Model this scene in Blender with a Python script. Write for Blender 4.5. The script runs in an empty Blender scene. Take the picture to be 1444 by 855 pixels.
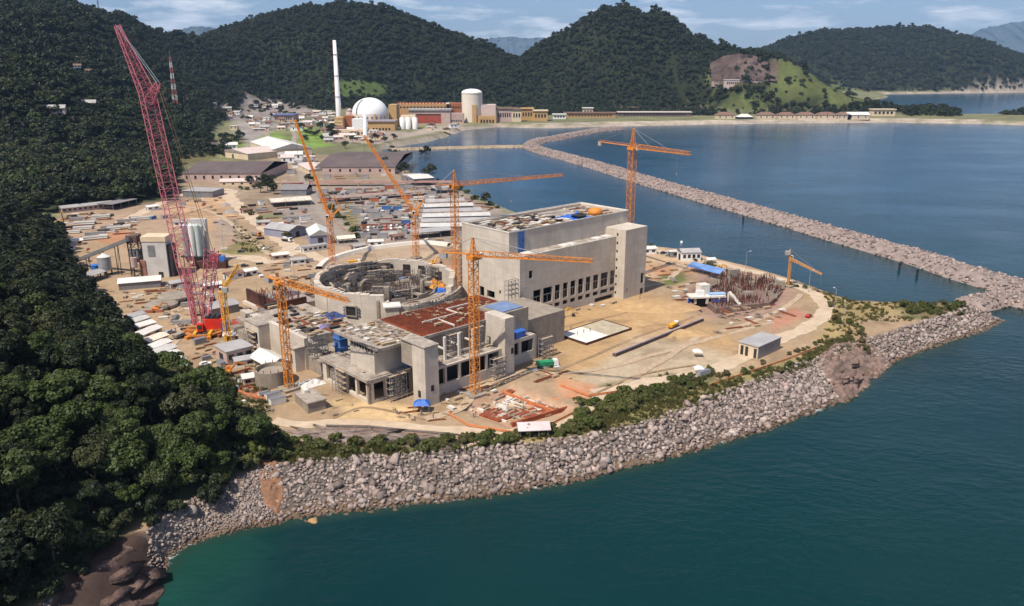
import bpy, bmesh, math, random
import numpy as np
from mathutils import Vector, Matrix
random.seed(7); rng = np.random.default_rng(11)
sc = bpy.context.scene
COL = sc.collection
R = math.radians
# ---------------------------------------------------------------- camera geometry (28 mm lens, 113 m above the sea)
F = 1123.; PITCH = math.atan(335.5 / F); CX, CY, H = 722., 427.5, 113.
SP, CP = math.sin(PITCH), math.cos(PITCH)
def G(u, v, z=7.):
    a = (u - CX) / F; b = (CY - v) / F
    dz = -SP + b * CP; dy = CP + b * SP
    t = (z - H) / dz
    return (a * t, dy * t)
def AT(u, v, y):                       # point of a sight line at a chosen distance
    a = (u - CX) / F; b = (CY - v) / F
    dz = -SP + b * CP; dy = CP + b * SP
    t = y / dy
    return (a * t, y, H + dz * t)
def ZV(x, y, v):                       # height at which the plan point (x, y) reaches row v
    b = (CY - v) / F
    return (b * y * CP - y * SP) / (CP + b * SP) + H
O = (3.3, 322.6); E1 = (.732, .681); E2 = (-.681, .732); SA = math.atan2(.681, .732)
def W(a, b, z=None):
    p = (O[0] + a * E1[0] + b * E2[0], O[1] + a * E1[1] + b * E2[1])
    return p if z is None else (p[0], p[1], z)
def PX(u, v, z=7.):
    return np.array(G(u, v, z))
# ---------------------------------------------------------------- noise
def _hash(ix, iy, s):
    h = (ix.astype(np.int64) * 374761393 + iy.astype(np.int64) * 668265263 + s * 974634749) & 0x7fffffff
    h = ((h ^ (h >> 13)) * 1274126177) & 0x7fffffff
    return ((h ^ (h >> 16)) & 0xffff) / 65535.
def vnoise(x, y, s=0):
    ix = np.floor(x); iy = np.floor(y); fx = x - ix; fy = y - iy
    fx = fx * fx * (3 - 2 * fx); fy = fy * fy * (3 - 2 * fy)
    a = _hash(ix, iy, s); b = _hash(ix + 1, iy, s); c = _hash(ix, iy + 1, s); d = _hash(ix + 1, iy + 1, s)
    return (a * (1 - fx) + b * fx) * (1 - fy) + (c * (1 - fx) + d * fx) * fy
def fbm(x, y, scale, octv=4, s=0):
    t = 0; amp = .5; f = 1. / scale
    for i in range(octv):
        t = t + amp * (vnoise(x * f + 17.3 * i, y * f - 9.1 * i, s + i) - .5); amp *= .5; f *= 2.03
    return t * 2          # about -1..1
def sdist(x, y, poly):    # signed distance to a closed polygon, positive inside
    d = np.full(x.shape, 1e9); ins = np.zeros(x.shape, bool); n = len(poly)
    for i in range(n):
        ax, ay = poly[i]; bx, by = poly[(i + 1) % n]
        ex, ey = bx - ax, by - ay; L = ex * ex + ey * ey + 1e-12
        t = np.clip(((x - ax) * ex + (y - ay) * ey) / L, 0, 1)
        d = np.minimum(d, (x - ax - t * ex) ** 2 + (y - ay - t * ey) ** 2)
        c = ((ay > y) != (by > y))
        with np.errstate(divide='ignore', invalid='ignore'):
            c &= x < (bx - ax) * (y - ay) / (by - ay + 1e-12) + ax
        ins ^= c
    return np.where(ins, 1, -1) * np.sqrt(d)
def pdist(x, y, line):    # distance to an open polyline
    d = np.full(x.shape, 1e18)
    for (ax, ay), (bx, by) in zip(line[:-1], line[1:]):
        ex, ey = bx - ax, by - ay; L = ex * ex + ey * ey + 1e-12
        t = np.clip(((x - ax) * ex + (y - ay) * ey) / L, 0, 1)
        d = np.minimum(d, (x - ax - t * ex) ** 2 + (y - ay - t * ey) ** 2)
    return np.sqrt(d)
def sstep(a, b, x):
    t = np.clip((x - a) / (b - a), 0, 1); return t * t * (3 - 2 * t)
def lin(*c):              # sRGB 0-255 to linear
    return tuple(((v / 255) / 12.92 if v / 255 <= .04045 else ((v / 255 + .055) / 1.055) ** 2.4) for v in c)
# ---------------------------------------------------------------- materials
MATS = {}
class NT:
    def __init__(s, m): s.t = m.node_tree; s.n = s.t.nodes; s.l = s.t.links
    def new(s, typ, **kw):
        n = s.n.new(typ)
        for k, v in kw.items():
            if k.startswith('_'): setattr(n, k[1:], v)
            else: n.inputs[k.replace('__', ' ')].default_value = v
        return n
    def ln(s, a, b): s.l.new(a, b)
def mixc(nt, fac, a, b, mode='MIX'):
    m = nt.new('ShaderNodeMix', _data_type='RGBA', _blend_type=mode)
    for i, v in ((0, fac), (6, a), (7, b)):
        if hasattr(v, 'is_linked'): nt.ln(v, m.inputs[i])
        else: m.inputs[i].default_value = v if i == 0 else (*v[:3], 1)
    return m.outputs[2]
def ramp(nt, fac, a, b):
    m = nt.new('ShaderNodeMapRange'); m.inputs[1].default_value = a; m.inputs[2].default_value = b
    nt.ln(fac, m.inputs[0]); return m.outputs[0]
def mat(name, col, rough=.85, var=.22, scale=.25, bump=0., dirt=None, dirt_amt=.35, lines=0., spec=.3, metal=0., obj=False, streak=0.):
    if name in MATS: return MATS[name]
    m = bpy.data.materials.new(name); m.use_nodes = True; nt = NT(m)
    b = nt.n['Principled BSDF']; b.inputs['Roughness'].default_value = rough; b.inputs['Metallic'].default_value = metal
    b.inputs['Specular IOR Level'].default_value = spec
    if obj: co = nt.new('ShaderNodeTexCoord').outputs['Object']
    else: co = nt.new('ShaderNodeNewGeometry').outputs['Position']
    n1 = nt.new('ShaderNodeTexNoise', Scale=scale, Detail=6., Roughness=.65); nt.ln(co, n1.inputs['Vector'])
    v = ramp(nt, n1.outputs[0], .3, .7)
    c = mixc(nt, v, tuple(x * (1 - var) for x in col), tuple(min(x * (1 + var), .95) for x in col))
    if dirt:
        n2 = nt.new('ShaderNodeTexNoise', Scale=scale * .33, Detail=8., Roughness=.7); nt.ln(co, n2.inputs['Vector'])
        f = ramp(nt, n2.outputs[0], .45, .7)
        mu = nt.new('ShaderNodeMath', _operation='MULTIPLY'); nt.ln(f, mu.inputs[0]); mu.inputs[1].default_value = dirt_amt
        c = mixc(nt, mu.outputs[0], c, dirt)
    if streak:
        mp = nt.new('ShaderNodeMapping'); mp.inputs['Scale'].default_value = (.9, .9, .05); nt.ln(co, mp.inputs[0])
        n3 = nt.new('ShaderNodeTexNoise', Scale=.8, Detail=5., Roughness=.7); nt.ln(mp.outputs[0], n3.inputs['Vector'])
        f = ramp(nt, n3.outputs[0], .5, .75)
        mu = nt.new('ShaderNodeMath', _operation='MULTIPLY'); nt.ln(f, mu.inputs[0]); mu.inputs[1].default_value = streak
        c = mixc(nt, mu.outputs[0], c, tuple(x * .45 for x in col))
    if lines:
        sx = nt.new('ShaderNodeSeparateXYZ'); nt.ln(co, sx.inputs[0]); tot = None
        def dline(vec, per, w):
            dp = nt.new('ShaderNodeVectorMath', _operation='DOT_PRODUCT'); nt.ln(co, dp.inputs[0]); dp.inputs[1].default_value = vec
            fr = nt.new('ShaderNodeMath', _operation='PINGPONG'); nt.ln(dp.outputs['Value'], fr.inputs[0]); fr.inputs[1].default_value = per
            lt = nt.new('ShaderNodeMath', _operation='LESS_THAN'); nt.ln(fr.outputs[0], lt.inputs[0]); lt.inputs[1].default_value = w; return lt.outputs[0]
        mx = nt.new('ShaderNodeMath', _operation='MAXIMUM'); nt.ln(dline((0, 0, 1), 1.5, .10), mx.inputs[0]); m2 = nt.new('ShaderNodeMath', _operation='MAXIMUM'); nt.ln(dline((E1[0], E1[1], 0), 2.4, .05), m2.inputs[0]); nt.ln(dline((E2[0], E2[1], 0), 2.4, .05), m2.inputs[1]); nt.ln(m2.outputs[0], mx.inputs[1])
        mu = nt.new('ShaderNodeMath', _operation='MULTIPLY'); nt.ln(mx.outputs[0], mu.inputs[0]); mu.inputs[1].default_value = lines
        c = mixc(nt, mu.outputs[0], c, tuple(x * .55 for x in col))
        # pours of slightly different tone
        vo = nt.new('ShaderNodeTexVoronoi', _feature='F1', _distance='CHEBYCHEV', Scale=.16); mp2 = nt.new('ShaderNodeMapping'); mp2.inputs['Rotation'].default_value = (0, 0, -SA); nt.ln(co, mp2.inputs[0]); nt.ln(mp2.outputs[0], vo.inputs['Vector'])
        sc2 = nt.new('ShaderNodeSeparateColor'); nt.ln(vo.outputs['Color'], sc2.inputs[0]); mu2 = nt.new('ShaderNodeMath', _operation='MULTIPLY'); nt.ln(sc2.outputs[0], mu2.inputs[0]); mu2.inputs[1].default_value = .45
        c = mixc(nt, mu2.outputs[0], c, tuple(x * .68 for x in col))
    nt.ln(c, b.inputs['Base Color'])
    if bump:
        bp = nt.new('ShaderNodeBump', Strength=bump, Distance=.3)
        n4 = nt.new('ShaderNodeTexNoise', Scale=scale * 4, Detail=5.); nt.ln(co, n4.inputs['Vector'])
        nt.ln(n4.outputs[0], bp.inputs['Height']); nt.ln(bp.outputs[0], b.inputs['Normal'])
    MATS[name] = m; return m
def leafmat(name, a, b, c, trans=.25):
    m = bpy.data.materials.new(name); m.use_nodes = True; nt = NT(m)
    p = nt.n['Principled BSDF']; p.inputs['Roughness'].default_value = .55; p.inputs['Specular IOR Level'].default_value = .25
    g = nt.new('ShaderNodeNewGeometry'); oi = nt.new('ShaderNodeObjectInfo')
    c1 = mixc(nt, g.outputs['Random Per Island'], a, b)
    r = ramp(nt, oi.outputs['Random'], .35, 1.)
    c2 = mixc(nt, r, c1, c)
    n = nt.new('ShaderNodeTexNoise', Scale=.012, Detail=3.); nt.ln(g.outputs['Position'], n.inputs['Vector'])
    v = ramp(nt, n.outputs[0], .3, .7)
    c3 = mixc(nt, v, mixc(nt, .35, c2, (.015, .02, .008)), c2)
    nt.ln(c3, p.inputs['Base Color'])
    tr = nt.new('ShaderNodeBsdfTranslucent'); nt.ln(c3, tr.inputs[0])
    mx = nt.new('ShaderNodeMixShader'); mx.inputs[0].default_value = trans
    nt.ln(p.outputs[0], mx.inputs[1]); nt.ln(tr.outputs[0], mx.inputs[2])
    nt.ln(mx.outputs[0], nt.n['Material Output'].inputs[0]); MATS[name] = m; return m
CONC = mat('concrete', (.61, .53, .435), var=.12, scale=.12, dirt=(.30, .235, .175), dirt_amt=.5, lines=.30, streak=.42, bump=.15)
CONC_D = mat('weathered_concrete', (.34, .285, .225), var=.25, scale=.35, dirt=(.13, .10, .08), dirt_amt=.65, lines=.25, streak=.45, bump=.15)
CONC_W = mat('pale_concrete', (.66, .61, .53), var=.15, scale=.3, dirt=(.4, .35, .28), dirt_amt=.35, streak=.15)
ROOFC = mat('roof_slab_concrete', (.38, .32, .265), var=.3, scale=.5, dirt=(.14, .11, .09), dirt_amt=.75, bump=.2)
RUST = mat('rusty_rebar', (.26, .065, .028), var=.4, scale=.5, dirt=(.10, .035, .02), dirt_amt=.6, bump=.3)
RUSTD = mat('dark_rust_steel', (.09, .035, .025), var=.4, scale=.4, dirt=(.03, .02, .02), dirt_amt=.6)
WOOD = mat('formwork_timber', (.42, .30, .18), var=.3, scale=.6, obj=True)
DARKM = mat('dark_steel', (.035, .033, .035), rough=.6, var=.3)
GREYM = mat('grey_steel', (.24, .24, .25), rough=.5, var=.2, metal=.3)
STEELP = mat('galvanised_steel', (.38, .39, .41), rough=.45, var=.25, scale=.4, metal=.3)
ORANGE = mat('orange_crane_paint', (.66, .23, .03), rough=.55, var=.22, scale=.6, dirt=(.33, .13, .05), dirt_amt=.55)
YELLOW = mat('yellow_machine_paint', (.72, .36, .03), rough=.45, var=.2, scale=.6)
PINK = mat('faded_red_crane_paint', (.52, .15, .18), rough=.6, var=.25, scale=.3)
RED = mat('red_machine_paint', (.62, .035, .02), rough=.4, var=.2)
WHITEP = mat('white_paint', (.78, .77, .74), rough=.5, var=.06, scale=.3, dirt=(.5, .46, .4), dirt_amt=.3)
WHITER = mat('white_sheet_roof', (.68, .65, .60), rough=.5, var=.08, scale=.3, dirt=(.42, .36, .29), dirt_amt=.45)
GREYR = mat('grey_sheet_roof', (.38, .36, .35), rough=.6, var=.15, scale=.2, dirt=(.2, .17, .15), dirt_amt=.45)
DARKR = mat('dark_tile_roof', (.115, .085, .08), rough=.8, var=.22, scale=.08, dirt=(.19, .14, .125), dirt_amt=.5)
BROWNR = mat('brown_tile_roof', (.20, .115, .085), rough=.85, var=.25, scale=.2)
CREAM = mat('cream_render', (.66, .52, .36), var=.12, scale=.15, dirt=(.4, .3, .2), dirt_amt=.3)
PINKW = mat('pinkish_render', (.50, .36, .31), var=.12, scale=.15, dirt=(.3, .22, .2), dirt_amt=.3)
OCHRE = mat('ochre_render', (.50, .31, .135), var=.15, scale=.1, dirt=(.4, .22, .09), dirt_amt=.3)
BROWNW = mat('red_brown_cladding', (.32, .12, .055), var=.2, scale=.1)
REDW = mat('brick_red_panel', (.34, .07, .045), var=.2, scale=.1)
DOMEW = mat('white_dome_paint', (.84, .83, .80), rough=.5, var=.03, scale=.05)
BLUET = mat('blue_tarpaulin', (.035, .13, .48), rough=.45, var=.35, scale=.5, bump=.4)
BLUEP = mat('blue_netting', (.05, .14, .36), rough=.7, var=.5, scale=.7, dirt=(.18, .2, .25), dirt_amt=.5)
GREENP = mat('green_truck_paint', (.03, .26, .12), rough=.4, var=.2)
GLASS = mat('dark_glass', (.02, .025, .03), rough=.15, var=.2, spec=.6)
TYRE = mat('black_rubber', (.02, .02, .02), rough=.9, var=.2)
OPEN = mat('unlit_opening', (.03, .026, .024), rough=.9, var=.3)  # near-black colour paints in the unlit dark of interiors; also the black sheet
BARK = mat('bark', (.12, .09, .065), var=.35, scale=1.5, bump=.4, obj=True)
SANDM = mat('heaped_sand', (.45, .29, .14), var=.22, scale=.25, dirt=(.34, .22, .12), dirt_amt=.6, bump=.4)
GRAVM = mat('heaped_gravel', (.30, .26, .235), var=.25, scale=.5, bump=.4)
SKIN = mat('skin', (.32, .19, .13), rough=.6, var=.05); CLOTH = mat('blue_work_clothes', (.07, .11, .24), var=.2, scale=3, obj=True)
HELM = mat('yellow_helmet', (.75, .5, .05), rough=.4, var=.05)
# ---------------------------------------------------------------- mesh builder
class MB:
    def __init__(s): s.v = []; s.f = []; s.m = []; s.mats = []; s.cur = 0
    def use(s, m):
        if m not in s.mats: s.mats.append(m)
        s.cur = s.mats.index(m); return s
    def add(s, vs, fs):
        o = len(s.v); s.v += [tuple(map(float, p)) for p in vs]
        for f in fs: s.f.append([o + i for i in f]); s.m.append(s.cur)
        return s
    def hexa(s, b, t):                 # bottom and top quads (same winding, counterclockwise from above)
        return s.add(list(b) + list(t), [(3, 2, 1, 0), (4, 5, 6, 7), (0, 1, 5, 4), (1, 2, 6, 5), (2, 3, 7, 6), (3, 0, 4, 7)])
    def box(s, x0, x1, y0, y1, z0, z1):
        return s.hexa([(x0, y0, z0), (x1, y0, z0), (x1, y1, z0), (x0, y1, z0)], [(x0, y0, z1), (x1, y0, z1), (x1, y1, z1), (x0, y1, z1)])
    def sbox(s, a0, a1, b0, b1, z0, z1):   # box in the site axes
        q = [W(a0, b0), W(a1, b0), W(a1, b1), W(a0, b1)]
        return s.hexa([(*p, z0) for p in q], [(*p, z1) for p in q])
    def rbox(s, c, sx, sy, z0, z1, ang=0.):
        ca, sa = math.cos(ang), math.sin(ang)
        q = [(c[0] + x * ca - y * sa, c[1] + x * sa + y * ca) for x, y in ((-sx/2, -sy/2), (sx/2, -sy/2), (sx/2, sy/2), (-sx/2, sy/2))]
        return s.hexa([(*p, z0) for p in q], [(*p, z1) for p in q])
    def prism(s, poly, z0, z1):
        n = len(poly)
        zf = z1 if callable(z1) else (lambda p: z1)
        vs = [(*p[:2], z0) for p in poly] + [(*p[:2], zf(p)) for p in poly]
        return s.add(vs, [tuple(range(n - 1, -1, -1)), tuple(range(n, 2 * n))] + [(i, (i + 1) % n, n + (i + 1) % n, n + i) for i in range(n)])
    def beam(s, p, q, w, h=None):
        p, q = Vector(p), Vector(q); d = (q - p)
        if d.length < 1e-6: return s
        d.normalize(); h = h or w
        up = Vector((0, 0, 1)) if abs(d.z) < .95 else Vector((1, 0, 0))
        a = d.cross(up).normalized() * w / 2; b = a.cross(d).normalized() * h / 2
        vs = [p - a - b, p + a - b, p + a + b, p - a + b, q - a - b, q + a - b, q + a + b, q - a + b]
        return s.add(vs, [(0, 1, 2, 3), (7, 6, 5, 4), (1, 0, 4, 5), (2, 1, 5, 6), (3, 2, 6, 7), (0, 3, 7, 4)])
    def tube(s, p, q, r0, r1=None, n=10, caps=True):
        p, q = Vector(p), Vector(q); r1 = r0 if r1 is None else r1; d = (q - p).normalized()
        up = Vector((0, 0, 1)) if abs(d.z) < .95 else Vector((1, 0, 0))
        a = d.cross(up).normalized(); b = a.cross(d)
        vs = []
        for c, r in ((p, r0), (q, r1)):
            for i in range(n):
                t = 2 * math.pi * i / n; vs.append(c + a * r * math.cos(t) + b * r * math.sin(t))
        fs = [(i, n + i, n + (i + 1) % n, (i + 1) % n) for i in range(n)]
        if caps: fs += [tuple(range(n)), tuple(range(2 * n - 1, n - 1, -1))]
        return s.add(vs, fs)
    def lathe(s, c, prof, n=32, t0=0., t1=2 * math.pi):   # prof: (r, z) pairs from bottom to top
        full = abs(t1 - t0 - 2 * math.pi) < 1e-6; k = n if full else n + 1; vs = []
        for r, z in prof:
            for i in range(k):
                t = t0 + (t1 - t0) * i / n; vs.append((c[0] + r * math.cos(t), c[1] + r * math.sin(t), z))
        fs = []
        for j in range(len(prof) - 1):
            for i in range(n):
                i2 = (i + 1) % k; fs.append((j * k + i, j * k + i2, (j + 1) * k + i2, (j + 1) * k + i))
        return s.add(vs, fs)
    def lattice(s, p, q, w0, w1, n, cw=.28, dw=.16, tri=False):
        p, q = Vector(p), Vector(q); d = (q - p).normalized()
        up = Vector((0, 0, 1)) if abs(d.z) < .9 else Vector(W(1, 0, 0)) - Vector(W(0, 0, 0))
        a = d.cross(up).normalized(); b = a.cross(d).normalized()
        cs = [(-1, -1), (1, -1), (0, 1.0)] if tri else [(-1, -1), (1, -1), (1, 1), (-1, 1)]
        def pt(t, c):
            w = (w0 + (w1 - w0) * t) / 2; return p + (q - p) * t + a * c[0] * w + b * c[1] * w
        for c in cs: s.beam(pt(0, c), pt(1, c), cw)
        k = len(cs)
        for i in range(n):
            t0, t1 = i / n, (i + 1) / n
            for j in range(k):
                c, e = cs[j], cs[(j + 1) % k]
                if (i + j) % 2: c, e = e, c
                s.beam(pt(t0, c), pt(t1, e), dw)
                s.beam(pt(t0, cs[j]), pt(t0, cs[(j + 1) % k]), dw)
        return s
    def blob(s, c, r, rz, n=14, m=7, jit=.12, seed=0, z0=None):   # heap: half ellipsoid
        rd = random.Random(seed); ph = [rd.uniform(0, 6.28) for _ in range(4)]; prof = []
        vs = []; fs = []
        for j in range(m):
            t = j / (m - 1); 
            for i in range(n):
                an = 2 * math.pi * i / n
                k = 1 + jit * math.sin(2 * an + ph[0]) + jit * .7 * math.sin(3 * an + ph[1]) + jit * .4 * math.sin(5 * an + ph[2])
                rr = (1 - t) ** .9 * k if j < m - 1 else 0.02
                vs.append((c[0] + r[0] * rr * math.cos(an), c[1] + r[1] * rr * math.sin(an), c[2] + rz * (1 - (1 - t) ** 1.6) + rd.uniform(-.04, .04) * rz))
        for j in range(m - 1):
            for i in range(n): fs.append((j * n + i, j * n + (i + 1) % n, (j + 1) * n + (i + 1) % n, (j + 1) * n + i))
        return s.add(vs, fs)
    def sheet(s, pts, z, th=.06): return s.prism(pts, z, z + th)
    def build(s, name, m=None, parent=None, smooth=False):
        if not s.v: return None
        o0 = Vector(parent['_o']) if parent is not None else Vector((0, 0, 0))
        if parent is None:
            a = np.array(s.v); o0 = Vector(((a[:, 0].min() + a[:, 0].max()) / 2, (a[:, 1].min() + a[:, 1].max()) / 2, a[:, 2].min()))
        me = bpy.data.meshes.new(name)
        me.from_pydata([tuple(Vector(p) - o0) for p in s.v], [], s.f)
        if s.mats:
            for x in s.mats: me.materials.append(x)
            me.polygons.foreach_set('material_index', s.m)
        elif m: me.materials.append(m)
        if smooth: me.polygons.foreach_set('use_smooth', [True] * len(me.polygons))
        me.update()
        ob = bpy.data.objects.new(name, me); COL.objects.link(ob); ob['_o'] = tuple(o0)
        if parent is not None: ob.parent = parent; ob['_o'] = parent['_o']
        else: ob.location = o0
        return ob
def tag(o, label=None, cat=None, group=None, kind=None):
    if label: o['label'] = label
    if cat: o['category'] = cat
    if group: o['group'] = group
    if kind: o['kind'] = kind
    return o
def thing(name, label, cat, loc, group=None, rz=0.):
    o = bpy.data.objects.new(name, None); COL.objects.link(o); o.location = loc; o.rotation_euler = (0, 0, rz)
    o.empty_display_size = .5; o['_o'] = tuple(loc); return tag(o, label, cat, group)
KIDS = {}
def copy_tree(o, loc, rz=0., s=1., label=None, group=None):
    c = o.copy(); COL.objects.link(c); c.location = loc; c.rotation_euler = (0, 0, rz)
    c.scale = (s, s, s) if not isinstance(s, tuple) else s
    if label: c['label'] = label
    if group: c['group'] = group
    for ch in o.children:
        k = ch.copy(); COL.objects.link(k); k.parent = c
        for g in ch.children:
            d = g.copy(); COL.objects.link(d); d.parent = k
    return c
def sub_(o, parent):               # make a built object a child that keeps its place
    o.parent = parent; o.location = Vector(o['_o']) - Vector(parent['_o']); return o
def np_mesh(name, V, Fq, m=None, smooth=False, attr=None):
    me = bpy.data.meshes.new(name); n = len(V); k = Fq.shape[1]
    me.vertices.add(n); me.vertices.foreach_set('co', np.asarray(V, np.float32).ravel())
    me.loops.add(Fq.size); me.loops.foreach_set('vertex_index', Fq.astype(np.int32).ravel())
    me.polygons.add(len(Fq)); me.polygons.foreach_set('loop_start', np.arange(0, Fq.size, k, dtype=np.int32))
    me.polygons.foreach_set('loop_total', np.full(len(Fq), k, np.int32))
    if attr is not None:
        c = me.color_attributes.new('Col', 'FLOAT_COLOR', 'POINT')
        c.data.foreach_set('color', np.hstack([attr, np.ones((n, 1))]).astype(np.float32).ravel())
    if m: me.materials.append(m)
    me.update(calc_edges=True); me.validate()
    if smooth: me.polygons.foreach_set('use_smooth', [True] * len(me.polygons))
    return me
# ================================================================ terrain
def pl(lst, z=7.): return [tuple(G(*p, z)) for p in lst]
# shore of the near site: top edge of the bank (z = 7) and water line (z = 0)
PLAT_SEA = pl([(150,800),(215,745),(260,712),(320,684),(385,655),(440,647),(520,643),(600,639),(700,629),(800,619),(850,610),(930,589),(1000,560),(1080,530),(1150,505),(1195,484),(1225,477),(1300,455),(1345,440),(1372,432)])
WATER_SEA = pl([(232,800),(230,788),(262,768),(310,752),(390,736),(440,727),(520,717),(600,708),(700,697),(800,680),(850,667),(930,648),(1000,628),(1080,605),(1150,577),(1200,560),(1225,535),(1260,508),(1330,483),(1385,466),(1412,452)], 0.)
PLAT_LAG = pl([(1372,431),(1310,427),(1200,424),(1178,416),(1120,394),(1060,376),(1000,362),(960,351),(905,345),(800,325),(725,298),(690,284),(640,263),(600,250),(560,235),(545,223),(536,213),(532,205),(560,199),(600,193),(625,187),(650,178),(700,173.5),(760,175),(830,173.5),(1000,170),(1250,167.5),(1380,169.5),(1450,171.5)])
def push(p, d):
    return (p[0] + d[0], p[1] + d[1])
WATER_LAG = [(p[0] + (7 if p[1] < 1000 else 3), p[1] + (7 if p[1] < 1150 else -12)) for p in PLAT_LAG]
BEHIND = [(1500, 1640), (1500, 1850), (1000, 1880), (820, 1960), (900, 2300), (1350, 3000), (1480, 3330), (2250, 3560), (3500, 3900), (6000, 4200), (6000, 7000), (-6000, 7000), (-6000, -600), (-150, -600)]
HEAD = [(-105, -600), (-98, 60), (-100, 130)]
HEADW = [(-75, -600), (-76, 60), (-82, 130)]
PLAT = PLAT_SEA + PLAT_LAG + [(1490, 1650), (1490, 1840), (1000, 1870), (830, 1960), (930, 2300), (1380, 3020), (1490, 3345), (2250, 3580), (3500, 3920), (6000, 4220)] + [(6000, 7000), (-6000, 7000), (-6000, -600)] + HEAD
COAST = WATER_SEA + WATER_LAG + BEHIND + HEADW
# foot of the wooded spur beside the camera
FOOT = [G(85,330,13), G(95,365,13), G(130,420,14), G(165,455,14), G(205,520,13), G(250,545,12), G(300,562,11), G(370,606,9), (-66, 203), (-78, 184), (-89, 172), (-94, 160), (-100, 140), (-100, 60), (-108, -300), (-420, -300), (-520, 300), (-470, 520), (-330, 540)]
# low wooded rise behind the yards on the left
RISE = [G(240,283), G(160,291), G(88,300), (-420, 560), (-620, 700), (-620, 1100), G(150,200), G(215,208), G(252,232), G(250,270)]
def ridge(pts, w, pw, e=0.):
    P = [AT(u, v, y) for u, v, y in pts]; out = []
    for p, q in zip(P[:-1], P[1:]):
        n = max(1, int(math.dist(p, q) / 45))
        for i in range(n):
            t = i / n; out.append(tuple(p[k] + (q[k] - p[k]) * t for k in range(3)))
    out.append(P[-1])
    return [(x, y, z, (max(110., w * (z - 7)) if w < 10 else w), pw) for x, y, z in out]
RIDGES = (ridge([(-300,-90,1500),(-150,-62,1650),(-40,-32,1750),(40,-10,1800),(130,14,1850),(200,33,1950),(270,53,2100),(330,74,2200)], 3.3, 1.0)
  + ridge([(250,66,2500),(290,54,2500),(340,32,2500),(400,17,2450),(440,6,2400),(480,2,2400),(540,9,2350),(600,32,2350),(650,53,2300),(690,75,2250),(715,92,2200),(735,105,2150)], 2.25, 1.0)
  + ridge([(745,112,2330),(763,92,2350),(780,74,2340),(800,50,2330),(830,23,2310),(855,9,2300),(880,4,2300),(925,11,2300),(950,33,2300),(985,50,2280),(1020,60,2250),(1060,69,2250),(1095,76,2300)], 1.45, 1.0)
  + ridge([(1000,84,1990),(1010,82,1985),(1050,75,1980),(1090,80,1975),(1100,86,1970)], 170, 1.7)
  + ridge([(1090,84,1930),(1130,98,1900),(1165,108,1890),(1200,124,1880),(1235,138,1870),(1262,152,1860)], 130, 1.5)
  + ridge([(1040,80,3900),(1090,65,3900),(1130,51,3900),(1160,44,3950),(1220,41,4000),(1300,38,4000),(1345,48,3950),(1400,66,3950),(1450,82,3900),(1540,100,3800),(1620,112,3800)], 2.3, 1.05)
  + ridge([(1262,150,1800),(1290,146,1790),(1315,152,1780),(1340,163,1770)], 60, 1.6)
  + ridge([(1405,166,1770),(1430,162,1775),(1470,158,1780)], 60, 1.6)
  + ridge([(240,92,1720),(215,112,1500),(190,135,1300)], 260, 1.3))
PITS = [  # excavations and ramps: (site polygon in pixels, floor height, edge width)
    (pl([(648,578),(718,540),(812,577),(722,606)]), 5.4, 2.5),
    (pl([(965,412),(1010,378),(1110,402),(1100,432),(1040,446),(985,440)]), 4.6, 4.),
    (pl([(470,366),(520,356),(600,352),(634,364),(640,385),(450,395)]), 4.9, 9.),
]
FLAT = pl([(415,212),(290,212),(300,182),(345,158),(400,156),(470,158),(560,153),(640,152),(760,154),(870,156.5),(985,157.5),(1010,161.5),(1268,161),(1268,175),(760,182),(530,218)])
def height(x, y):
    sp = sdist(x, y, PLAT); scst = sdist(x, y, COAST)
    d = np.maximum(-sp, 0); c = np.maximum(scst, 0)
    z = np.where(sp > 0, 7., np.where(scst > 0, 7 * c / (c + d + 1e-6), np.maximum(-6., scst * .45)))
    f = sdist(x, y, FOOT); fi = np.maximum(f, 0)
    z = z + np.where(f > 0, np.minimum(fi * .62, 30 + fi * .30) * (1 + .12 * fbm(x, y, 45, 3, 3)), 0)
    r = np.maximum(sdist(x, y, RISE), 0)
    z = z + np.minimum(r * .12, 14)
    m = (y > 700)
    if m.any():
        xx, yy = x[m], y[m]; hh = np.zeros(xx.shape); nz = 1 + .42 * fbm(xx, yy, 230, 4, 5) + .10 * fbm(xx, yy, 70, 3, 8)
        for px, py, pz, w, pw in RIDGES:
            t = np.hypot(xx - px, yy - py) / w
            k = t < 1
            if k.any():
                tk = np.clip(t[k] * (1 + (nz[k] - 1) * np.clip(t[k] * 2.2, 0, 1)), 0, 1)
                hh[k] = np.maximum(hh[k], (pz - 7) * (1 - tk ** pw))
        fl = np.clip(-sdist(xx, yy, FLAT) / np.where(xx > 420, 95, 230), 0, 1); fl = fl ** .8
        z[m] = z[m] + hh * sstep(0, 45, scst[m]) * fl
    for poly, fl, e in PITS:
        s = sdist(x, y, poly); z = z + (fl - 7) * sstep(0, e, s)
    return z
def hz(x, y): return float(height(np.array([float(x)]), np.array([float(y)]))[0])
def grid(name, x0, x1, y0, y1, st, colfn, m, keep=-3.):
    xs = np.arange(x0, x1 + st * .5, st); ys = np.arange(y0, y1 + st * .5, st)
    X, Y = np.meshgrid(xs, ys); x, y = X.ravel(), Y.ravel(); z = height(x, y)
    c, dz = colfn(x, y, z); z = z + dz
    nx, ny = len(xs), len(ys); i = np.arange(nx * ny).reshape(ny, nx)
    q = np.stack([i[:-1, :-1], i[:-1, 1:], i[1:, 1:], i[1:, :-1]], -1).reshape(-1, 4)
    q = q[z[q].max(1) > keep]
    u, inv = np.unique(q, return_inverse=True)
    me = np_mesh(name, np.stack([x[u], y[u], z[u]], 1), inv.reshape(q.shape), m, True, c[u])
    o = bpy.data.objects.new(name, me); COL.objects.link(o); return tag(o, kind='structure')
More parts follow.
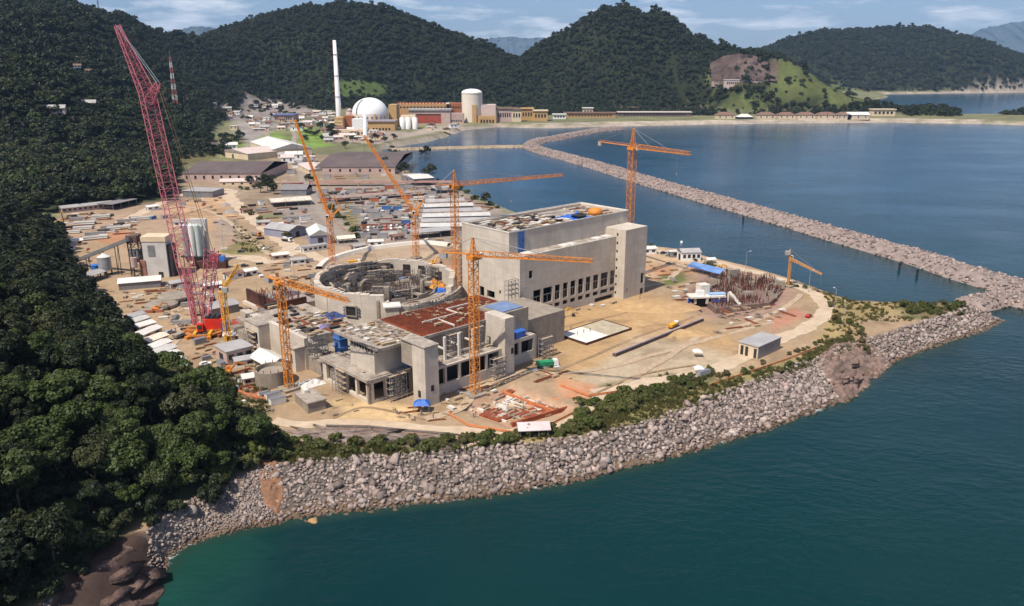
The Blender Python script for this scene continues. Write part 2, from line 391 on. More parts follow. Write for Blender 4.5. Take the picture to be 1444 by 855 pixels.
def groundmat(name, fine, amt, bump):
    m = bpy.data.materials.new(name); m.use_nodes = True; nt = NT(m); b = nt.n['Principled BSDF']
    b.inputs['Roughness'].default_value = .92; b.inputs['Specular IOR Level'].default_value = .15
    g = nt.new('ShaderNodeNewGeometry').outputs['Position']
    at = nt.new('ShaderNodeAttribute', _attribute_name='Col')
    n1 = nt.new('ShaderNodeTexNoise', Scale=fine, Detail=8., Roughness=.72); nt.ln(g, n1.inputs['Vector'])
    n2 = nt.new('ShaderNodeTexNoise', Scale=fine * .13, Detail=6., Roughness=.7); nt.ln(g, n2.inputs['Vector'])
    v1 = nt.new('ShaderNodeMapRange'); nt.ln(n1.outputs[0], v1.inputs[0])
    for i, k in ((1, .3), (2, .7), (3, 1 - amt), (4, 1 + amt)): v1.inputs[i].default_value = k
    v2 = nt.new('ShaderNodeMapRange'); nt.ln(n2.outputs[0], v2.inputs[0])
    for i, k in ((1, .35), (2, .65), (3, 1 - amt), (4, 1 + amt * .8)): v2.inputs[i].default_value = k
    mu = nt.new('ShaderNodeMath', _operation='MULTIPLY'); nt.ln(v1.outputs[0], mu.inputs[0]); nt.ln(v2.outputs[0], mu.inputs[1])
    vm = nt.new('ShaderNodeVectorMath', _operation='SCALE'); nt.ln(at.outputs['Color'], vm.inputs[0]); nt.ln(mu.outputs[0], vm.inputs['Scale'])
    nt.ln(vm.outputs[0], b.inputs['Base Color'])
    bp = nt.new('ShaderNodeBump', Strength=bump, Distance=.6); nt.ln(n1.outputs[0], bp.inputs['Height']); nt.ln(bp.outputs[0], b.inputs['Normal'])
    return m
SAND = np.array((.355, .247, .152)); SANDO = np.array((.43, .275, .135)); TAN = np.array((.275, .20, .135)); PALE = np.array((.46, .345, .235)); REDS = np.array((.40, .19, .10))
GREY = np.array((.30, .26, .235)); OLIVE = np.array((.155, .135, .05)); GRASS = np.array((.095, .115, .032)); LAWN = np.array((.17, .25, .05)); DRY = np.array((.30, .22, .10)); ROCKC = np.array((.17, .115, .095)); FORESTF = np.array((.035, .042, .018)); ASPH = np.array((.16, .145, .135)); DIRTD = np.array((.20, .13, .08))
PATCH = [  # (pixels, colour, edge softness in m, wobble)
    ([(150,330),(400,300),(640,400),(700,300),(560,230),(420,215),(240,250),(80,320)], TAN, 8, 8),
    ([(380,285),(470,262),(560,258),(640,265),(715,300),(690,330),(640,345),(520,340),(470,352),(420,335)], np.array((.27,.22,.185)), 6, 8),
    ([(470,300),(545,285),(600,300),(590,335),(500,335)], GREY * .85, 5, 8),
    ([(245,250),(400,235),(440,262),(330,280),(250,275)], np.array((.30,.22,.15)), 6, 6),
    ([(80,330),(90,300),(150,293),(250,285),(300,300),(290,320),(200,330),(110,345)], np.array((.36,.25,.17)), 5, 6),
    ([(120,333),(170,322),(200,335),(150,345)], REDS, 3, 4),
    ([(235,290),(320,270),(345,310),(300,330),(250,320)], np.array((.46,.29,.17)), 6, 8),
    ([(300,310),(330,308),(345,330),(310,340)], GREY, 4, 6),
    ([(328,308),(350,330),(390,357),(345,360),(305,358),(330,345)], OLIVE * 1.1, 2.5, 3),
    ([(300,320),(325,315),(345,338),(300,352)], np.array((.34,.25,.18)), 3, 4),
    ([(478,285),(500,290),(505,322),(488,318)], OLIVE, 3, 4),
    ([(755,440),(905,415),(960,430),(985,455),(905,475),(830,540),(760,520)], SANDO, 7, 8),
    ([(880,500),(960,450),(1040,470),(1040,500),(900,540)], SANDO * .93, 6, 8),
    ([(900,330),(1060,378),(1100,395),(1010,380),(930,380),(905,400)], np.array((.46,.32,.2)), 5, 5),
    ([(905,375),(985,378),(975,385),(930,390)], REDS * 1.2, 3, 4),
    ([(928,389),(965,383),(972,396),(938,404)], GRASS * 1.1, 2, 2),
    ([(960,415),(1000,376),(1060,380),(1125,405),(1110,436),(1050,455),(970,440)], np.array((.30,.19,.15)), 4, 6),
    ([(1085,450),(1120,430),(1140,445),(1090,465)], np.array((.42,.2,.13)), 3, 5),
    ([(900,475),(1000,490),(1040,510),(960,530),(880,540),(830,560),(820,535)], np.array((.44,.35,.24)), 6, 8),
    ([(1120,400),(1215,432),(1215,470),(1150,500),(1150,470),(1165,440)], DRY * 1.25, 4, 4),
    ([(1175,415),(1210,424),(1320,428),(1345,442),(1215,452),(1185,448)], DRY * .95, 3, 3),
    ([(1270,425),(1372,428),(1372,440),(1300,452),(1270,446)], GRASS * .8, 3, 4),
    ([(850,590),(880,562),(1000,542),(1120,507),(1195,470),(1205,492),(1100,530),(1000,564),(930,591),(850,612)], OLIVE * 1.5, 2.5, 3),
    ([(800,615),(820,575),(850,545),(940,528),(1010,525),(990,545),(890,575),(850,607)], GRASS * .75, 3, 4),
    ([(390,628),(640,625),(700,615),(790,600),(810,615),(700,632),(600,642),(400,655)], GRASS * .8, 2.5, 3),
    ([(440,605),(520,598),(600,610),(650,620),(640,634),(440,628)], ROCKC * 1.25, 2, 3),
    ([(640,612),(720,612),(790,597),(760,622),(650,628)], DRY * 1.2, 2, 3),
    ([(300,520),(380,540),(375,605),(330,585),(300,570)], GRASS * .6, 3, 3),
    ([(385,655),(395,690),(380,690),(370,655)], np.array((.42,.17,.07)), 1.2, 1.5),
    ([(335,545),(375,530),(385,560),(355,565)], np.array((.42,.15,.09)), 2, 2),
    ([(470,565),(520,560),(600,580),(580,592),(480,590)], np.array((.60,.42,.22)), 3, 4),
    ([(645,578),(718,540),(815,577),(722,608)], np.array((.45,.28,.18)), 2.5, 3),
    ([(780,530),(840,545),(830,565),(790,560)], REDS * 1.3, 2, 3),
    ([(450,352),(520,345),(600,345),(640,362),(640,385),(440,395)], np.array((.37,.27,.185)), 5, 6),
    ([(585,362),(640,365),(645,395),(600,390)], np.array((.33,.19,.125)), 4, 4),
    ([(310,218),(330,196),(395,200),(420,188),(440,204),(405,214)], LAWN * .8, 3, 3),
    ([(362,190),(392,184),(405,198),(365,200)], LAWN, 3, 3),
    ([(372,200),(430,200),(420,212),(380,210)], LAWN * .9, 3, 3),
    ([(410,182),(440,178),(470,205),(440,210)], LAWN, 3, 3),
    ([(330,168),(400,175),(350,205),(335,195)], GREY, 5, 6),
    ([(235,212),(330,190),(345,200),(310,215),(300,228),(230,236)], np.array((.14,.12,.055)), 8, 6),
    ([(460,180),(600,188),(535,203),(470,200)], np.array((.33,.26,.21)), 8, 6),
    ([(545,196),(640,170),(660,176),(600,190)], np.array((.36,.30,.24)), 5, 4),
    ([(620,178),(640,172),(600,168),(590,178)], LAWN * .8, 4, 3),
]
PATCHW = [(pl(p), c, s, w) for p, c, s, w in PATCH]
ROADS = [  # (pixels, width m)
    ('dirt_road', [(330,268),(322,276),(338,292),(362,312),(392,335),(410,350),(385,368),(330,362),(270,372)], 11.),
    ('dirt_road', [(330,268),(290,268),(240,281),(200,300),(120,338)], 9.),
    ('dirt_road', [(410,350),(430,355),(470,374)], 8.),
    ('dirt_road', [(906,349),(960,362),(1000,368),(1040,378),(1080,388),(1118,400),(1148,415),(1164,432),(1158,448),(1130,466),(1085,484),(1040,508),(980,528),(900,542),(840,556)], 7.),
    ('dirt_road', [(384,594),(420,599),(460,597),(520,597),(580,603),(650,607),(720,610),(790,596),(835,572),(850,552)], 5.),
    ('berm_path', [(452,378),(462,368),(490,358),(520,350),(560,345),(600,342),(640,346),(652,352)], 7.),
    ('service_road', [(412,205),(425,240),(432,270),(448,292),(470,318),(478,332)], 9.),
    ('service_road', [(432,262),(520,254),(640,258)], 8.),
    ('service_road', [(432,262),(395,262),(330,268)], 8.),
    ('service_road', [(310,222),(350,206),(378,193),(345,160)], 8.),
    ('service_road', [(412,205),(416,190),(405,176)], 9.),
    ('sand_track', [(185,455),(215,492),(255,535),(300,566)], 3.),
    ('sand_track', [(645,632),(690,622),(735,612)], 2.5),
]
ROADW = [(n, pl(p), w) for n, p, w in ROADS]
def col_near(x, y, z):
    n = len(x); c = np.tile(SAND, (n, 1)); dz = np.zeros(n)
    w1 = fbm(x, y, 30, 4, 21)[:, None]; c = c * (1 + .16 * w1)
    wob = fbm(x, y, 9, 3, 31)
    def put(m, colr): nonlocal c; c = c * (1 - m[:, None]) + np.asarray(colr) * m[:, None]
    for P, colr, soft, wb in PATCHW:
        bx = [p[0] for p in P]; by = [p[1] for p in P]
        k = (x > min(bx) - 25) & (x < max(bx) + 25) & (y > min(by) - 25) & (y < max(by) + 25)
        if not k.any(): continue
        m = np.zeros(n); m[k] = sstep(-soft, soft, sdist(x[k], y[k], P) + wob[k] * wb); put(m * .92, colr)
    # tyre tracks and trodden strips
    tr = sstep(.28, .5, np.abs(fbm(x * .7 + y * .7, (y - x) * 2.5, 26, 3, 44))); put(tr * .22, PALE)
    gr = sstep(.25, .6, fbm(x, y, 40, 4, 77)); put(gr * .45, DIRTD); dk = sstep(.22, .5, fbm(x, y, 13, 4, 91)); put(dk * .4, np.array((.15, .10, .06)))
    sp = sdist(x, y, PLAT)
    put(sstep(1.5, -1.5, sp + wob) * 1., np.array((.12, .10, .085)))        # bed under the stones, darkened to paint shade in the gaps
    bch = sdist(x, y, pl([(215,800),(222,735),(330,690),(385,690),(388,745),(260,800)], 2.)); put(sstep(-2, 2, bch + wob * 2) * .8, np.array((.27, .215, .18)))
    lowb = sstep(2.2, .6, z) ; put(lowb * .8, np.array((.16, .10, .06)))       # wet, weedy stones at the water
    # bare rock slab and cobble beach below the spur
    slab = sdist(x, y, pl([(60,900),(118,828),(150,790),(205,776),(232,800),(240,900)], 2.))
    put(sstep(-1, 1, slab + wob * 2), np.array((.07, .045, .036)) )
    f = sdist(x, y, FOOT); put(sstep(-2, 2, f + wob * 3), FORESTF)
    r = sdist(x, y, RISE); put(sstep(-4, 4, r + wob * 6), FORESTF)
    dz += np.where(sp > -2, .22 * fbm(x, y, 14, 3, 52) + .08 * fbm(x, y, 4, 2, 53), .5 * fbm(x, y, 3, 2, 54))
    dz += sstep(-1, 1, slab) * (.9 * fbm(x * 1.7 + y, y * .5, 7, 4, 60))
    for nme, L, w in ROADW:                                               # keep the ground level below the roads
        d = pdist(x, y, L); dz = dz * sstep(w * .5, w * .5 + 3, d) - .10 * sstep(w * .5 + 3, w * .5, d)
    return np.clip(c, .005, .9), dz
def col_far(x, y, z):
    n = len(x); c = np.tile(np.array((.17, .165, .085)), (n, 1)); dz = np.zeros(n)
    w1 = fbm(x, y, 60, 4, 21)[:, None]; c = c * (1 + .3 * w1); wob = fbm(x, y, 25, 3, 31)
    def put(m, colr): nonlocal c; c = c * (1 - m[:, None]) + np.asarray(colr) * m[:, None]
    for P, colr, soft, wb in PATCHW:
        if max(p[1] for p in P) < y.min(): continue
        m = sstep(-soft, soft, sdist(x, y, P) + wob * wb); put(m * .95, colr)
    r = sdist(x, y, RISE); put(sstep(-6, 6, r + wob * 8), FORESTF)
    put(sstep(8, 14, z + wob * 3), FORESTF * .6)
    put(sstep(2., -2., sdist(x, y, PLAT)), np.array((.34, .28, .22)))
    beach = pdist(x, y, pl([(760,174),(1000,170),(1250,167),(1380,169)])); put(sstep(12, 4, beach), np.array((.42,.35,.27)))
    green = sdist(x, y, QUARRYG); put(sstep(-15, 20, green + wob * 30) * sstep(9, 16, z), np.array((.088,.10,.034)) * (1 + .45 * fbm(x, y, 45, 4, 88)[:, None]))
    rock = sdist(x, y, QUARRY); put(sstep(-8, 8, rock + wob * 14) * sstep(62, 76, z), np.array((.12,.082,.07))); pk_ = sdist(x, y, PEAKR); put(sstep(-12, 12, pk_ + wob * 30) * sstep(185, 225, z) * .8, np.array((.085,.068,.052)))
    sub = sdist(x, y, SUBST); put(sstep(-10, 10, sub + wob * 10), np.array((.075,.105,.03)))
    ter = sdist(x, y, TERR); put(sstep(-10, 10, ter + wob * 20), np.array((.25,.21,.19)))
    return np.clip(c, .005, .9), dz
def hit(u, v):               # first meeting of a sight line with the terrain
    ys = np.arange(700., 4300., 6.); P = np.array([AT(u, v, q) for q in ys]); h = height(P[:, 0], P[:, 1])
    k = np.argmax(P[:, 2] <= h); return (P[k, 0], P[k, 1])
QUARRYG = [hit(*p) for p in ((1000,108),(1012,80),(1050,66),(1095,80),(1130,98),(1170,104),(1215,128),(1245,150),(1190,158),(1000,158))]
QUARRY = [hit(*p) for p in ((1006,112),(1012,82),(1040,75),(1085,82),(1098,100),(1090,116),(1050,120))]
PEAKR = [hit(*p) for p in ((800,50),(822,30),(842,14),(862,12),(852,34),(832,52),(812,62))]
SUBST = [hit(*p) for p in ((465,118),(500,112),(545,118),(548,138),(500,142),(470,140))]
TERR = [hit(*p) for p in ((300,158),(300,140),(345,134),(395,142),(440,152),(440,166),(380,172),(330,170))]
GM = groundmat('site_soil', .55, .16, .35); GMF = groundmat('valley_soil', .12, .25, .5)
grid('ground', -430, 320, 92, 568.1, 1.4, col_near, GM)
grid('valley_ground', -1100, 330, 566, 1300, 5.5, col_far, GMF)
grid('hills', -2600, 2900, 1296, 4700, 17, col_far, GMF)
# far ranges beyond the bay
def far_range(pts, y, depth):
    mb = MB(); P = [AT(u, v, y) for u, v in pts]; xs = []; rows = []
    fine = []
    for p, q in zip(P[:-1], P[1:]):
        for i in range(14): t = i / 14; fine.append((p[0] + (q[0]-p[0])*t, p[2] + (q[2]-p[2])*t + 28 * math.sin(i*1.7 + p[0]) * math.sin(math.pi*t)))
    fine.append((P[-1][0], P[-1][2]))
    prof = [(-1, 0.), (-.72, .22), (-.45, .5), (-.2, .82), (0, 1.), (.25, .8), (1, 0.)]
    n = len(fine); vs = []
    for j, (o, k) in enumerate(prof):
        for i, (x, z) in enumerate(fine):
            vs.append((x + 200 * math.sin(i * 1.3 + j), y + o * depth + 300 * math.sin(i * .9 + j * 2) * (1 - k), max(z * k * (1 + .10 * math.sin(i * 1.9 + j * 1.3) * (1 - k)), -1)))
    mb.add(vs, [(j*n+i, j*n+i+1, (j+1)*n+i+1, (j+1)*n+i) for j in range(len(prof)-1) for i in range(n-1)])
    tag(mb.build('mountains', mat('far_forest', (.04, .05, .03), var=.3, scale=.002), smooth=True), kind='structure')
far_range([(640,74),(690,56),(715,52),(735,54),(775,54),(800,60),(860,70),(920,84)], 24000, 2600)
far_range([(1330,80),(1370,52),(1400,38),(1444,31),(1500,24),(1580,40),(1680,60)], 22000, 2600)
far_range([(180,70),(240,50),(268,40),(285,38),(310,46),(380,62)], 17000, 2200)
# roads as sheets a hand above the soil
def ribbon(name, L, w, z=7.03, m=None, kind='structure'):
    pts = [Vector(p) for p in L]; sm = []
    for i in range(len(pts) - 1):
        p0, p1, p2, p3 = pts[max(i-1, 0)], pts[i], pts[i+1], pts[min(i+2, len(pts)-1)]
        k = max(3, int((p2 - p1).length / 2.5))
        for j in range(k):
            t = j / k; sm.append(.5 * ((2*p1) + (p2-p0)*t + (2*p0-5*p1+4*p2-p3)*t*t + (3*p1-p0-3*p2+p3)*t**3))
    sm.append(pts[-1]); vs = []
    for i, p in enumerate(sm):
        d = (sm[min(i+1, len(sm)-1)] - sm[max(i-1, 0)]).normalized(); nrm = Vector((-d.y, d.x))
        for s in (-1, -.5, 0, .5, 1):
            k = w / 2 * (1 + .16 * math.sin(i * .8 + s * 2) + .1 * math.sin(i * 2.1 + s)) if abs(s) == 1 else w / 2
            q = p + nrm * s * k; vs.append((q.x, q.y, z))
    me = MB().add(vs, [(i*5+j, i*5+j+5, i*5+j+6, i*5+j+1) for i in range(len(sm)-1) for j in range(4)])
    return tag(me.build(name, m), kind=kind)
DIRTR = mat('packed_dirt_road', (.52, .405, .285), var=.16, scale=.3, dirt=(.42, .29, .18), dirt_amt=.6, bump=.15)
ASPHR = mat('dusty_asphalt', (.28, .23, .185), var=.2, scale=.25, dirt=(.40, .31, .22), dirt_amt=.5)
for i, (nm, L, w) in enumerate(ROADW):
    ribbon(nm, L, w, 7.03 + .004 * i, DIRTR if nm != 'service_road' else ASPHR)
TRK1 = mat('rutted_sand', (.27, .175, .10), var=.3, scale=.6, dirt=(.42, .30, .19), dirt_amt=.5, bump=.4); TRK2 = mat('dusty_track', (.45, .335, .225), var=.25, scale=.6, dirt=(.30, .2, .12), dirt_amt=.5, bump=.4)
TR = [[(760,532),(830,505),(900,475),(985,445)],[(770,528),(850,520),(930,498),(1030,470),(1090,455)],[(765,470),(820,455),(890,438),(905,410)],[(905,405),(935,398),(965,375)],[(950,480),(960,455),(1000,440)],[(880,540),(940,505),(985,475)],[(240,455),(270,430),(330,395),(370,372)],[(225,500),(255,470),(250,430),(300,400)],[(280,520),(320,500),(350,480)],[(200,440),(250,410),(300,385),(345,370)],[(470,590),(510,575),(550,580),(600,592)],[(250,290),(300,300),(345,330),(380,360)],[(110,330),(180,315),(250,305),(300,290)],[(240,350),(290,355),(340,362)],[(520,330),(560,318),(600,312)],[(480,300),(530,292),(590,284)],[(455,292),(480,320),(520,338)],[(1010,470),(1060,455),(1110,432),(1130,415)],[(830,560),(900,530),(980,515)],[(600,592),(650,575),(690,540),(760,520)]]
for i, q in enumerate(TR): ribbon('sand_track', pl(q), (1.6, 2.6, 1.2, 3.4)[i % 4], 7.09 + .004 * i, (TRK1, TRK2)[i % 2])
# water
def water():
    m = bpy.data.materials.new('sea_water'); m.use_nodes = True; nt = NT(m); b = nt.n['Principled BSDF']
    g = nt.new('ShaderNodeNewGeometry').outputs['Position']
    b.inputs['Roughness'].default_value = .16; b.inputs['IOR'].default_value = 1.33; b.inputs['Specular IOR Level'].default_value = .32
    deep, lag = (.0035, .030, .040), (.007, .055, .105)
    n = nt.new('ShaderNodeTexNoise', Scale=.006, Detail=4.); nt.ln(g, n.inputs['Vector'])
    c = mixc(nt, ramp(nt, n.outputs[0], .35, .65), (.0009, .021, .0215), (.002, .029, .029))
    def near(pt, r0, r1):
        d = nt.new('ShaderNodeVectorMath', _operation='DISTANCE'); nt.ln(g, d.inputs[0]); d.inputs[1].default_value = (*pt, 0)
        n2 = nt.new('ShaderNodeTexNoise', Scale=.12, Detail=4.); nt.ln(g, n2.inputs['Vector'])
        ad = nt.new('ShaderNodeMath', _operation='MULTIPLY_ADD'); nt.ln(n2.outputs[0], ad.inputs[0]); ad.inputs[1].default_value = (r0 - r1) * .5; nt.ln(d.outputs['Value'], ad.inputs[2])
        return ramp(nt, ad.outputs[0], r0, r1)
    for pt, r0, r1, cc in ((G(200,840,0), 38, 8, (.010,.055,.042)), (G(300,775,0), 24, 4, (.010,.050,.038)), (G(1385,415,0), 26, 4, (.03,.07,.05)), (G(1240,600,0), 90, 20, (.0016,.027,.031))):
        c = mixc(nt, near(pt, r0, r1), c, cc)
    sy = nt.new('ShaderNodeSeparateXYZ'); nt.ln(g, sy.inputs[0])
    c = mixc(nt, ramp(nt, sy.outputs[1], 330, 900), c, lag)
    at = nt.new('ShaderNodeAttribute', _attribute_name='Col'); sa = nt.new('ShaderNodeSeparateColor'); nt.ln(at.outputs['Color'], sa.inputs[0])
    c = mixc(nt, ramp(nt, sa.outputs[0], .35, 1.), c, (.017, .040, .028))
    fn = nt.new('ShaderNodeTexNoise', Scale=.55, Detail=7., Roughness=.75); nt.ln(g, fn.inputs['Vector']); f2 = nt.new('ShaderNodeTexNoise', Scale=.05, Detail=2.); nt.ln(g, f2.inputs['Vector'])
    fa = nt.new('ShaderNodeMath', _operation='ADD'); nt.ln(fn.outputs[0], fa.inputs[0]); nt.ln(f2.outputs[0], fa.inputs[1]); fb = nt.new('ShaderNodeMath', _operation='MULTIPLY_ADD'); nt.ln(sa.outputs[0], fb.inputs[0]); fb.inputs[1].default_value = .95; nt.ln(fa.outputs[0], fb.inputs[2])
    fm = ramp(nt, fb.outputs[0], 1.93, 2.12); c = mixc(nt, fm, c, (.50, .53, .52))
    nt.ln(c, b.inputs['Base Color'])
    w1 = nt.new('ShaderNodeTexNoise', Scale=.22, Detail=5., Roughness=.55); mp = nt.new('ShaderNodeMapping'); mp.inputs['Scale'].default_value = (1, 1.7, 1); mp.inputs['Rotation'].default_value = (0, 0, .6)
    nt.ln(g, mp.inputs[0]); nt.ln(mp.outputs[0], w1.inputs['Vector'])
    w2 = nt.new('ShaderNodeTexNoise', Scale=.03, Detail=4.); nt.ln(mp.outputs[0], w2.inputs['Vector'])
    ad = nt.new('ShaderNodeMath', _operation='MULTIPLY_ADD'); nt.ln(w2.outputs[0], ad.inputs[0]); ad.inputs[1].default_value = 2.; nt.ln(w1.outputs[0], ad.inputs[2])
    wp = nt.new('ShaderNodeTexNoise', Scale=.0075, Detail=5., Roughness=.6); nt.ln(mp.outputs[0], wp.inputs['Vector']); ws = nt.new('ShaderNodeMapRange'); nt.ln(wp.outputs[0], ws.inputs[0])
    for i, k in ((1, .35), (2, .65), (3, .12), (4, .5)): ws.inputs[i].default_value = k
    bp = nt.new('ShaderNodeBump', Strength=.5, Distance=1.1); nt.ln(ws.outputs[0], bp.inputs['Strength']); nt.ln(ad.outputs[0], bp.inputs['Height']); nt.ln(bp.outputs[0], b.inputs['Normal'])
    xs = np.concatenate([[-27900, -6000, -1500, -400], np.arange(-120, 341, 1.6), [420, 600, 1500, 6000, 27900]]); ys = np.concatenate([[-27900, -6000, -1500, -300, 0], np.arange(110, 541, 1.6), [600, 900, 1500, 2500, 5000, 12000, 27900]])
    X, Y = np.meshgrid(xs, ys); x, y = X.ravel(), Y.ravel(); d = np.maximum(-sdist(x, y, WATER_SEA + WATER_LAG[:12] + [(-200, 700), (-200, -600), (-75, -600)]), 0)
    r_ = np.clip(1 - d / 8., 0, 1) * ((x > -121) & (x < 341) & (y > 109) & (y < 541)); k = np.arange(len(xs) * len(ys)).reshape(len(ys), len(xs))
    me = np_mesh('water', np.stack([x, y, np.zeros_like(x)], 1), np.stack([k[:-1,:-1], k[:-1,1:], k[1:,1:], k[1:,:-1]], -1).reshape(-1, 4), m, False, np.stack([r_, r_, r_], 1))
    o = bpy.data.objects.new('water', me); COL.objects.link(o); tag(o, kind='structure')
water()
# ================================================================ stones
def hull_rock(seed, flat=1.):
    rd = random.Random(seed); bm = bmesh.new()
    for i in range(11):
        v = Vector((rd.gauss(0, 1), rd.gauss(0, 1), rd.gauss(0, 1))).normalized()
        v = Vector((v.x * 1.0, v.y * rd.uniform(.65, .9), v.z * .66 * flat)) * rd.uniform(.78, 1.12); bm.verts.new(v)
    bmesh.ops.convex_hull(bm, input=bm.verts[:]); 
    bmesh.ops.delete(bm, geom=[v for v in bm.verts if not v.link_faces], context='VERTS')
    bmesh.ops.triangulate(bm, faces=bm.faces[:])
    V = np.array([v.co[:] for v in bm.verts]); bm.verts.index_update(); T = np.array([[v.index for v in f.verts] for f in bm.faces]); bm.free()
    return V, T
ROCKS = [hull_rock(100 + i) for i in range(10)]
def rockmat(name, objrand):
    m = bpy.data.materials.new(name); m.use_nodes = True; nt = NT(m); b = nt.n['Principled BSDF']
    b.inputs['Roughness'].default_value = .9; b.inputs['Specular IOR Level'].default_value = .2
    g = nt.new('ShaderNodeNewGeometry'); r = nt.new('ShaderNodeObjectInfo').outputs['Random'] if objrand else g.outputs['Random Per Island']
    cr = nt.new('ShaderNodeValToRGB'); nt.ln(r, cr.inputs[0]); e = cr.color_ramp.elements
    e[0].position = 0; e[0].color = (.16, .125, .108, 1); e[1].position = 1; e[1].color = (.58, .475, .41, 1)
    for p, c in ((.25, (.265, .203, .177)), (.5, (.42, .312, .27)), (.75, (.35, .30, .267)), (.9, (.49, .38, .325))):
        q = e.new(p); q.color = (*c, 1)
    n = nt.new('ShaderNodeTexNoise', Scale=.9, Detail=6.); nt.ln(g.outputs['Position'], n.inputs['Vector'])
    c = mixc(nt, ramp(nt, n.outputs[0], .35, .7), cr.outputs[0], mixc(nt, .6, cr.outputs[0], (.14, .11, .1)))
    n2 = nt.new('ShaderNodeTexNoise', Scale=.035, Detail=4.); nt.ln(g.outputs['Position'], n2.inputs['Vector'])
    c = mixc(nt, ramp(nt, n2.outputs[0], .5, .75), c, mixc(nt, .45, c, (.16, .13, .1)))
    s = nt.new('ShaderNodeSeparateXYZ'); nt.ln(g.outputs['Position'], s.inputs[0])
    zz = nt.new('ShaderNodeMath', _operation='MULTIPLY_ADD'); nt.ln(n.outputs[0], zz.inputs[0]); zz.inputs[1].default_value = 1.2; nt.ln(s.outputs[2], zz.inputs[2])
    wet = ramp(nt, zz.outputs[0], 1.75, .9)
    c = mixc(nt, wet, c, mixc(nt, .82, c, (.085, .048, .024)))
    nt.ln(c, b.inputs['Base Color'])
    bp = nt.new('ShaderNodeBump', Strength=.35, Distance=.2); nt.ln(n.outputs[0], bp.inputs['Height']); nt.ln(bp.outputs[0], b.inputs['Normal'])
    return m
RM = rockmat('armour_stone', False); RMO = rockmat('single_stone', True)
def rotm(n, tilt=.6):
    a = rng.uniform(0, 2*np.pi, n); b = rng.normal(0, tilt, n); c = rng.normal(0, tilt, n)
    ca, sa, cb, sb, cc, s_ = np.cos(a), np.sin(a), np.cos(b), np.sin(b), np.cos(c), np.sin(c)
    z = np.zeros(n); o = np.ones(n)
    Rz = np.stack([ca, -sa, z, sa, ca, z, z, z, o], 1).reshape(n, 3, 3); Rx = np.stack([o, z, z, z, cb, -sb, z, sb, cb], 1).reshape(n, 3, 3); Ry = np.stack([cc, z, s_, z, o, z, -s_, z, cc], 1).reshape(n, 3, 3)
    return Rz @ Rx @ Ry
def scatter_rocks(P, S):
    Vs, Fs, o = [], [], 0; k = rng.integers(0, len(ROCKS), len(P)); M = rotm(len(P))
    for i in range(len(ROCKS)):
        idx = np.where(k == i)[0]
        if not len(idx): continue
        V, T = ROCKS[i]; A = np.einsum('nij,vj->nvi', M[idx], V) * S[idx][:, None, None] + P[idx][:, None, :]
        Vs.append(A.reshape(-1, 3)); Fs.append((T[None] + (np.arange(len(idx)) * len(V))[:, None, None] + o).reshape(-1, 3)); o += len(idx) * len(V)
    return np.concatenate(Vs), np.concatenate(Fs)
def jgrid(x0, x1, y0, y1, s, j=.75):
    X, Y = np.meshgrid(np.arange(x0, x1, s), np.arange(y0, y1, s)); x = X.ravel(); y = Y.ravel()
    return x + rng.uniform(-.5, .5, len(x)) * s * j, y + rng.uniform(-.5, .5, len(x)) * s * j
# bank of the site
x, y = jgrid(-100, 330, 130, 520, 1.06)
sp = sdist(x, y, PLAT); cs = sdist(x, y, COAST)
k = (sp < .3) & (cs > -2.0) & (sdist(x, y, FOOT) < -1)
lag = pdist(x, y, PLAT_LAG[2:]) < pdist(x, y, PLAT_SEA[:-2]); k &= ~lag
slabP = pl([(60,900),(118,828),(150,790),(205,776),(232,800),(240,900)], 2.)
k &= sdist(x, y, slabP) < 0
rampP = pl([(1160,520),(1215,495),(1250,500),(1215,535),(1185,548)], 4.)     # bare sloping rock in the bank
k &= sdist(x, y, rampP) < -.5
x, y = x[k], y[k]; z = height(x, y)
beach = np.clip(sdist(x, y, pl([(215,800),(222,735),(330,690),(385,690),(388,745),(260,800)], 2.)) / 3 + .5, 0, 1)
S = np.clip(rng.lognormal(math.log(.86), .36, len(x)), .5, 2.3) * np.where(x < -44, .85, 1) * (1 - .52 * beach)
P = np.stack([x, y, z + S * .12], 1)
dist = np.hypot(x, y); big = (S / np.maximum(dist, 1)) * np.where(z > 1.2, 1, .6)
order = np.argsort(-big); sel = order[:290]; rest = np.ones(len(x), bool); rest[sel] = False
V, T = scatter_rocks(P[rest], S[rest])
# small stones between and a finer layer on the beach
xb, yb = jgrid(-100, -40, 150, 215, .58); kb = (sdist(xb, yb, pl([(205,812),(222,735),(330,685),(388,680),(390,748),(262,815)], 2.)) > 0) & (sdist(xb, yb, COAST) > -1.5) & (sdist(xb, yb, FOOT) < 0)
xb, yb = xb[kb], yb[kb]; zb = height(xb, yb); Sb = rng.choice((.26, .34, .42, .55, .8), len(xb)) * rng.uniform(.85, 1.15, len(xb)); V2, T2 = scatter_rocks(np.stack([xb, yb, zb + .25], 1), Sb)
V = np.concatenate([V, V2]); T = np.concatenate([T, T2 + len(V) - len(V2)])
o = bpy.data.objects.new('riprap', np_mesh('riprap', V, T, RM)); COL.objects.link(o)
tag(o, 'pinkish grey armour stones covering the bank between the site and the sea', 'riprap', kind='stuff')
rmesh = [np_mesh('boulder', *ROCKS[i], RMO) for i in range(len(ROCKS))]
names = 'boulder'
lab = {0: ('large pinkish grey boulder in the stone bank below the green shrubs', 'large boulders in the long stone bank'),
       1: ('rounded boulder on the pale pebble beach beside the dark wood', 'boulders on the pebble beach'),
       2: ('large grey boulder in the outer stone bank near the breakwater', 'large boulders towards the headland')}
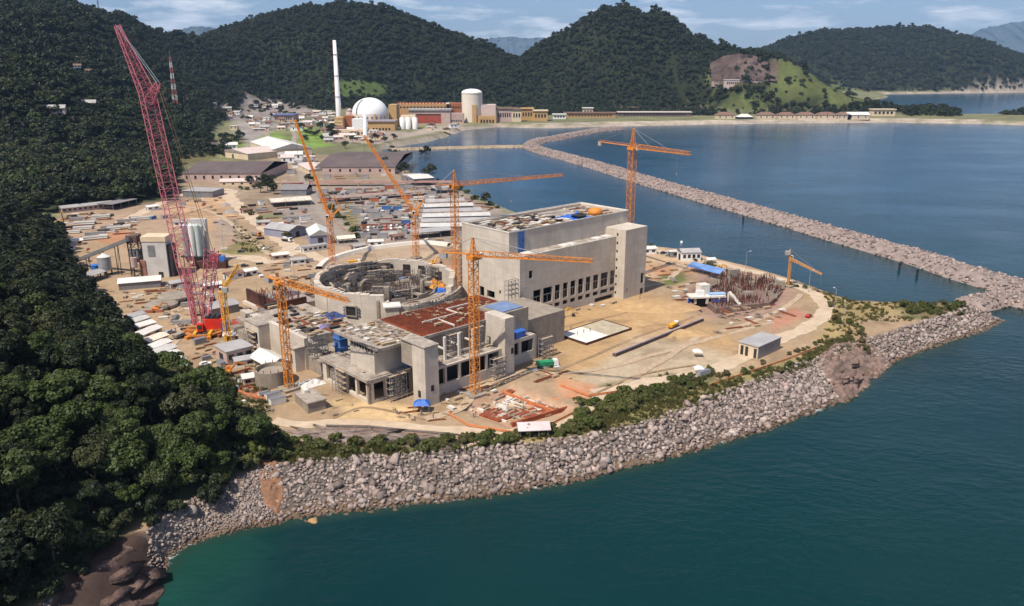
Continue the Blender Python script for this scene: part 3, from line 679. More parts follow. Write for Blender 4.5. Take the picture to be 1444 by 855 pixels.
for i in sel:
    b = bpy.data.objects.new('boulder', rmesh[i % len(rmesh)]); COL.objects.link(b); b.location = P[i]
    b.rotation_euler = (rng.normal(0, .5), rng.normal(0, .5), rng.uniform(0, 6.28)); b.scale = (S[i],) * 3
    q = 1 if P[i][0] < -52 else (2 if P[i][0] > 70 else 0); tag(b, lab[q][0], 'boulder', lab[q][1])
# three big dark boulders on the beach
for (u, v, s, l) in ((272,735,2.6,'big dark boulder standing alone on the pebble beach'),(300,726,2.3,'reddish flat-topped boulder behind the dark boulder on the beach'),(440,722,2.4,'orange-brown flat boulder at the waterline below the stone bank')):
    p = G(u, v, 2.5); b = bpy.data.objects.new('boulder', rmesh[int(s * 10) % 10]); COL.objects.link(b); b.location = (*p, hz(*p) + .5); b.scale = (s, s * .9, s * 1.1); b.rotation_euler = (.3, .2, s); tag(b, l, 'boulder')
    if '440' in str(u): b.data = b.data.copy(); b.data.materials[0] = mat('ochre_stone', (.40, .24, .11), var=.3, scale=.8, bump=.3)
# bare rock outcrops: faceted slabs
def outcrop(name, label, ctr, size, seed, col, n=9):
    rd = random.Random(seed); Vs, Fs, o = [], [], 0
    for i in range(n):
        V, T = hull_rock(seed * 31 + i, .8)
        ang = rd.uniform(-.5, .5) + size[3]; ca, sa = math.cos(ang), math.sin(ang)
        V = V * np.array([size[0] * rd.uniform(.35, .6), size[1] * rd.uniform(.35, .6), size[2] * rd.uniform(.6, 1.1)])
        V = np.stack([V[:, 0]*ca - V[:, 1]*sa, V[:, 0]*sa + V[:, 1]*ca, V[:, 2]], 1)
        lx, ly = rd.uniform(-.5, .5) * size[0], rd.uniform(-.5, .5) * size[1]
        dx, dy = lx*math.cos(size[3]) - ly*math.sin(size[3]), lx*math.sin(size[3]) + ly*math.cos(size[3])
        px, py = ctr[0] + dx, ctr[1] + dy
        V = V + np.array([px, py, hz(px, py) + .1]); Vs.append(V); Fs.append(T + o); o += len(V)
    V, T = np.concatenate(Vs), np.concatenate(Fs); c0 = np.array([V[:, 0].mean(), V[:, 1].mean(), V[:, 2].min()])
    ob = bpy.data.objects.new(name, np_mesh(name, V - c0, T, col)); COL.objects.link(ob); ob.location = c0; return tag(ob, label, 'rock')
SLAB = mat('brown_bedrock', (.13, .08, .062), var=.5, scale=.5, dirt=(.045, .032, .027), dirt_amt=.85, bump=1.)
def ledge(name, label, pix, zg, ang, amp, step, per, m, lift=.25, seed=0):
    """a sheet of bare bedrock with steps and cracks running along its strike"""
    P = [G(*p, zg) for p in pix]; A_ = np.array(P); st = .55
    st = .4; X, Y = np.meshgrid(np.arange(A_[:,0].min() - 1, A_[:,0].max() + 1, st), np.arange(A_[:,1].min() - 1, A_[:,1].max() + 1, st)); ny, nx = X.shape; x, y = X.ravel(), Y.ravel()
    sd = sdist(x, y, P) + 1.6 * fbm(x, y, 5, 3, seed); ca, sa = math.cos(ang), math.sin(ang); s_, t_ = x * ca + y * sa, -x * sa + y * ca
    q = fbm(s_ * .35, t_, per, 4, seed + 3) * 1.5 + .5 * fbm(x, y, per * 2.2, 3, seed + 5); q = q + .05 * t_ ; k = np.floor(q / step); fr = q / step - k
    zz = (k - .05 * t_ / step + sstep(.9, 1., fr) - .45 * fr) * step * amp + .35 * fbm(x, y, 2.2, 3, seed + 9) - .5 * sstep(.06, 0., np.abs(fbm(s_ * .6, t_ * 1.4, per * .8, 2, seed + 11)))
    z = height(x, y) + lift + (zz + amp * .35) * sstep(-.5, 2.5, sd) - 1.5 * sstep(.3, -.8, sd)
    i_ = np.arange(nx * ny).reshape(ny, nx); f = np.stack([i_[:-1,:-1], i_[:-1,1:], i_[1:,1:], i_[1:,:-1]], -1).reshape(-1, 4); f = f[(sd[f] > -1.2).all(1)]
    u, inv = np.unique(f, return_inverse=True); V = np.stack([x[u], y[u], z[u]], 1); c0 = np.array([V[:,0].mean(), V[:,1].mean(), V[:,2].min()])
    ob = bpy.data.objects.new(name, np_mesh(name, V - c0, inv.reshape(f.shape), m)); COL.objects.link(ob); ob.location = c0; return tag(ob, label, 'rock')
ledge('rock_outcrop', 'bare reddish brown rock slab sloping into the sea below the wood', [(100,900),(122,830),(160,805),(205,780),(230,792),(240,830),(236,900)], 2., .9, 3.2, .42, 9, SLAB, .3, 3)
ledge('rock_outcrop', 'bare sloping rock ledges breaking the stone bank', [(1150,520),(1175,498),(1232,492),(1262,502),(1232,530),(1190,556)], 3.5, .75, 2.6, .4, 6, mat('pink_bedrock', (.235, .155, .122), var=.45, scale=.5, dirt=(.08, .058, .047), dirt_amt=.8, bump=1.), .5, 5)
outcrop('rock_outcrop', 'cracked dark blocks piled on the rock slab below the wood', G(182,842,2), (11, 12, 1.5, .6), 3, SLAB, 14)
outcrop('rock_outcrop', 'broken brown slabs jutting from the rock ledges in the stone bank', G(1190,528,3.5), (14, 7, 1., .8), 12, MATS['pink_bedrock'], 22)
outcrop('rock_outcrop', 'dark jagged rock cutting under the front dirt road', G(520,622,6), (34, 3.4, 2.3, -.08), 8, mat('grey_bedrock', (.25, .19, .16), var=.4, scale=.5, dirt=(.09, .07, .06), dirt_amt=.7, bump=.9), 22)
ledge('earth_gully', 'orange earth gully between the shrubs and the stone bank', [(370,655),(393,652),(398,688),(390,706),(374,700),(366,680)], 5., 1.4, .9, .4, 5, mat('orange_earth', (.25, .12, .06), var=.4, scale=.6, dirt=(.16, .10, .07), dirt_amt=.8, bump=.7), .6, 8)
# breakwater and inner dyke
def mole(name, label, line, hw, top, h, cat, spacing, smin, smax, colm):
    pts = [Vector(p) for p in line]; sm = []
    for i in range(len(pts) - 1):
        p0, p1, p2, p3 = pts[max(i-1, 0)], pts[i], pts[i+1], pts[min(i+2, len(pts)-1)]; k = max(2, int((p2-p1).length / 8))
        for j in range(k):
            t = j / k; sm.append(.5 * ((2*p1) + (p2-p0)*t + (2*p0-5*p1+4*p2-p3)*t*t + (3*p1-p0-3*p2+p3)*t**3))
    sm.append(pts[-1]); vs = []; q = []
    for i, p in enumerate(sm):
        d = (sm[min(i+1, len(sm)-1)] - sm[max(i-1, 0)]).normalized(); nr = Vector((-d.y, d.x))
        for s, zz in ((-hw, -2.5), (-top, h), (0, h + .2), (top, h), (hw, -2.5)):
            c = p + nr * s; vs.append((c.x, c.y, zz))
        q.append((p, d, nr))
    n = len(sm); fs = [(i*5+j, i*5+j+1, i*5+j+6, i*5+j+5) for i in range(n-1) for j in range(4)] + [(4, 3, 2, 1, 0), tuple(range(n*5-5, n*5))]
    ctr = sm[len(sm)//2]; t = thing(name, label, cat, (ctr.x, ctr.y, 0))
    m = MB().add(vs, fs); m.build('core', colm, t, True)
    Pp = []
    for i in range(n - 1):
        L = (sm[i+1] - sm[i]).length; c = int(L * 2 * hw / spacing ** 2)
        for _ in range(c):
            u = random.random(); s = random.uniform(-hw * .92, hw * .92); p = sm[i].lerp(sm[i+1], u) + q[i][2] * s
            zz = h if abs(s) < top else h - (abs(s) - top) / (hw - top) * (h + 2.5)
            if zz > -1.2: Pp.append((p.x, p.y, zz + .15))
    Pp = np.array(Pp); S = rng.uniform(smin, smax, len(Pp)); V, T = scatter_rocks(Pp, S)
    o = bpy.data.objects.new('armour_stones', np_mesh('armour_stones', V - np.array([ctr.x, ctr.y, 0]), T, RM)); COL.objects.link(o); o.parent = t; o['kind'] = 'stuff'
    return t
BW = [G(u, v, 2) for u, v in ((872,181),(845,184),(815,189),(785,195),(760,199),(748,205),(762,212),(800,222),(850,236),(900,251.5),(1000,280),(1100,308),(1200,337),(1300,365),(1370,388),(1420,402),(1475,424))]
mole('breakwater', 'long bent breakwater of pinkish armour stones across the bay', BW, 15, 6.5, 5.2, 'breakwater', 2.5, .9, 1.7, mat('stone_fill', (.26, .20, .175), var=.3, scale=.2, bump=.5))
mole('dyke', 'low straight earth dyke closing off the inner basin', [G(u, v, 1.5) for u, v in ((552,210.5),(600,209),(660,207.5),(700,206.5),(742,206))], 11, 5, 2.6, 'dyke', 4., .8, 1.4, mat('dyke_earth', (.33, .25, .16), var=.3, scale=.1))
mole('rock_spit', 'stone spit joining the headland to the root of the breakwater', [G(u, v, 2) for u, v in ((1362,430),(1390,424),(1420,419),(1450,426),(1500,440))], 10, 5, 4.0, 'spit', 2.2, .8, 1.6, mat('stone_fill', (.26, .20, .175)))
# ================================================================ trees
def leaf_cloud(lobes, n, size, seed, up=.35):
    """leaf-clump rhombi over the shells of several ellipsoid lobes"""
    r = np.random.default_rng(seed); Vs = []
    w = np.array([l[3] * l[3] for l in lobes]); w = w / w.sum()
    cnt = np.maximum(1, (w * n).astype(int))
    for (cx, cy, cz, rr, rz), c in zip(lobes, cnt):
        d = r.normal(size=(c, 3)); d /= np.linalg.norm(d, axis=1)[:, None]; d[:, 2] = np.abs(d[:, 2]) * np.where(r.random(c) < .82, 1, -1)
        rad = r.uniform(.62, 1.05, c) ** .6
        p = np.array([cx, cy, cz]) + d * np.array([rr, rr, rz]) * rad[:, None]
        nrm = d + r.normal(0, .55, (c, 3)); nrm[:, 2] += up; nrm /= np.linalg.norm(nrm, axis=1)[:, None]
        t = np.cross(nrm, r.normal(size=(c, 3))); t /= np.linalg.norm(t, axis=1)[:, None] + 1e-9; b = np.cross(nrm, t)
        s = size * r.uniform(.6, 1.35, c)[:, None]; bend = nrm * s * .25
        Vs.append(np.stack([p - t * s, p - b * s * .55 + bend, p + t * s, p + b * s * .55 + bend], 1).reshape(-1, 3))
    V = np.concatenate(Vs); return V, np.arange(len(V)).reshape(-1, 4)
def lobes_for(seed, r, h, n, flat=.6):
    rd = random.Random(seed); L = []
    for i in range(n):
        a = 2.4 * i + rd.uniform(-.5, .5); q = math.sqrt((i + .4) / n) * r * .72; s = r * rd.choice((.2, .27, .34, .42, .5))
        L.append((q * math.cos(a), q * math.sin(a), h - s * flat - (q / r) ** 2 * r * .5 + rd.uniform(-.3, .2) * r, s, s * flat * rd.uniform(.9, 1.7)))
    return L
L_DARK = leafmat('dark_forest_leaf', (.006, .011, .004), (.026, .040, .011), (.060, .064, .022), .08)
L_UND = leafmat('undergrowth_leaf', (.007, .012, .005), (.018, .028, .009), (.03, .04, .012), .05)  # darkened undergrowth copy; puts deep shade between crowns into the colour
L_LITE = leafmat('bright_leaf', (.032, .053, .012), (.085, .115, .024), (.075, .095, .028), .15)  # lighter green; its brightness also stands in for sunlit highlights on crowns
L_FAR = leafmat('hill_leaf', (.024, .034, .015), (.038, .049, .020), (.054, .064, .027), .10)
L_BUSH = leafmat('shrub_leaf', (.065, .085, .020), (.135, .155, .036), (.15, .14, .05))
L_DRYB = leafmat('dry_shrub_leaf', (.12, .095, .04), (.19, .155, .06), (.12, .12, .04))
def trunk_mesh(seed, h, r, spread):
    rd = random.Random(seed); mb = MB(); p = Vector((0, 0, -2.)); w = r
    for i in range(4):
        q = p + Vector((rd.uniform(-.25, .25), rd.uniform(-.25, .25), (h * .62 + 2) / 4)); mb.tube(p, q, w, w * .82, 7); p = q; w *= .82
        if i >= 2:
            for j in range(2 + i // 3):
                a = rd.uniform(0, 6.28); e = p + Vector((math.cos(a) * spread, math.sin(a) * spread, h * .22)); mb.tube(p, p.lerp(e, .5) + Vector((0, 0, .25)), w * .6, w * .42, 5); mb.tube(p.lerp(e, .5) + Vector((0, 0, .25)), e, w * .42, w * .2, 5)
    for j in range(3):
        a = j * 2.1 + rd.uniform(-.4, .4); mb.tube(p, p + Vector((math.cos(a) * spread * .6, math.sin(a) * spread * .6, h * .25)), w * .7, w * .25, 5)
    return mb
TREEP = []
def make_tree(name, i, lm, r, h, n, nl, size, flat=.7):
    t = thing(name, 'broad dark evergreen tree in the wood on the near hillside', 'tree', (0, 0, 0))
    V, Q = leaf_cloud(lobes_for(40 + i, r, h, nl, flat), n, size, 900 + i)
    c = bpy.data.objects.new('crown', np_mesh('crown', V, Q, lm)); COL.objects.link(c); c.parent = t
    trunk_mesh(60 + i, h, .35, r * .5).build('trunk', BARK, t, True); return t
near_p = [make_tree('tree', i, L_DARK if i % 4 else L_LITE, [5.2, 4.4, 6.4, 4.8, 5.4, 3.6][i], [12.5, 10.5, 15, 11, 12, 12.5][i], 3600, [17, 12, 20, 15, 16, 13][i], .43) for i in range(6)]
used = [False] * 6
def place_tree(x, y, s, label, group, k=None, z=None):
    k = random.randrange(6) if k is None else k
    zz = (hz(x, y) if z is None else z) - .3; rz = random.uniform(0, 6.28)
    if not used[k]:
        used[k] = True; t = near_p[k]; t.location = (x, y, zz); t.rotation_euler = (0, 0, rz); t.scale = (s, s, s * random.uniform(.9, 1.15)); tag(t, label, 'tree', group); return t
    return copy_tree(near_p[k], (x, y, zz), rz, (s, s, s * random.uniform(.9, 1.15)), label, group)
def instancer(name, label, cat, protos, P, rot, scl, idx):
    """one object of stuff: copies of a few crowns on many points"""
    hid = bpy.data.collections.new(name + '_kinds')
    for p in protos: hid.objects.link(p)
    me = bpy.data.meshes.new(name); me.vertices.add(len(P)); me.vertices.foreach_set('co', np.asarray(P, np.float32).ravel())
    for nm, ty, d in (('rz', 'FLOAT', rot), ('sc', 'FLOAT', scl)):
        a = me.attributes.new(nm, ty, 'POINT'); a.data.foreach_set('value', np.asarray(d, np.float32))
    a = me.attributes.new('kd', 'INT', 'POINT'); a.data.foreach_set('value', np.asarray(idx, np.int32)); me.update()
    o = bpy.data.objects.new(name, me); COL.objects.link(o)
    ng = bpy.data.node_groups.new(name, 'GeometryNodeTree'); ng.interface.new_socket('Geometry', in_out='INPUT', socket_type='NodeSocketGeometry'); ng.interface.new_socket('Geometry', in_out='OUTPUT', socket_type='NodeSocketGeometry')
    N, L = ng.nodes, ng.links; gi, go = N.new('NodeGroupInput'), N.new('NodeGroupOutput')
    ci = N.new('GeometryNodeCollectionInfo'); ci.inputs['Collection'].default_value = hid; ci.inputs['Separate Children'].default_value = True; ci.inputs['Reset Children'].default_value = True
    ip = N.new('GeometryNodeInstanceOnPoints'); ip.inputs['Pick Instance'].default_value = True
    def at(n, t): 
        q = N.new('GeometryNodeInputNamedAttribute'); q.data_type = t; q.inputs[0].default_value = n; return q.outputs[0]
    cx = N.new('ShaderNodeCombineXYZ'); L.new(at('rz', 'FLOAT'), cx.inputs[2])
    L.new(gi.outputs[0], ip.inputs['Points']); L.new(ci.outputs[0], ip.inputs['Instance']); L.new(at('kd', 'INT'), ip.inputs['Instance Index']); L.new(cx.outputs[0], ip.inputs['Rotation']); L.new(at('sc', 'FLOAT'), ip.inputs['Scale']); L.new(ip.outputs[0], go.inputs[0])
    md = o.modifiers.new('scatter', 'NODES'); md.node_group = ng
    return tag(o, label, cat, kind='stuff')
def crown_kind(name, r, h, n, nl, size, lm, seed, flat=.7):
    V, Q = leaf_cloud(lobes_for(seed, r, h, nl, flat), n, size, seed + 5); return bpy.data.objects.new(name, np_mesh(name, V, Q, lm))
# wood on the spur beside the camera
x, y = jgrid(-420, -60, 60, 620, 5.9, .85)
f = sdist(x, y, FOOT); k = f > 1.2
ang = x / np.maximum(y, 1); k &= (y > 60) & (ang > -.86) & (ang < .2)
x, y, f = x[k], y[k], f[k]; z = height(x, y); d = np.sqrt(x*x + y*y + (z-H)**2)
keep = (d > 62); x, y, z, d, f = x[keep], y[keep], z[keep], d[keep], f[keep]
inside = x / y > -.70
score = np.where(inside, d, d + 400); order = np.argsort(score); ind = order[:190]; rest = order[190:]
labs = [('broad dark evergreen tree in the dense wood on the near hillside', 'dark trees of the near hillside wood'),
        ('bright green tree among the dark trees of the near hillside', 'bright green trees of the near hillside wood'),
        ('tall dark tree at the lower edge of the wood above the pebble beach', 'trees above the pebble beach')]
for i in ind:
    edge = f[i] < 9 and y[i] < 235; kk = random.choice((0, 4)) if (random.random() < .28 or (f[i] < 22 and y[i] < 250 and random.random() < .6)) else random.choice((1, 2, 3, 5))
    g = 2 if (edge and y[i] < 190) else (1 if kk in (0, 4) else 0)
    place_tree(x[i], y[i], random.choice((.62, .75, .85, .95, 1.05, 1.25)) * (.75 if f[i] < 6 else 1), labs[g][0], labs[g][1], kk, z[i] + (random.uniform(-4.5, .8) if f[i] > 5 else -1.2))
kinds = [crown_kind('wood_crown', 5 + .4 * (i % 3), 11 + i % 3, 1100, 11, .72, (L_UND, L_DARK, L_UND, L_DARK, L_UND)[i], 200 + i) for i in range(5)]
px, py, pz, pf = list(x[rest]), list(y[rest]), list(z[rest]), []
# undergrowth closing the gaps: smaller crowns
ux, uy = jgrid(-420, -60, 60, 620, 4.0, .9); uf = sdist(ux, uy, FOOT); a2 = ux / np.maximum(uy, 1); kk = ((uf > -1.2) | ((uf > -4.) & (uy < 190))) & (uy > 60) & (a2 > -.86); ux, uy = ux[kk], uy[kk]; uz = height(ux, uy)
dd = np.sqrt(ux**2 + uy**2 + (uz - H)**2); q = dd > 60; ux, uy, uz = ux[q], uy[q], uz[q]
n1, n2 = len(px), len(ux)
P = np.concatenate([np.stack([px, py, np.array(pz) - .5], 1), np.stack([ux, uy, uz - 2.2], 1)])
instancer('wood', 'dense undergrowth and farther trees of the dark wood on the near hillside', 'wood', kinds, P, rng.uniform(0, 6.28, n1+n2), np.concatenate([rng.uniform(.75, 1.15, n1), rng.uniform(.34, .66, n2)]), rng.integers(0, 5, n1+n2))
# band of trees on the low rise behind the left yards, and all the hill forest
fk = [crown_kind('forest_crown', (6.0, 7.6, 4.4, 6.6, 5.2, 8.2)[i], (10, 9, 12.5, 11, 14, 9.5)[i], (190, 230, 150, 200, 170, 240)[i], (8, 12, 5, 9, 6, 13)[i], 1.35, L_FAR, 300 + i, (.75, .5, 1.1, .7, 1.2, .45)[i]) for i in range(6)]
def forest(name, label, x, y, s0, s1, kinds=fk, sink=2.):
    z = height(x, y); n = len(x)
    return instancer(name, label, 'forest', kinds, np.stack([x, y, z - sink], 1), rng.uniform(0, 6.28, n), rng.uniform(s0, s1, n), rng.integers(0, len(kinds), n))
mk = [crown_kind('rise_crown', 6., 11 + i, 420, 10, 1.15, L_DARK if i else L_LITE, 400 + i) for i in range(4)]
x, y = jgrid(-640, -150, 480, 1110, 8.5, .8); k = (sdist(x, y, RISE) > 1) & (x / y > -.8); x, y = x[k], y[k]
forest('rise_wood', 'dark wood on the low rise behind the left storage yard', x, y, .8, 1.3, mk, 1.)
x, y = jgrid(-2500, 2800, 760, 4650, 8.2, .85)
k = (np.abs(x) / y < .80); x, y = x[k], y[k]
far = y > 2900; k = ~far | (rng.random(len(x)) < .45); x, y, far = x[k], y[k], far[k]
zz = height(x, y); k = (zz > 9.5 + 2 * fbm(x, y, 30, 3, 3)) | ((y > 1795) & (x > 60) & (x < 760) & (y < 2100) & (zz > 5)) & (sdist(x, y, RISE) < 0); x, y, zz, far = x[k], y[k], zz[k], far[k]
# leave out the far sides of ridges and the clearings
hb = height(x * 1.015, y * 1.015 ); ok = (hb - H) / (y * 1.015) > (zz + 6 - H) / y - .10
rk = sdist(x, y, QUARRY) + 8 * fbm(x, y, 15, 2, 9); gq = sdist(x, y, QUARRYG) + 22 * fbm(x, y, 25, 3, 4); sb = sdist(x, y, SUBST); te = sdist(x, y, TERR)
ok &= (rk < 0) | (zz < 66); pr_ = sdist(x, y, PEAKR) + 14 * fbm(x, y, 30, 3, 14); ok &= (pr_ < 0) | (zz < 200) | (rng.random(len(x)) < .45); ok &= (gq < 0) | (rng.random(len(x)) < .13); ok &= (sb < 4) | (rng.random(len(x)) < .22); ok &= (te < 0) | (rng.random(len(x)) < .25)
bare = fbm(x, y, 110, 4, 66) > .52; ok &= ~bare | (rng.random(len(x)) < .35)
mc = hit(248, 152); ok &= ~((np.hypot(x - mc[0], y - mc[1]) < 16) | ((np.abs(x - mc[0] * y / mc[1]) < 11) & (y < mc[1]) & (y > mc[1] - 45)))
x, y, far = x[ok], y[ok], far[ok]
n = len(x); z = height(x, y); print('hill trees', n)
instancer('hill_forest', 'unbroken green forest covering the hills behind the plants', 'forest', fk, np.stack([x, y, z - 2.5], 1), rng.uniform(0, 6.28, n), rng.choice((.5, .62, .75, .88, 1., 1.3), n) * rng.uniform(.9, 1.1, n) * np.where(far, 1.4, 1.) * (1 + .35 * fbm(x, y, 90, 2, 12)), rng.integers(0, 6, n))
# grass and weeds on the verges
def tuft(seed):
    r = np.random.default_rng(seed); n = 26; a = r.uniform(0, 6.28, n); d = r.uniform(0, .8, n); px, py = d*np.cos(a), d*np.sin(a); h = r.uniform(.35, 1., n); w = r.uniform(.06, .13, n); b = r.uniform(0, 6.28, n); lx, ly = r.normal(0, .3, n), r.normal(0, .3, n)
    V = np.stack([np.stack([px - w*np.cos(b), py - w*np.sin(b), np.zeros(n) - .1], 1), np.stack([px + w*np.cos(b), py + w*np.sin(b), np.zeros(n) - .1], 1), np.stack([px + lx + w*.5*np.cos(b), py + ly + w*.5*np.sin(b), h], 1), np.stack([px + lx - w*.5*np.cos(b), py + ly - w*.5*np.sin(b), h], 1)], 1).reshape(-1, 3)
    return bpy.data.objects.new('tuft', np_mesh('tuft', V, np.arange(len(V)).reshape(-1, 4), (L_GR, L_DRYB, L_GR)[seed % 3]))
L_GR = leafmat('verge_grass_leaf', (.07, .085, .022), (.12, .13, .035), (.17, .14, .055))
tk = [tuft(i) for i in range(3)]; gx, gy = [], []
for pix, dens in (([(850,600),(880,565),(1000,545),(1120,509),(1195,472),(1212,488),(1100,532),(1000,566),(930,592),(850,613)], .9), ([(795,618),(820,575),(850,548),(940,530),(1010,527),(990,548),(890,577),(850,608)], .9), ([(388,630),(640,626),(700,616),(790,602),(812,614),(700,632),(600,642),(400,655)], 1.1), ([(1130,405),(1215,428),(1360,428),(1372,438),(1300,454),(1215,458),(1205,480),(1165,500),(1160,470),(1175,440)], .35), ([(330,310),(350,332),(388,356),(345,358),(330,345)], .12), ([(300,525),(380,545),(375,605),(330,585)], .5)):
    P = [G(*p, 6.5) for p in pix]; A_ = np.array(P); n_ = int((np.ptp(A_[:,0])) * (np.ptp(A_[:,1])) * dens); xx, yy = rng.uniform(A_[:,0].min(), A_[:,0].max(), n_), rng.uniform(A_[:,1].min(), A_[:,1].max(), n_); kk = (sdist(xx, yy, P) > 0) & (fbm(xx, yy, 7, 3, 17) > -.25)
    for nm, L, w in ROADW: kk &= pdist(xx, yy, L) > w * .5
    gx += list(xx[kk]); gy += list(yy[kk])
gx, gy = np.array(gx), np.array(gy); n = len(gx); print('tufts', n)
instancer('verge_grass', 'rough grass and weeds along the verges above the stone bank', 'grass', tk, np.stack([gx, gy, height(gx, gy)], 1), rng.uniform(0, 6.28, n), rng.uniform(.5, 1.3, n), rng.integers(0, 3, n))
# shrubs along the top of the bank
SHRUBP = []
for i in range(4):
    V, Q = leaf_cloud(lobes_for(500 + i, 1.9, 2.2, 7, .85), 620, .27, 520 + i); sme = np_mesh('shrub', V, Q, L_BUSH if i < 3 else L_DRYB); SHRUBP.append(sme)
def shrub(u, v, s, label, group, k=None, zoff=0.):
    p = G(u, v, 6.5); o = bpy.data.objects.new('shrub', SHRUBP[random.randrange(3) if k is None else k]); COL.objects.link(o)
    o.location = (*p, hz(*p) - .15 + zoff); o.rotation_euler = (0, 0, random.uniform(0, 6.28)); o.scale = (s, s, s * random.uniform(.75, 1.1)); return tag(o, label, 'shrub', group)
line = [(395,632),(450,634),(520,634),(600,632),(650,629),(700,624),(740,621),(790,612),(820,606),(850,598)]
for i in range(66):
    t = i / 66 * (len(line) - 1); j = int(t); u = line[j][0] + (line[j+1][0] - line[j][0]) * (t - j); v = line[j][1] + (line[j+1][1] - line[j][1]) * (t - j)
    shrub(u + random.uniform(-4, 4), v + random.uniform(-9, 8), random.uniform(.55, 1.6), 'leafy green shrub on the bank between the front dirt road and the stones', 'shrubs below the front road')
for i in range(60):
    t = random.random(); u = 815 + t * 185; v = 590 - t * 55 + random.uniform(-20, 16) * (1 - .45 * t)
    shrub(u, v, random.uniform(.8, 1.5) * (1.25 - .4 * t), 'bushy green shrub in the thicket between the sand pit and the stone bank', 'thicket beside the green truck')
for i in range(34):
    t = random.random(); u = 1010 + t * 190; v = 545 - t * 62 + random.uniform(-12, 14)
    shrub(u, v, random.uniform(.5, 1.0), 'low scrubby shrub on the olive verge above the outer stone bank', 'scrub on the outer verge', 3 if random.random() < .45 else None)
for i in range(26):
    u = random.uniform(1270, 1372); v = 436 + random.uniform(-8, 8); shrub(u, v, random.uniform(.6, 1.5), 'rounded green shrub on the grassy headland by the breakwater root', 'headland shrubs')
for i in range(16):
    u = random.uniform(1165, 1225); v = 430 + (u - 1165) * .9 + random.uniform(-10, 14) ; shrub(u, v, random.uniform(.6, 1.2), 'dry brownish shrub outside the bend of the perimeter road', 'shrubs outside the road bend', 3 if random.random() < .6 else None)
for i in range(36):
    t = random.random(); u = 905 + t * 270; v = (346 + t * 70 + 10 * math.sin(t * 3)) - 3; shrub(u, v, random.uniform(.5, 1.0), 'small green shrub on the lagoon side of the perimeter road', 'shrubs along the lagoon edge')
for u, v, s in ((1380,384,2.),(1440,405,2.2)): shrub(u, v, s, 'lone dark green bush growing on the breakwater stones' if u < 1400 else 'pale green bush at the root of the breakwater', None, 0, 4.5)
for i in range(120):
    u = random.uniform(235, 398); v = random.uniform(580, 712 - (u - 235) * .36); p = G(u, v, 7)
    if sdist(np.array([p[0]]), np.array([p[1]]), FOOT)[0] > -8: shrub(u, v, random.uniform(.8, 2.1), 'light green shrub at the foot of the wood by the front road', 'shrubs at the foot of the wood')
# ================================================================ the reactor site under construction
def holes(mb, P0, P1, th, z0, z1, ops):
    """upright wall from plan point P0 to P1, thickness th to the left of it, with real openings ops = (s0, s1, z0, z1)"""
    P0, P1 = Vector(P0), Vector(P1); L = (P1 - P0).length; d = (P1 - P0) / L; n = Vector((-d.y, d.x)) * th
    S = sorted({0., L, *[o[0] for o in ops], *[o[1] for o in ops]}); Z = sorted({z0, z1, *[o[2] for o in ops], *[o[3] for o in ops]})
    S = [s for s in S if -1e-6 <= s <= L + 1e-6]
    solid = lambda i, j: 0 <= i < len(S)-1 and 0 <= j < len(Z)-1 and not any(o[0] <= (S[i]+S[i+1])/2 <= o[1] and o[2] <= (Z[j]+Z[j+1])/2 <= o[3] for o in ops)
    def p(s, z, k): q = P0 + d * s + n * k; return (q.x, q.y, z)
    for i in range(len(S)-1):
        for j in range(len(Z)-1):
            if not solid(i, j): continue
            a, b, c, e = S[i], S[i+1], Z[j], Z[j+1]
            mb.add([p(a,c,0), p(b,c,0), p(b,e,0), p(a,e,0)], [(0,1,2,3)]); mb.add([p(a,c,1), p(b,c,1), p(b,e,1), p(a,e,1)], [(3,2,1,0)])
            for di, dj, q in ((-1,0,[p(a,c,0),p(a,e,0),p(a,e,1),p(a,c,1)]), (1,0,[p(b,c,1),p(b,e,1),p(b,e,0),p(b,c,0)]), (0,-1,[p(a,c,1),p(b,c,1),p(b,c,0),p(a,c,0)]), (0,1,[p(a,e,0),p(b,e,0),p(b,e,1),p(a,e,1)])):
                if not solid(i+di, j+dj): mb.add(q, [(0,1,2,3)])
    return mb
def aof(u, b, z):          # distance a along the line b = const that shows at column u
    lo, hi = -150., 120.
    f = lambda a: (lambda x, y: CX + F * x / (y * CP - (z - H) * SP))(*W(a, b)) - u
    for _ in range(50):
        m = (lo + hi) / 2
        if f(m) > 0: hi = m
        else: lo = m
    return lo
# ---- turbine hall
t = thing('turbine_hall', 'huge pale concrete hall with a stepped roof and a row of dark openings', 'building', W(30, 18, 6.8))
cols = [752,762.6,766,778.6,782.5,789.6,793.9,800.6,804.5,811.4,815.3,822.4,826,832.7,836.3,843.7,847,857,860.2,870]
ops = []; frames = []; WZ = (20.4, 13.6, 12.3, 10.4)
for i in range(10):
    a0, a1 = aof(cols[2*i], 0, 15), aof(cols[2*i+1], 0, 15)
    ops += [(a0, a1, WZ[1], WZ[0]), (a0, a1, WZ[3], WZ[2])]; frames.append((a0, a1))
a = aof(746, 0, 26); ops.append((a, a + 2.2, 26.2, 29.6))
ops.append((48., 61., 6.6, 8.9))
mb = MB(); holes(mb, W(0, 0), W(62, 0), .8, 6.5, 36.5, ops).build('wall', CONC, t)
mb = MB(); holes(mb, W(0, 40), W(0, .8), .8, 6.5, 36.5, [(8, 10.5, 24, 26), (14, 17, 14.5, 19), (19, 24, 15, 18.2), (27, 28.2, 18, 19.6)]).build('wall', CONC, t)
MB().sbox(.8, 62, 39.2, 40, 6.5, 36.5).build('wall', CONC, t)
MB().sbox(62, 78.5, 6.4, 40, 6.5, 39.2).build('end_block', CONC, t)
MB().sbox(.8, 62, .8, 39.2, 36.0, 36.45).build('roof', ROOFC, t)
MB().sbox(.8, 62, 1., 39, 6.4, 6.9).build('floor_slab', OPEN, t)
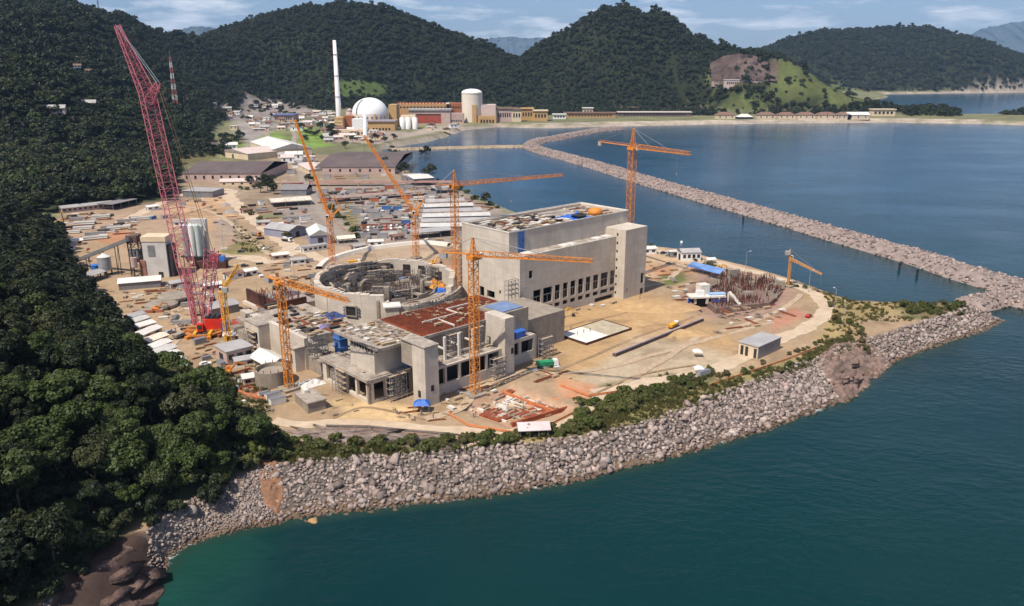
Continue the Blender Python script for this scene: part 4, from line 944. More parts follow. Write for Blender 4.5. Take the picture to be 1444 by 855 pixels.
mb = MB(); mb.sbox(.9, 61.9, 20, 20.6, 6.95, 35.9).build('inner_wall', OPEN, t)  # floor and inner wall coloured near-black as interior darkness
for a0, a1 in frames:
    f = MB(); f.sbox(a0, a1, .25, .55, 17.1, 17.5); f.sbox((a0+a1)/2-.12, (a0+a1)/2+.12, .3, .5, 13.6, 17.1)
    f.build('window_beam', CONC_D, t)
# upper part of the hall
u = MB()
for q in ((.0, 78.5, 6.7, 7.7), (.0, 78.5, 36.8, 37.8)): u.sbox(*q, 36.5 if q[2] < 30 else 36.5, 45.6)
u.sbox(0, 1, 7.7, 36.8, 36.5, 45.6); u.sbox(77.5, 78.5, 7.7, 36.8, 36.5, 45.6); u.build('upper_storey', CONC, t)
rf = MB().sbox(1, 77.5, 7.7, 36.8, 43.9, 44.4).build('roof', ROOFC, t)
mb = MB()
for q in ((-.15, 78.7, 6.5, 6.9), (-.15, .3, 6.9, 37.6), (78.3, 78.7, 6.9, 37.6), (-.15, 78.7, 37.6, 38.0)): mb.sbox(*q, 45.6, 46.1)
mb.build('parapet', CONC_W, t)
# stair tower on the long side
mb = MB(); holes(mb, W(62, -5.6), W(78, -5.6), .7, 6.5, 39.7, [(12.6, 15., 12.5, 17.5), (12.6, 15., 7, 10), (2.2, 3., 10, 12)])
mb.sbox(62, 62.7, -4.9, 6.4, 6.5, 39.7); mb.sbox(77.3, 78, -4.9, 6.4, 6.5, 39.7); mb.sbox(62, 78, -5.6, 6.4, 39.7, 40.1).build('stair_tower', CONC, t)
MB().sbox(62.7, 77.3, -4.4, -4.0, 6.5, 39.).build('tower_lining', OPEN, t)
mb = MB()
for z in range(9, 39, 4): mb.sbox(61.85, 62, -1.2, -.4, z, z + 1.1)
mb.build('slit_windows', OPEN, t)
mb = MB(); mb.sbox(-.02, 0, 4, 8, 22, 35); 
for i, (a_, l_) in enumerate(((5, 7), (28, 6), (33, 5), (50, 6.5), (56.5, 6))):
    o = MB().sbox(a_, a_ + l_ * .62, .6, 5.2, 36.5, 36.85).sbox(a_ + .4, a_ + l_ * .62 - .4, 1.2, 4.6, 36.85, 37.05).build('roof_panel', WHITER)
    tag(o, 'white sheet panel lying on the lower roof edge of the big hall', 'roof panel', 'white panels along the lower roof of the big hall')
o = MB().sbox(5, 8.6, 6.25, 6.55, 36.6, 45.4).sbox(4.8, 8.8, 6.1, 6.3, 40.6, 40.9).build('blue_net', BLUEP); tag(o, 'blue netting hung over the corner of the upper hall wall', 'netting')
# things on the roof of the hall
def heap_tarp(a0, b0, sa, sb, z, h, m, name, label, cat, seed):
    rd = random.Random(seed); n = 7; vs = []; 
    for i in range(n + 1):
        for j in range(n + 1):
            e = min(i, j, n - i, n - j) / (n / 2); zz = z + (h * (.35 + .9 * rd.random()) * min(1, e * 1.6) if e > 0 else .03)
            vs.append(W(a0 + sa * (i / n + rd.uniform(-.03, .03)), b0 + sb * (j / n + rd.uniform(-.03, .03)), zz))
    fs = [(i*(n+1)+j, (i+1)*(n+1)+j, (i+1)*(n+1)+j+1, i*(n+1)+j+1) for i in range(n) for j in range(n)]
    k = len(vs); ring = [i*(n+1) for i in range(n+1)] + [n*(n+1)+j for j in range(1, n+1)] + [i*(n+1)+n for i in range(n-1, -1, -1)] + [j for j in range(n-1, 0, -1)]
    vs2 = vs + [(vs[r][0], vs[r][1], z) for r in ring]; m_ = len(ring)
    fs += [(ring[(i+1) % m_], ring[i], k+i, k+(i+1) % m_) for i in range(m_)]
    return tag(MB().add(vs2, fs).build(name, m), label, cat)
heap_tarp(45, 9, 14, 14, 44.4, 2.2, BLUET, 'tarpaulin', 'crumpled blue tarpaulin on the roof of the big hall', 'tarpaulin', 4)
heap_tarp(46, 9, 7, 6, 46.5, .8, OPEN, 'tarpaulin', 'black sheet thrown over the blue roof tarpaulin', 'tarpaulin', 6)
mb = MB().use(ORANGE).lathe(W(65, 16), [(0.1, 44.4), (3.4, 44.4), (3.6, 45.6), (3.0, 46.9), (1.2, 47.5), (.05, 47.6)], 18); tag(mb.build('bulk_bin', ORANGE, None, True), 'round orange bin on the far roof corner of the big hall', 'bin')
# ---- reactor building: round walls
RC = W(-33, 51); t = thing('reactor_building', 'round roofless concrete reactor building with a wide ring wall', 'building', (*RC, 6.8)); RR = 30.5
def ringwall(mb, r0, r1, z0, zf, n=96, a0=0, a1=2*math.pi):
    for i in range(n):
        t0, t1 = a0 + (a1-a0)*i/n, a0 + (a1-a0)*(i+1)/n; z = zf((t0+t1)/2)
        p = [(RC[0]+r*math.cos(q), RC[1]+r*math.sin(q)) for r, q in ((r1,t0),(r1,t1),(r0,t1),(r0,t0))]; mb.hexa([(*q, z0) for q in p], [(*q, z) for q in p])
    return mb
# front right sector is still low
def zr(q):
    d = math.degrees(q) % 360
    return 19.0 if 283 < d < 345 else (22.0 if 345 <= d < 352 or 278 < d <= 283 else 25.)
ringwall(MB(), RR - 2.3, RR, 6.5, lambda q: zr(q) + .35 * math.floor(2.2 * math.sin(q * 9) * math.sin(q * 4 + 1))).build('outer_wall', CONC, t)
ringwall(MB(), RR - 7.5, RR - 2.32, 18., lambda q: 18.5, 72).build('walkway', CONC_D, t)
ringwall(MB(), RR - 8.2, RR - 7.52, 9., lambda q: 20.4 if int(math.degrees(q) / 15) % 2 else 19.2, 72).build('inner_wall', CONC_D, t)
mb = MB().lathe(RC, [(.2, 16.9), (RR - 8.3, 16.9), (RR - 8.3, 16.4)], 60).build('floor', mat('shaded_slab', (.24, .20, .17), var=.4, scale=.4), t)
for d in (62, 78, 95, 112, 130):          # dark pockets in the far inside wall
    q = math.radians(d); c = (RC[0] + (RR - 2.5) * math.cos(q), RC[1] + (RR - 2.5) * math.sin(q)); MB().rbox(c, .7, 3.4, 19.2, 23.0, q).build('recess', OPEN, t)
for d in range(20, 360, 20):
    q = math.radians(d); c = (RC[0] + 18 * math.cos(q), RC[1] + 18 * math.sin(q)); MB().rbox(c, 1.2, 2.2, 12.4, 20 + 2.2 * ((d // 20) % 3), q).build('pier', CONC_D, t)
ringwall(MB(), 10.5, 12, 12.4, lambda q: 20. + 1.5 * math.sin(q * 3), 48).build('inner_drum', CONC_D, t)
mb = MB()
for i in range(650):
    q, r_ = random.uniform(0, 6.28), math.sqrt(random.uniform(2, 22.2**2)); p = (RC[0] + r_*math.cos(q), RC[1] + r_*math.sin(q)); zz = 17. + random.uniform(1.5, 6.5) * (1 if fbm(np.array([p[0]]), np.array([p[1]]), 9, 2, 5)[0] > -.1 else .4)
    mb.beam((*p, 16.9), (p[0] + random.uniform(-.4, .4), p[1] + random.uniform(-.4, .4), zz), .2)
    if i % 6 == 0: mb.beam((p[0] - 2.5, p[1], zz - .6), (p[0] + 2.5, p[1] + random.uniform(-2, 2), zz - .6), .25)
o = mb.build('rebar', mat('dark_rebar', (.10, .07, .06), var=.4, scale=.4), t); o['kind'] = 'stuff'
for i in range(14):
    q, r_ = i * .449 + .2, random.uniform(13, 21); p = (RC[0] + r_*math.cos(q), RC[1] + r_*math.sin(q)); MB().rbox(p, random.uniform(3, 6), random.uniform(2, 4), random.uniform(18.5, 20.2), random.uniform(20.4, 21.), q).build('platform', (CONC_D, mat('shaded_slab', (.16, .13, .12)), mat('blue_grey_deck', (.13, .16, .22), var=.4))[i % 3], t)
q = math.radians(252)                      # square window in the front
c = (RC[0] + RR * math.cos(q), RC[1] + RR * math.sin(q)); w_ = MB().rbox(c, .5, 4.4, 15.6, 19.4, q).build('window', OPEN, t)
fr = MB()
for dx in (-2.4, 2.4): 
    p = (c[0] + .2*math.cos(q) - dx*math.sin(q), c[1] + .2*math.sin(q) + dx*math.cos(q)); fr.rbox(p, 1., .5, 15.3, 19.7, q)
for z in (15.2, 19.4): fr.rbox((c[0] + .2*math.cos(q), c[1] + .2*math.sin(q)), 1., 4.3, z, z + .4, q)
f = fr.build('window_frame', CONC_D, t)
mb = MB()
for dx in (-3.3, 3.2):
    p = (c[0] - dx*math.sin(q), c[1] + dx*math.cos(q))
    for z in (16, 17.4, 18.6): mb.rbox(p, 1.2, .8, z, z + .5, q + .3)
mb.build('bracket', GREYM, t)
q = math.radians(273); c = (RC[0] + RR * math.cos(q), RC[1] + RR * math.sin(q)); MB().rbox(c, .9, 1.1, 13, 22.5, q).build('joint_strip', CONC_D, t)
q = math.radians(283); c = (RC[0] + (RR+2.2) * math.cos(q), RC[1] + (RR+2.2) * math.sin(q)); mb = MB(); mb.rbox(c, 5, 5.4, 12.5, 20.6, q); mb.build('lift_shaft', CONC, t); MB().rbox(c, 6.6, 7, 20.6, 21.1, q).build('shaft_roof', WHITER, t)
# scaffolding: one tower kind, copied
def make_scaffold(name, label, m, nx, ny, nz, loc=(0, 0, 0)):
    t = thing(name, label, 'scaffold', loc); s = 2.; ox, oy, oz = loc; f = MB()
    for i in range(nx + 1):
        for j in range(ny + 1): f.beam((ox+i*s-nx*s/2, oy+j*s-ny*s/2, oz), (ox+i*s-nx*s/2, oy+j*s-ny*s/2, oz+nz*s), .16)
    for k in range(1, nz + 1):
        for j in range(ny + 1): f.beam((ox-nx*s/2, oy+j*s-ny*s/2, oz+k*s), (ox+nx*s/2, oy+j*s-ny*s/2, oz+k*s), .13)
        for i in range(nx + 1): f.beam((ox+i*s-nx*s/2, oy-ny*s/2, oz+k*s), (ox+i*s-nx*s/2, oy+ny*s/2, oz+k*s), .13)
        for i in range(nx): f.beam((ox+i*s-nx*s/2, oy-ny*s/2, oz+(k-1)*s), (ox+(i+1)*s-nx*s/2, oy-ny*s/2, oz+k*s), .1)
    f.build('frame', m, t); d = MB()
    for k in range(1, nz + 1): d.box(ox-nx*s/2, ox+nx*s/2, oy-ny*s/2, oy-ny*s/2+1., oz+k*s-.1, oz+k*s+.02)
    d.build('deck', WOOD, t); return t
SC1 = make_scaffold('scaffold', 'dark blue grey scaffold standing inside the round reactor building', mat('blue_scaffold', (.14, .13, .135), rough=.6, var=.4), 3, 2, 3, (RC[0] - 17, RC[1] + 6, 16.9)); SC1['group'] = 'scaffolds inside the round building'; SC1.rotation_euler[2] = .4
for i in range(18):
    q = random.uniform(.6, 3.6) if i < 14 else random.uniform(3.3, 6); r = random.uniform(13, 26.); z = 18.5 if r > 22.8 else 16.9
    copy_tree(SC1, (RC[0] + r*math.cos(q), RC[1] + r*math.sin(q), z), q + 1.57, random.uniform(.8, 1.2))
SC2 = make_scaffold('scaffold', 'grey scaffold around the low front right part of the ring wall', mat('grey_scaffold', (.25, .24, .24), rough=.5, var=.3), 3, 1, 4, (RC[0] + 32.6*math.cos(5.2), RC[1] + 32.6*math.sin(5.2), 12.6)); SC2['group'] = 'scaffolds against the ring wall'; SC2.rotation_euler[2] = 5.2 + 1.57
for i in range(9):
    q = R(100 + i * 9); r_ = 33.2 if i % 2 else 26.5; copy_tree(SC1, (RC[0] + r_*math.cos(q), RC[1] + r_*math.sin(q), 14.5 if i % 2 else 18.5), q + 1.57, random.uniform(.9, 1.25), 'dark blue grey scaffold crowding the far left side of the ring wall', 'scaffolds on the far left of the ring wall')
for (a_, b_, z_, rz_, s_, l_) in ((-95, -12, 7, SA + 1.57, 1., 'grey scaffold against the row of dark bays on the front block'), (-84, -29.6, 7, SA, 1.1, 'grey scaffold in the corner left of the tall front pylon'), (-60, -30.5, 17, SA, .95, 'grey scaffold on the column terrace between the pylons'), (-50, -30.5, 17, SA, .95, 'grey scaffold beside the right pylon on the column terrace'), (-47.5, -39.2, 7, SA, 1., 'grey scaffold at the foot of the right pylon'), (-20, -35.5, 7, SA, 1., 'grey scaffold at the right end of the front block'), (-98.6, 47, 7, SA + 1.57, 1., 'grey scaffold before the open bay of the left wing'), (-90, 10, 12.3, SA, 1.1, 'grey scaffold on the low deck behind the left wing block'), (-70, 3, 12.3, SA, 1., 'grey scaffold between the blue netting and the round wall'), (-6, -1.5, 20, SA, 1., 'grey scaffold on the link between the front block and the big hall')): copy_tree(SC2, (*W(a_, b_), z_), rz_, s_, l_, None).pop('group', None)
for d in range(306, 356, 9): copy_tree(SC2, (RC[0] + 32.6*math.cos(R(d)), RC[1] + 32.6*math.sin(R(d)), 12.6), R(d) + 1.57, 1.)
heap_tarp(-18, 36, 7, 6, 18.6, 3.4, mat('orange_sheet', (.66, .28, .05), var=.25, scale=.5), 'tarpaulin', 'orange sheet heaped on the right of the ring wall walkway', 'tarpaulin', 15)
heap_tarp(-20, 30, 6, 5, 18.6, 1.2, BLUET, 'tarpaulin', 'blue tarpaulin over the low right part of the ring wall', 'tarpaulin', 14)
# lower deck between the round building and the front block
t = thing('service_deck', 'low concrete deck between the round building and the front block', 'building', W(-50, 8, 6.8))
for q in ((-92, -1, -10, 21, 12.3), (-92, -66, 21, 62, 16.4), (-92, -66, 62, 74, 13)): MB().sbox(q[0], q[1], q[2], q[3], 6.5, q[4]).build('slab', ROOFC if q[4] > 12.5 else CONC_D, t)
# ---- front block
t = thing('auxiliary_building', 'long concrete front block with a rust red rebar roof and tall pylons', 'building', W(-60, -20, 6.8))
mb = MB(); holes(mb, W(-93.3, 1.7), W(-93.3, -27.3), 1., 6.5, 15.2, [(2.4+i*6.5, 7.9+i*6.5, 8.2, 14.) for i in range(4)]); mb.build('wall', CONC, t)
mb = MB(); holes(mb, W(-93.3, -27.3), W(-76, -27.3), 1., 6.5, 15.2, [(2.+i*5.1, 6.3+i*5.1, 8.0, 13.8) for i in range(3)]); mb.build('wall', CONC, t)
mb = MB(); mb.sbox(-93.3, -74, -27.3, 1.7, 15.2, 15.9).sbox(-94.2, -93.3, -28, 2.4, 14.7, 15.7).sbox(-93.3, -75.5, -28.2, -27.3, 14.7, 15.7).build('terrace_slab', ROOFC, t)
MB().sbox(-85, -76, -18, 0, 6.6, 15.1).build('core', OPEN, t)  # near-black colour paints the dark behind the bays
MB().sbox(-89.3, -74.7, -25.3, -10.7, 15.9, 24.6).build('upper_box', CONC, t)
mb = MB(); mb.sbox(-90., -25, -28.6, -2, 24.6, 25.6).build('roof_slab', ROOFC, t)
mb = MB()
for i in range(8): a_ = -88.6 + i * 1.75; mb.sbox(a_, a_ + .8, -25.5, -25.3, 23.2, 24.4)
for i in range(8): b_ = -24.6 + i * 1.7; mb.sbox(-89.5, -89.3, b_, b_ + 1.0, 23.2, 24.4)
mb.build('beam_pockets', OPEN, t)
mb = MB(); holes(mb, W(-76, -28), W(-26, -28), .8, 15, 24.6, [(32, 34, 17, 20)]); mb.build('wall', CONC_D, t)
ops = [(.9+i*6.1, 6.1+i*6.1, 10.8, 16.3) for i in range(5)]
mb = MB(); holes(mb, W(-75.7, -37), W(-44, -37), .9, 6.5, 17., ops); mb.build('wall', CONC, t)
MB().sbox(-75.7, -44, -36.1, -28, 16.6, 17.).build('terrace_slab', ROOFC, t); MB().sbox(-75.7, -44, -32, -31, 6.6, 16.5).build('core', OPEN, t)
for i in range(4):
    a_ = -72.5 + i * 6.2; MB().sbox(a_, a_ + .8, -33, -32.2, 17, 25.2).build('column', CONC_W, t); MB().sbox(a_ + .1, a_ + .7, -32.2, -28, 20.6, 21.1).build('tie_beam', CONC_W, t)
MB().sbox(-81.1, -75.7, -41.7, -34.9, 6.5, 27.2).build('pylon', CONC, t); MB().sbox(-80.9, -75.8, -34.9, -28.6, 19, 26.8).build('pylon_arm', CONC_D, t); MB().sbox(-81.4, -75.4, -42, -28.6, 27.2, 27.6).build('pylon_cap', ROOFC, t)
MB().sbox(-43.9, -39.4, -38.7, -28, 6.5, 28.2).build('pylon', CONC, t); MB().sbox(-81.2, -81.1, -39, -37.6, 9.5, 11.8).build('slot', OPEN, t); MB().sbox(-41, -39.8, -38.8, -38.7, 14.5, 16.6).build('slot', OPEN, t); MB().sbox(-79, -77.8, -41.8, -41.7, 12, 14).build('slot', OPEN, t)
mb = MB(); mb.sbox(-39.4, -25, -31, -18, 17, 27.).build('end_tower', CONC_D, t); MB().sbox(-37, -27, -30, -20, 27, 27.4).build('end_roof', mat('blue_grey_sheet', (.16, .22, .36), rough=.5, var=.2), t)
mb = MB(); holes(mb, W(-39.4, -34), W(-23.4, -34), .8, 6.5, 17, [(1.2, 6.6, 11, 15.6), (8, 14, 11, 15.6)]); holes(mb, W(-23.4, -34), W(-23.4, -20), .8, 6.5, 17, []); mb.build('wall', CONC, t)
MB().sbox(-39.4, -23.4, -33.2, -20, 16.6, 17.).build('terrace_slab', ROOFC, t); MB().sbox(-39, -24, -30, -29, 6.6, 16.5).build('core', OPEN, t)
MB().sbox(-25, -1, -27, -3, 6.5, 20).build('link_block', CONC_D, t)
rb = MB().use(RUST); rb.sbox(-72, -26, -28, -3, 25.62, 25.8)
for i in range(28): a_ = -71.6 + i * 1.65; rb.beam(W(a_, -27.6, 26), W(a_, -3.4, 26), .28)
for i in range(26): b_ = -27.5 + i * .93; rb.beam(W(-71.7, b_, 26.25), W(-26.3, b_, 26.25), .2)
rb.build('rebar_mat', RUST, t)
mb = MB()
for a0, a1, b0, b1 in ((-64, -48, -18, -17.6), (-48.2, -47.8, -18, -11), (-48, -36, -11.2, -10.8), (-58, -57.6, -28, -19), (-40, -28, -23, -22.6)): mb.sbox(a0, a1, b0, b1, 25.9, 26.7)
mb.build('formwork_strip', CONC_W, t)
o = MB().sbox(-34, -29, -33.6, -29, 17.05, 19.2).sbox(-34.4, -28.6, -33.9, -28.8, 19.2, 19.5).build('tarp_cover', BLUET); tag(o, 'bright blue covered bay on the terrace of the right front block', 'cover')
o = MB().sbox(-86.6, -83.4, .6, 4.4, 12.4, 23).sbox(-87, -83, 0.2, 4.8, 17.2, 17.6).sbox(-87, -83, .2, 4.8, 20.4, 20.8).build('blue_netting', BLUEP); tag(o, 'blue netted scaffold tower beside the front block', 'netting')
o = MB().sbox(-78, -74.5, -27, -23.8, 16, 18.4).sbox(-78.3, -74.2, -27.3, -23.5, 18.4, 18.7).build('site_tank', mat('light_blue_paint', (.2, .36, .62), rough=.5, var=.15)); tag(o, 'small light blue box tank against the front block wall', 'tank')
# ---- left blocks
t = thing('left_wing', 'concrete wing of stepped blocks on the near left of the round building', 'building', W(-90, 35, 6.8))
MB().sbox(-93.2, -91.6, 14, 41.4, 6.5, 19.2).build('wall', CONC, t); MB().sbox(-91.6, -88, 39.8, 70, 6.5, 17).build('wall', CONC, t)
mb = MB(); holes(mb, W(-97.6, 53), W(-97.6, 41), .8, 6.5, 18., [(1.4, 10.6, 10.4, 15.2)]); mb.sbox(-96.8, -88, 41, 41.8, 6.5, 18); mb.sbox(-96.8, -88, 52.2, 53, 6.5, 18).build('block', CONC, t); MB().sbox(-97.8, -88, 40.8, 53.2, 18, 18.5).build('block_roof', ROOFC, t); MB().sbox(-94, -93.6, 42, 52, 6.6, 17.8).build('block_lining', OPEN, t)
MB().sbox(-97.4, -93.4, 53.6, 68, 6.5, 12).build('low_block', CONC_D, t)
MB().sbox(-97, -88, 14.4, 20.6, 6.5, 15.8).build('block', CONC, t); MB().sbox(-97.4, -87.6, 14, 21, 15.8, 16.3).build('block_roof', ROOFC, t); MB().sbox(-97.12, -97, 16.5, 18, 10, 13.4).build('door', OPEN, t)
MB().sbox(-92, -84, 2.4, 6, 6.5, 14).build('block', CONC, t)
t = thing('retaining_structure', 'dark rusty steel walled pit with rebar heaps left of the round building', 'structure', W(-66, 95, 6.8))
MB().sbox(-71, -70, 80, 109, 6.5, 14.2).build('steel_wall', RUSTD, t); MB().sbox(-70, -56, 80, 81, 6.5, 13.5).build('steel_wall', RUSTD, t); MB().sbox(-70, -50, 81, 108, 6.5, 10.5).build('fill', GRAVM, t); MB().sbox(-72.6, -71, 78, 110, 6.5, 8.4).build('footing', CONC, t)
mb = MB().use(RUST)
for i in range(60):
    a_, b_ = random.uniform(-69, -54), random.uniform(84, 106); mb.beam(W(a_, b_, 10.4), W(a_ + random.uniform(-2, 2), b_ + random.uniform(-2, 2), random.uniform(13, 15.5)), .22)
mb.build('rebar', RUST, t)['kind'] = 'stuff'
# concrete tank, sheds and small houses by the left blocks
def gable_house(name, label, cat, c, ang, L, Wd, h, hr, wm, rm, wins=0, door=True, eave=.4, z=7., group=None, hip=False, open_=False):
    """c: centre; ridge along local x"""
    t = thing(name, label, cat, (*c, z - .15), group); ca, sa = math.cos(ang), math.sin(ang)
    P = lambda x, y, zz: (c[0] + x*ca - y*sa, c[1] + x*sa + y*ca, zz)
    l, w = L/2, Wd/2; b = MB()
    if open_:
        for i in range(4):
            for s in (-1, 1): q = -l + .4 + i * (L - .8) / 3; b.beam(P(q, s*(w-.3), z-.15), P(q, s*(w-.3), z+h), .35)
        b.build('post', wm, t)
    else:
        b.hexa([P(-l,-w,z-.15), P(l,-w,z-.15), P(l,w,z-.15), P(-l,w,z-.15)], [P(-l,-w,z+h), P(l,-w,z+h), P(l,w,z+h), P(-l,w,z+h)])
        if hr > 0 and not hip:
            for s in (-1, 1): b.add([P(s*l,-w,z+h), P(s*l,w,z+h), P(s*l,0,z+h+hr*.97)], [(0,1,2) if s > 0 else (2,1,0)])
        b.build('wall', wm, t)
    e = eave; r = MB(); th = .18
    if hr <= 0:
        r.hexa([P(-l-e,-w-e,z+h), P(l+e,-w-e,z+h), P(l+e,w+e,z+h), P(-l-e,w+e,z+h)], [P(-l-e,-w-e,z+h+.3), P(l+e,-w-e,z+h+.3), P(l+e,w+e,z+h+.3), P(-l-e,w+e,z+h+.3)])
    else:
        dz = hr * e / w; k = (w if hip else 0)
        lo = [P(-l-e,-w-e,z+h-dz), P(l+e,-w-e,z+h-dz), P(l+e,w+e,z+h-dz), P(-l-e,w+e,z+h-dz)]; rd = [P(-l-e+k,0,z+h+hr), P(l+e-k,0,z+h+hr)]
        up = lambda p: (p[0], p[1], p[2] + th)
        vs = lo + rd + [up(p) for p in lo + rd]
        r.add(vs, [(6,7,11,10), (8,9,10,11), (7,8,11), (9,6,10), (4,5,1,0), (5,4,3,2), (5,2,1), (4,0,3), (0,1,7,6), (1,2,8,7), (2,3,9,8), (3,0,6,9)])
    r.build('roof', rm, t)
    for i in range(wins):
        for s in (-1, 1):
            x0 = -l + (i + .5) * L / wins; q = MB(); hw = min(1., L / wins * .3)
            q.hexa([P(x0-hw, s*w-.06*1, z+h*.36), P(x0+hw, s*w-.06, z+h*.36), P(x0+hw, s*w+.06, z+h*.36), P(x0-hw, s*w+.06, z+h*.36)], [P(x0-hw, s*w-.06, z+h*.76), P(x0+hw, s*w-.06, z+h*.76), P(x0+hw, s*w+.06, z+h*.76), P(x0-hw, s*w+.06, z+h*.76)])
            q.build('window', GLASS, t)
    if door and not open_:
        q = MB(); dw = min(1.6, Wd * .18)
        q.hexa([P(-l-.07,-dw,z), P(-l+.07,-dw,z), P(-l+.07,dw,z), P(-l-.07,dw,z)], [P(-l-.07,-dw,z+h*.7), P(-l+.07,-dw,z+h*.7), P(-l+.07,dw,z+h*.7), P(-l-.07,dw,z+h*.7)]); q.build('door', OPEN, t)
    return t
gable_house('site_house', 'small grey flat roofed house with dark windows near the big red crane', 'house', W(-107, 43), SA, 10, 10, 5.2, 0, PINKW, GREYR, 3)
gable_house('shed', 'grey sheet roofed shed between the big red crane and the left blocks', 'shed', G(311,440), SA, 13, 10, 3.6, 1.6, GREYM, GREYR, 0)
gable_house('canopy', 'bright white gabled canopy over a dark bay in front of the left blocks', 'shed', W(-101, 26), SA + 1.57, 15, 8.5, 3.2, 2.2, GREYM, WHITER, 0, open_=True)
t = thing('round_tank', 'round unfinished concrete tank beside the yellow crane mast', 'tank', W(-107.5, 11.5, 6.8))
MB().lathe(W(-107.5, 11.5), [(5.9, 6.5), (5.9, 12.6), (5.2, 12.6), (5.2, 11.2), (.05, 11.2)], 40).build('tank_wall', CONC_D, t)
for i in range(14): q = i*.449; MB().beam((W(-107.5,11.5)[0]+5.5*math.cos(q), W(-107.5,11.5)[1]+5.5*math.sin(q), 12.5), (W(-107.5,11.5)[0]+5.5*math.cos(q), W(-107.5,11.5)[1]+5.5*math.sin(q), 13.6), .2).build('rebar_stub', RUST, t)
heap_tarp(-103, -2, 9, 7, 7.1, 1.4, WHITER, 'sheet_cover', 'crumpled white sheeting on the ground before the front block', 'cover', 24)
t = thing('low_block', 'low grey concrete block with a broken roof edge by the front road', 'building', (*G(438,572), 6.9))
c = G(438, 572); MB().rbox(c, 11, 6, 6.6, 10.2, SA + 1.45).build('wall', CONC_D, t); MB().rbox(c, 11.6, 6.6, 10.2, 10.6, SA + 1.45).build('roof', ROOFC, t); MB().rbox((c[0]-2.2, c[1]+2.5), 3, 1.4, 10.6, 11.8, SA + 1.45).build('parapet', CONC_W, t)
t = thing('canopy', 'bright blue tent roof on posts in front of the left pylon', 'tent', (*G(595,580), 7)); c = G(595, 580)
mb = MB(); P4 = [(c[0]-2.6, c[1]-2), (c[0]+2.6, c[1]-2.), (c[0]+2.6, c[1]+2), (c[0]-2.6, c[1]+2)]
mb.hexa([(*p, 9.6) for p in P4], [(c[0]+(p[0]-c[0])*.45, c[1]+(p[1]-c[1])*.3, 10.9) for p in P4]).build('tent_roof', BLUET, t)
for p in P4: MB().beam((c[0]+(p[0]-c[0])*.95, c[1]+(p[1]-c[1])*.95, 6.9), (c[0]+(p[0]-c[0])*.95, c[1]+(p[1]-c[1])*.95, 9.6), .16).build('post', GREYM, t)
gable_house('shed', 'pale pinkish roofed open shed on the edge of the bank above the stones', 'shed', G(752,612), .1, 9, 5.5, 2.6, 1.2, GREYM, mat('pinkish_sheet_roof', (.58, .48, .46), var=.12, dirt=(.4,.3,.27), dirt_amt=.4), 0, open_=True)
# container building by the road
t = thing('cabin_block', 'cream and grey flat roofed cabin block inside the road bend', 'building', W(45, -87, 6.9))
MB().sbox(36.6, 53, -91.2, -83, 6.5, 11.8).build('wall', CREAM, t); MB().sbox(36.3, 53.3, -91.5, -82.7, 11.8, 12.1).build('roof', GREYR, t); MB().sbox(36.7, 53, -91.28, -91.2, 7, 11.6).build('side_shade', GREYM, t)  # thin grey sheet paints the shade on the long side of the cream walls
for b_ in (-90.2, -86.6, -84.6): MB().sbox(36.52, 36.6, b_ - .5, b_ + .7, 7.2, 10.9).build('door' if b_ < -90 else 'window', GLASS, t)
# pad, trench, sand mound
t = thing('foundation_slab', 'flat foundation slab with a white poured half on the sand', 'slab', W(15, -29, 6.9))
c0 = L0 = W(1.4, -36.8)
MB().sbox(1.4, 29.2, -36.8, -21.2, 6.6, 7.75).build('slab', mat('slab_concrete', (.42, .35, .25), var=.2, scale=.3), t); MB().sbox(1.6, 15, -36.5, -21.6, 7.755, 7.9).build('screed', mat('white_screed', (.72, .68, .6), var=.15, scale=.5, dirt=(.45,.38,.3), dirt_amt=.4), t)
mb = MB()
for q in ((1.2, 29.4, -37.0, -36.8), (1.2, 29.4, -21.2, -21), (1.2, 1.4, -36.8, -21.2), (29.2, 29.4, -36.8, -21.2)): mb.sbox(*q, 6.7, 8.)
mb.build('edge_formwork', RUSTD, t)
pa, pb = G(866, 503), G(990, 453); t = thing('conduit_wall', 'long dark low conduit wall running across the sand', 'wall', (*pa, 6.9))
d = (Vector(pb) - Vector(pa)); MB().beam((*pa, 7.5), (*pb, 7.5), 1.6, 1.5).build('wall', mat('tarred_wall', (.10, .075, .07), var=.3, scale=.4), t); MB().beam((*pa, 8.35), (*pb, 8.35), 1.0, .2).build('capping', mat('pinkish_capping', (.36, .26, .24), var=.3), t)
c = G(922, 432); MBs = MB().blob((c[0], c[1], 6.9), (19, 13), 2.4, 26, 9, .1, 3); o = MBs.build('sand_mound', SANDM, None, True); tag(o, 'broad flat topped orange sand mound beside the big hall', 'mound')
for (u, v, r, h, l) in ((965,470,9,1.3,'low spread of orange sand beside the dark conduit wall'),(318,290,5,2.2,'grey gravel heap beside the wide dirt road'),(325,300,6,2.6,'larger grey gravel heap by the dirt road junction'),(905,456,6,1.,'small sand ridge between the slab and the sand mound')):
    c = G(u, v); o = MB().blob((c[0], c[1], 6.9), (r, r * .7), h, 16, 6, .15, int(u)).build('heap', SANDM if 'sand' in l else GRAVM, None, True); tag(o, l, 'heap')
bw = [Vector(q) for q in pl([(450,380),(462,369),(490,359),(520,352),(560,346.5),(600,343.5),(636,347)])]; t = thing('curved_wall', 'pale curved low wall sweeping behind the round building', 'wall', (*bw[3], 6.9))
sm = []
for i in range(len(bw) - 1):
    p0, p1, p2, p3 = bw[max(i-1, 0)], bw[i], bw[i+1], bw[min(i+2, len(bw)-1)]
    for j in range(8): q = j / 8; sm.append(.5 * ((2*p1) + (p2-p0)*q + (2*p0-5*p1+4*p2-p3)*q*q + (3*p1-p0-3*p2+p3)*q**3))
mb = MB(); n = len(sm); vs = []
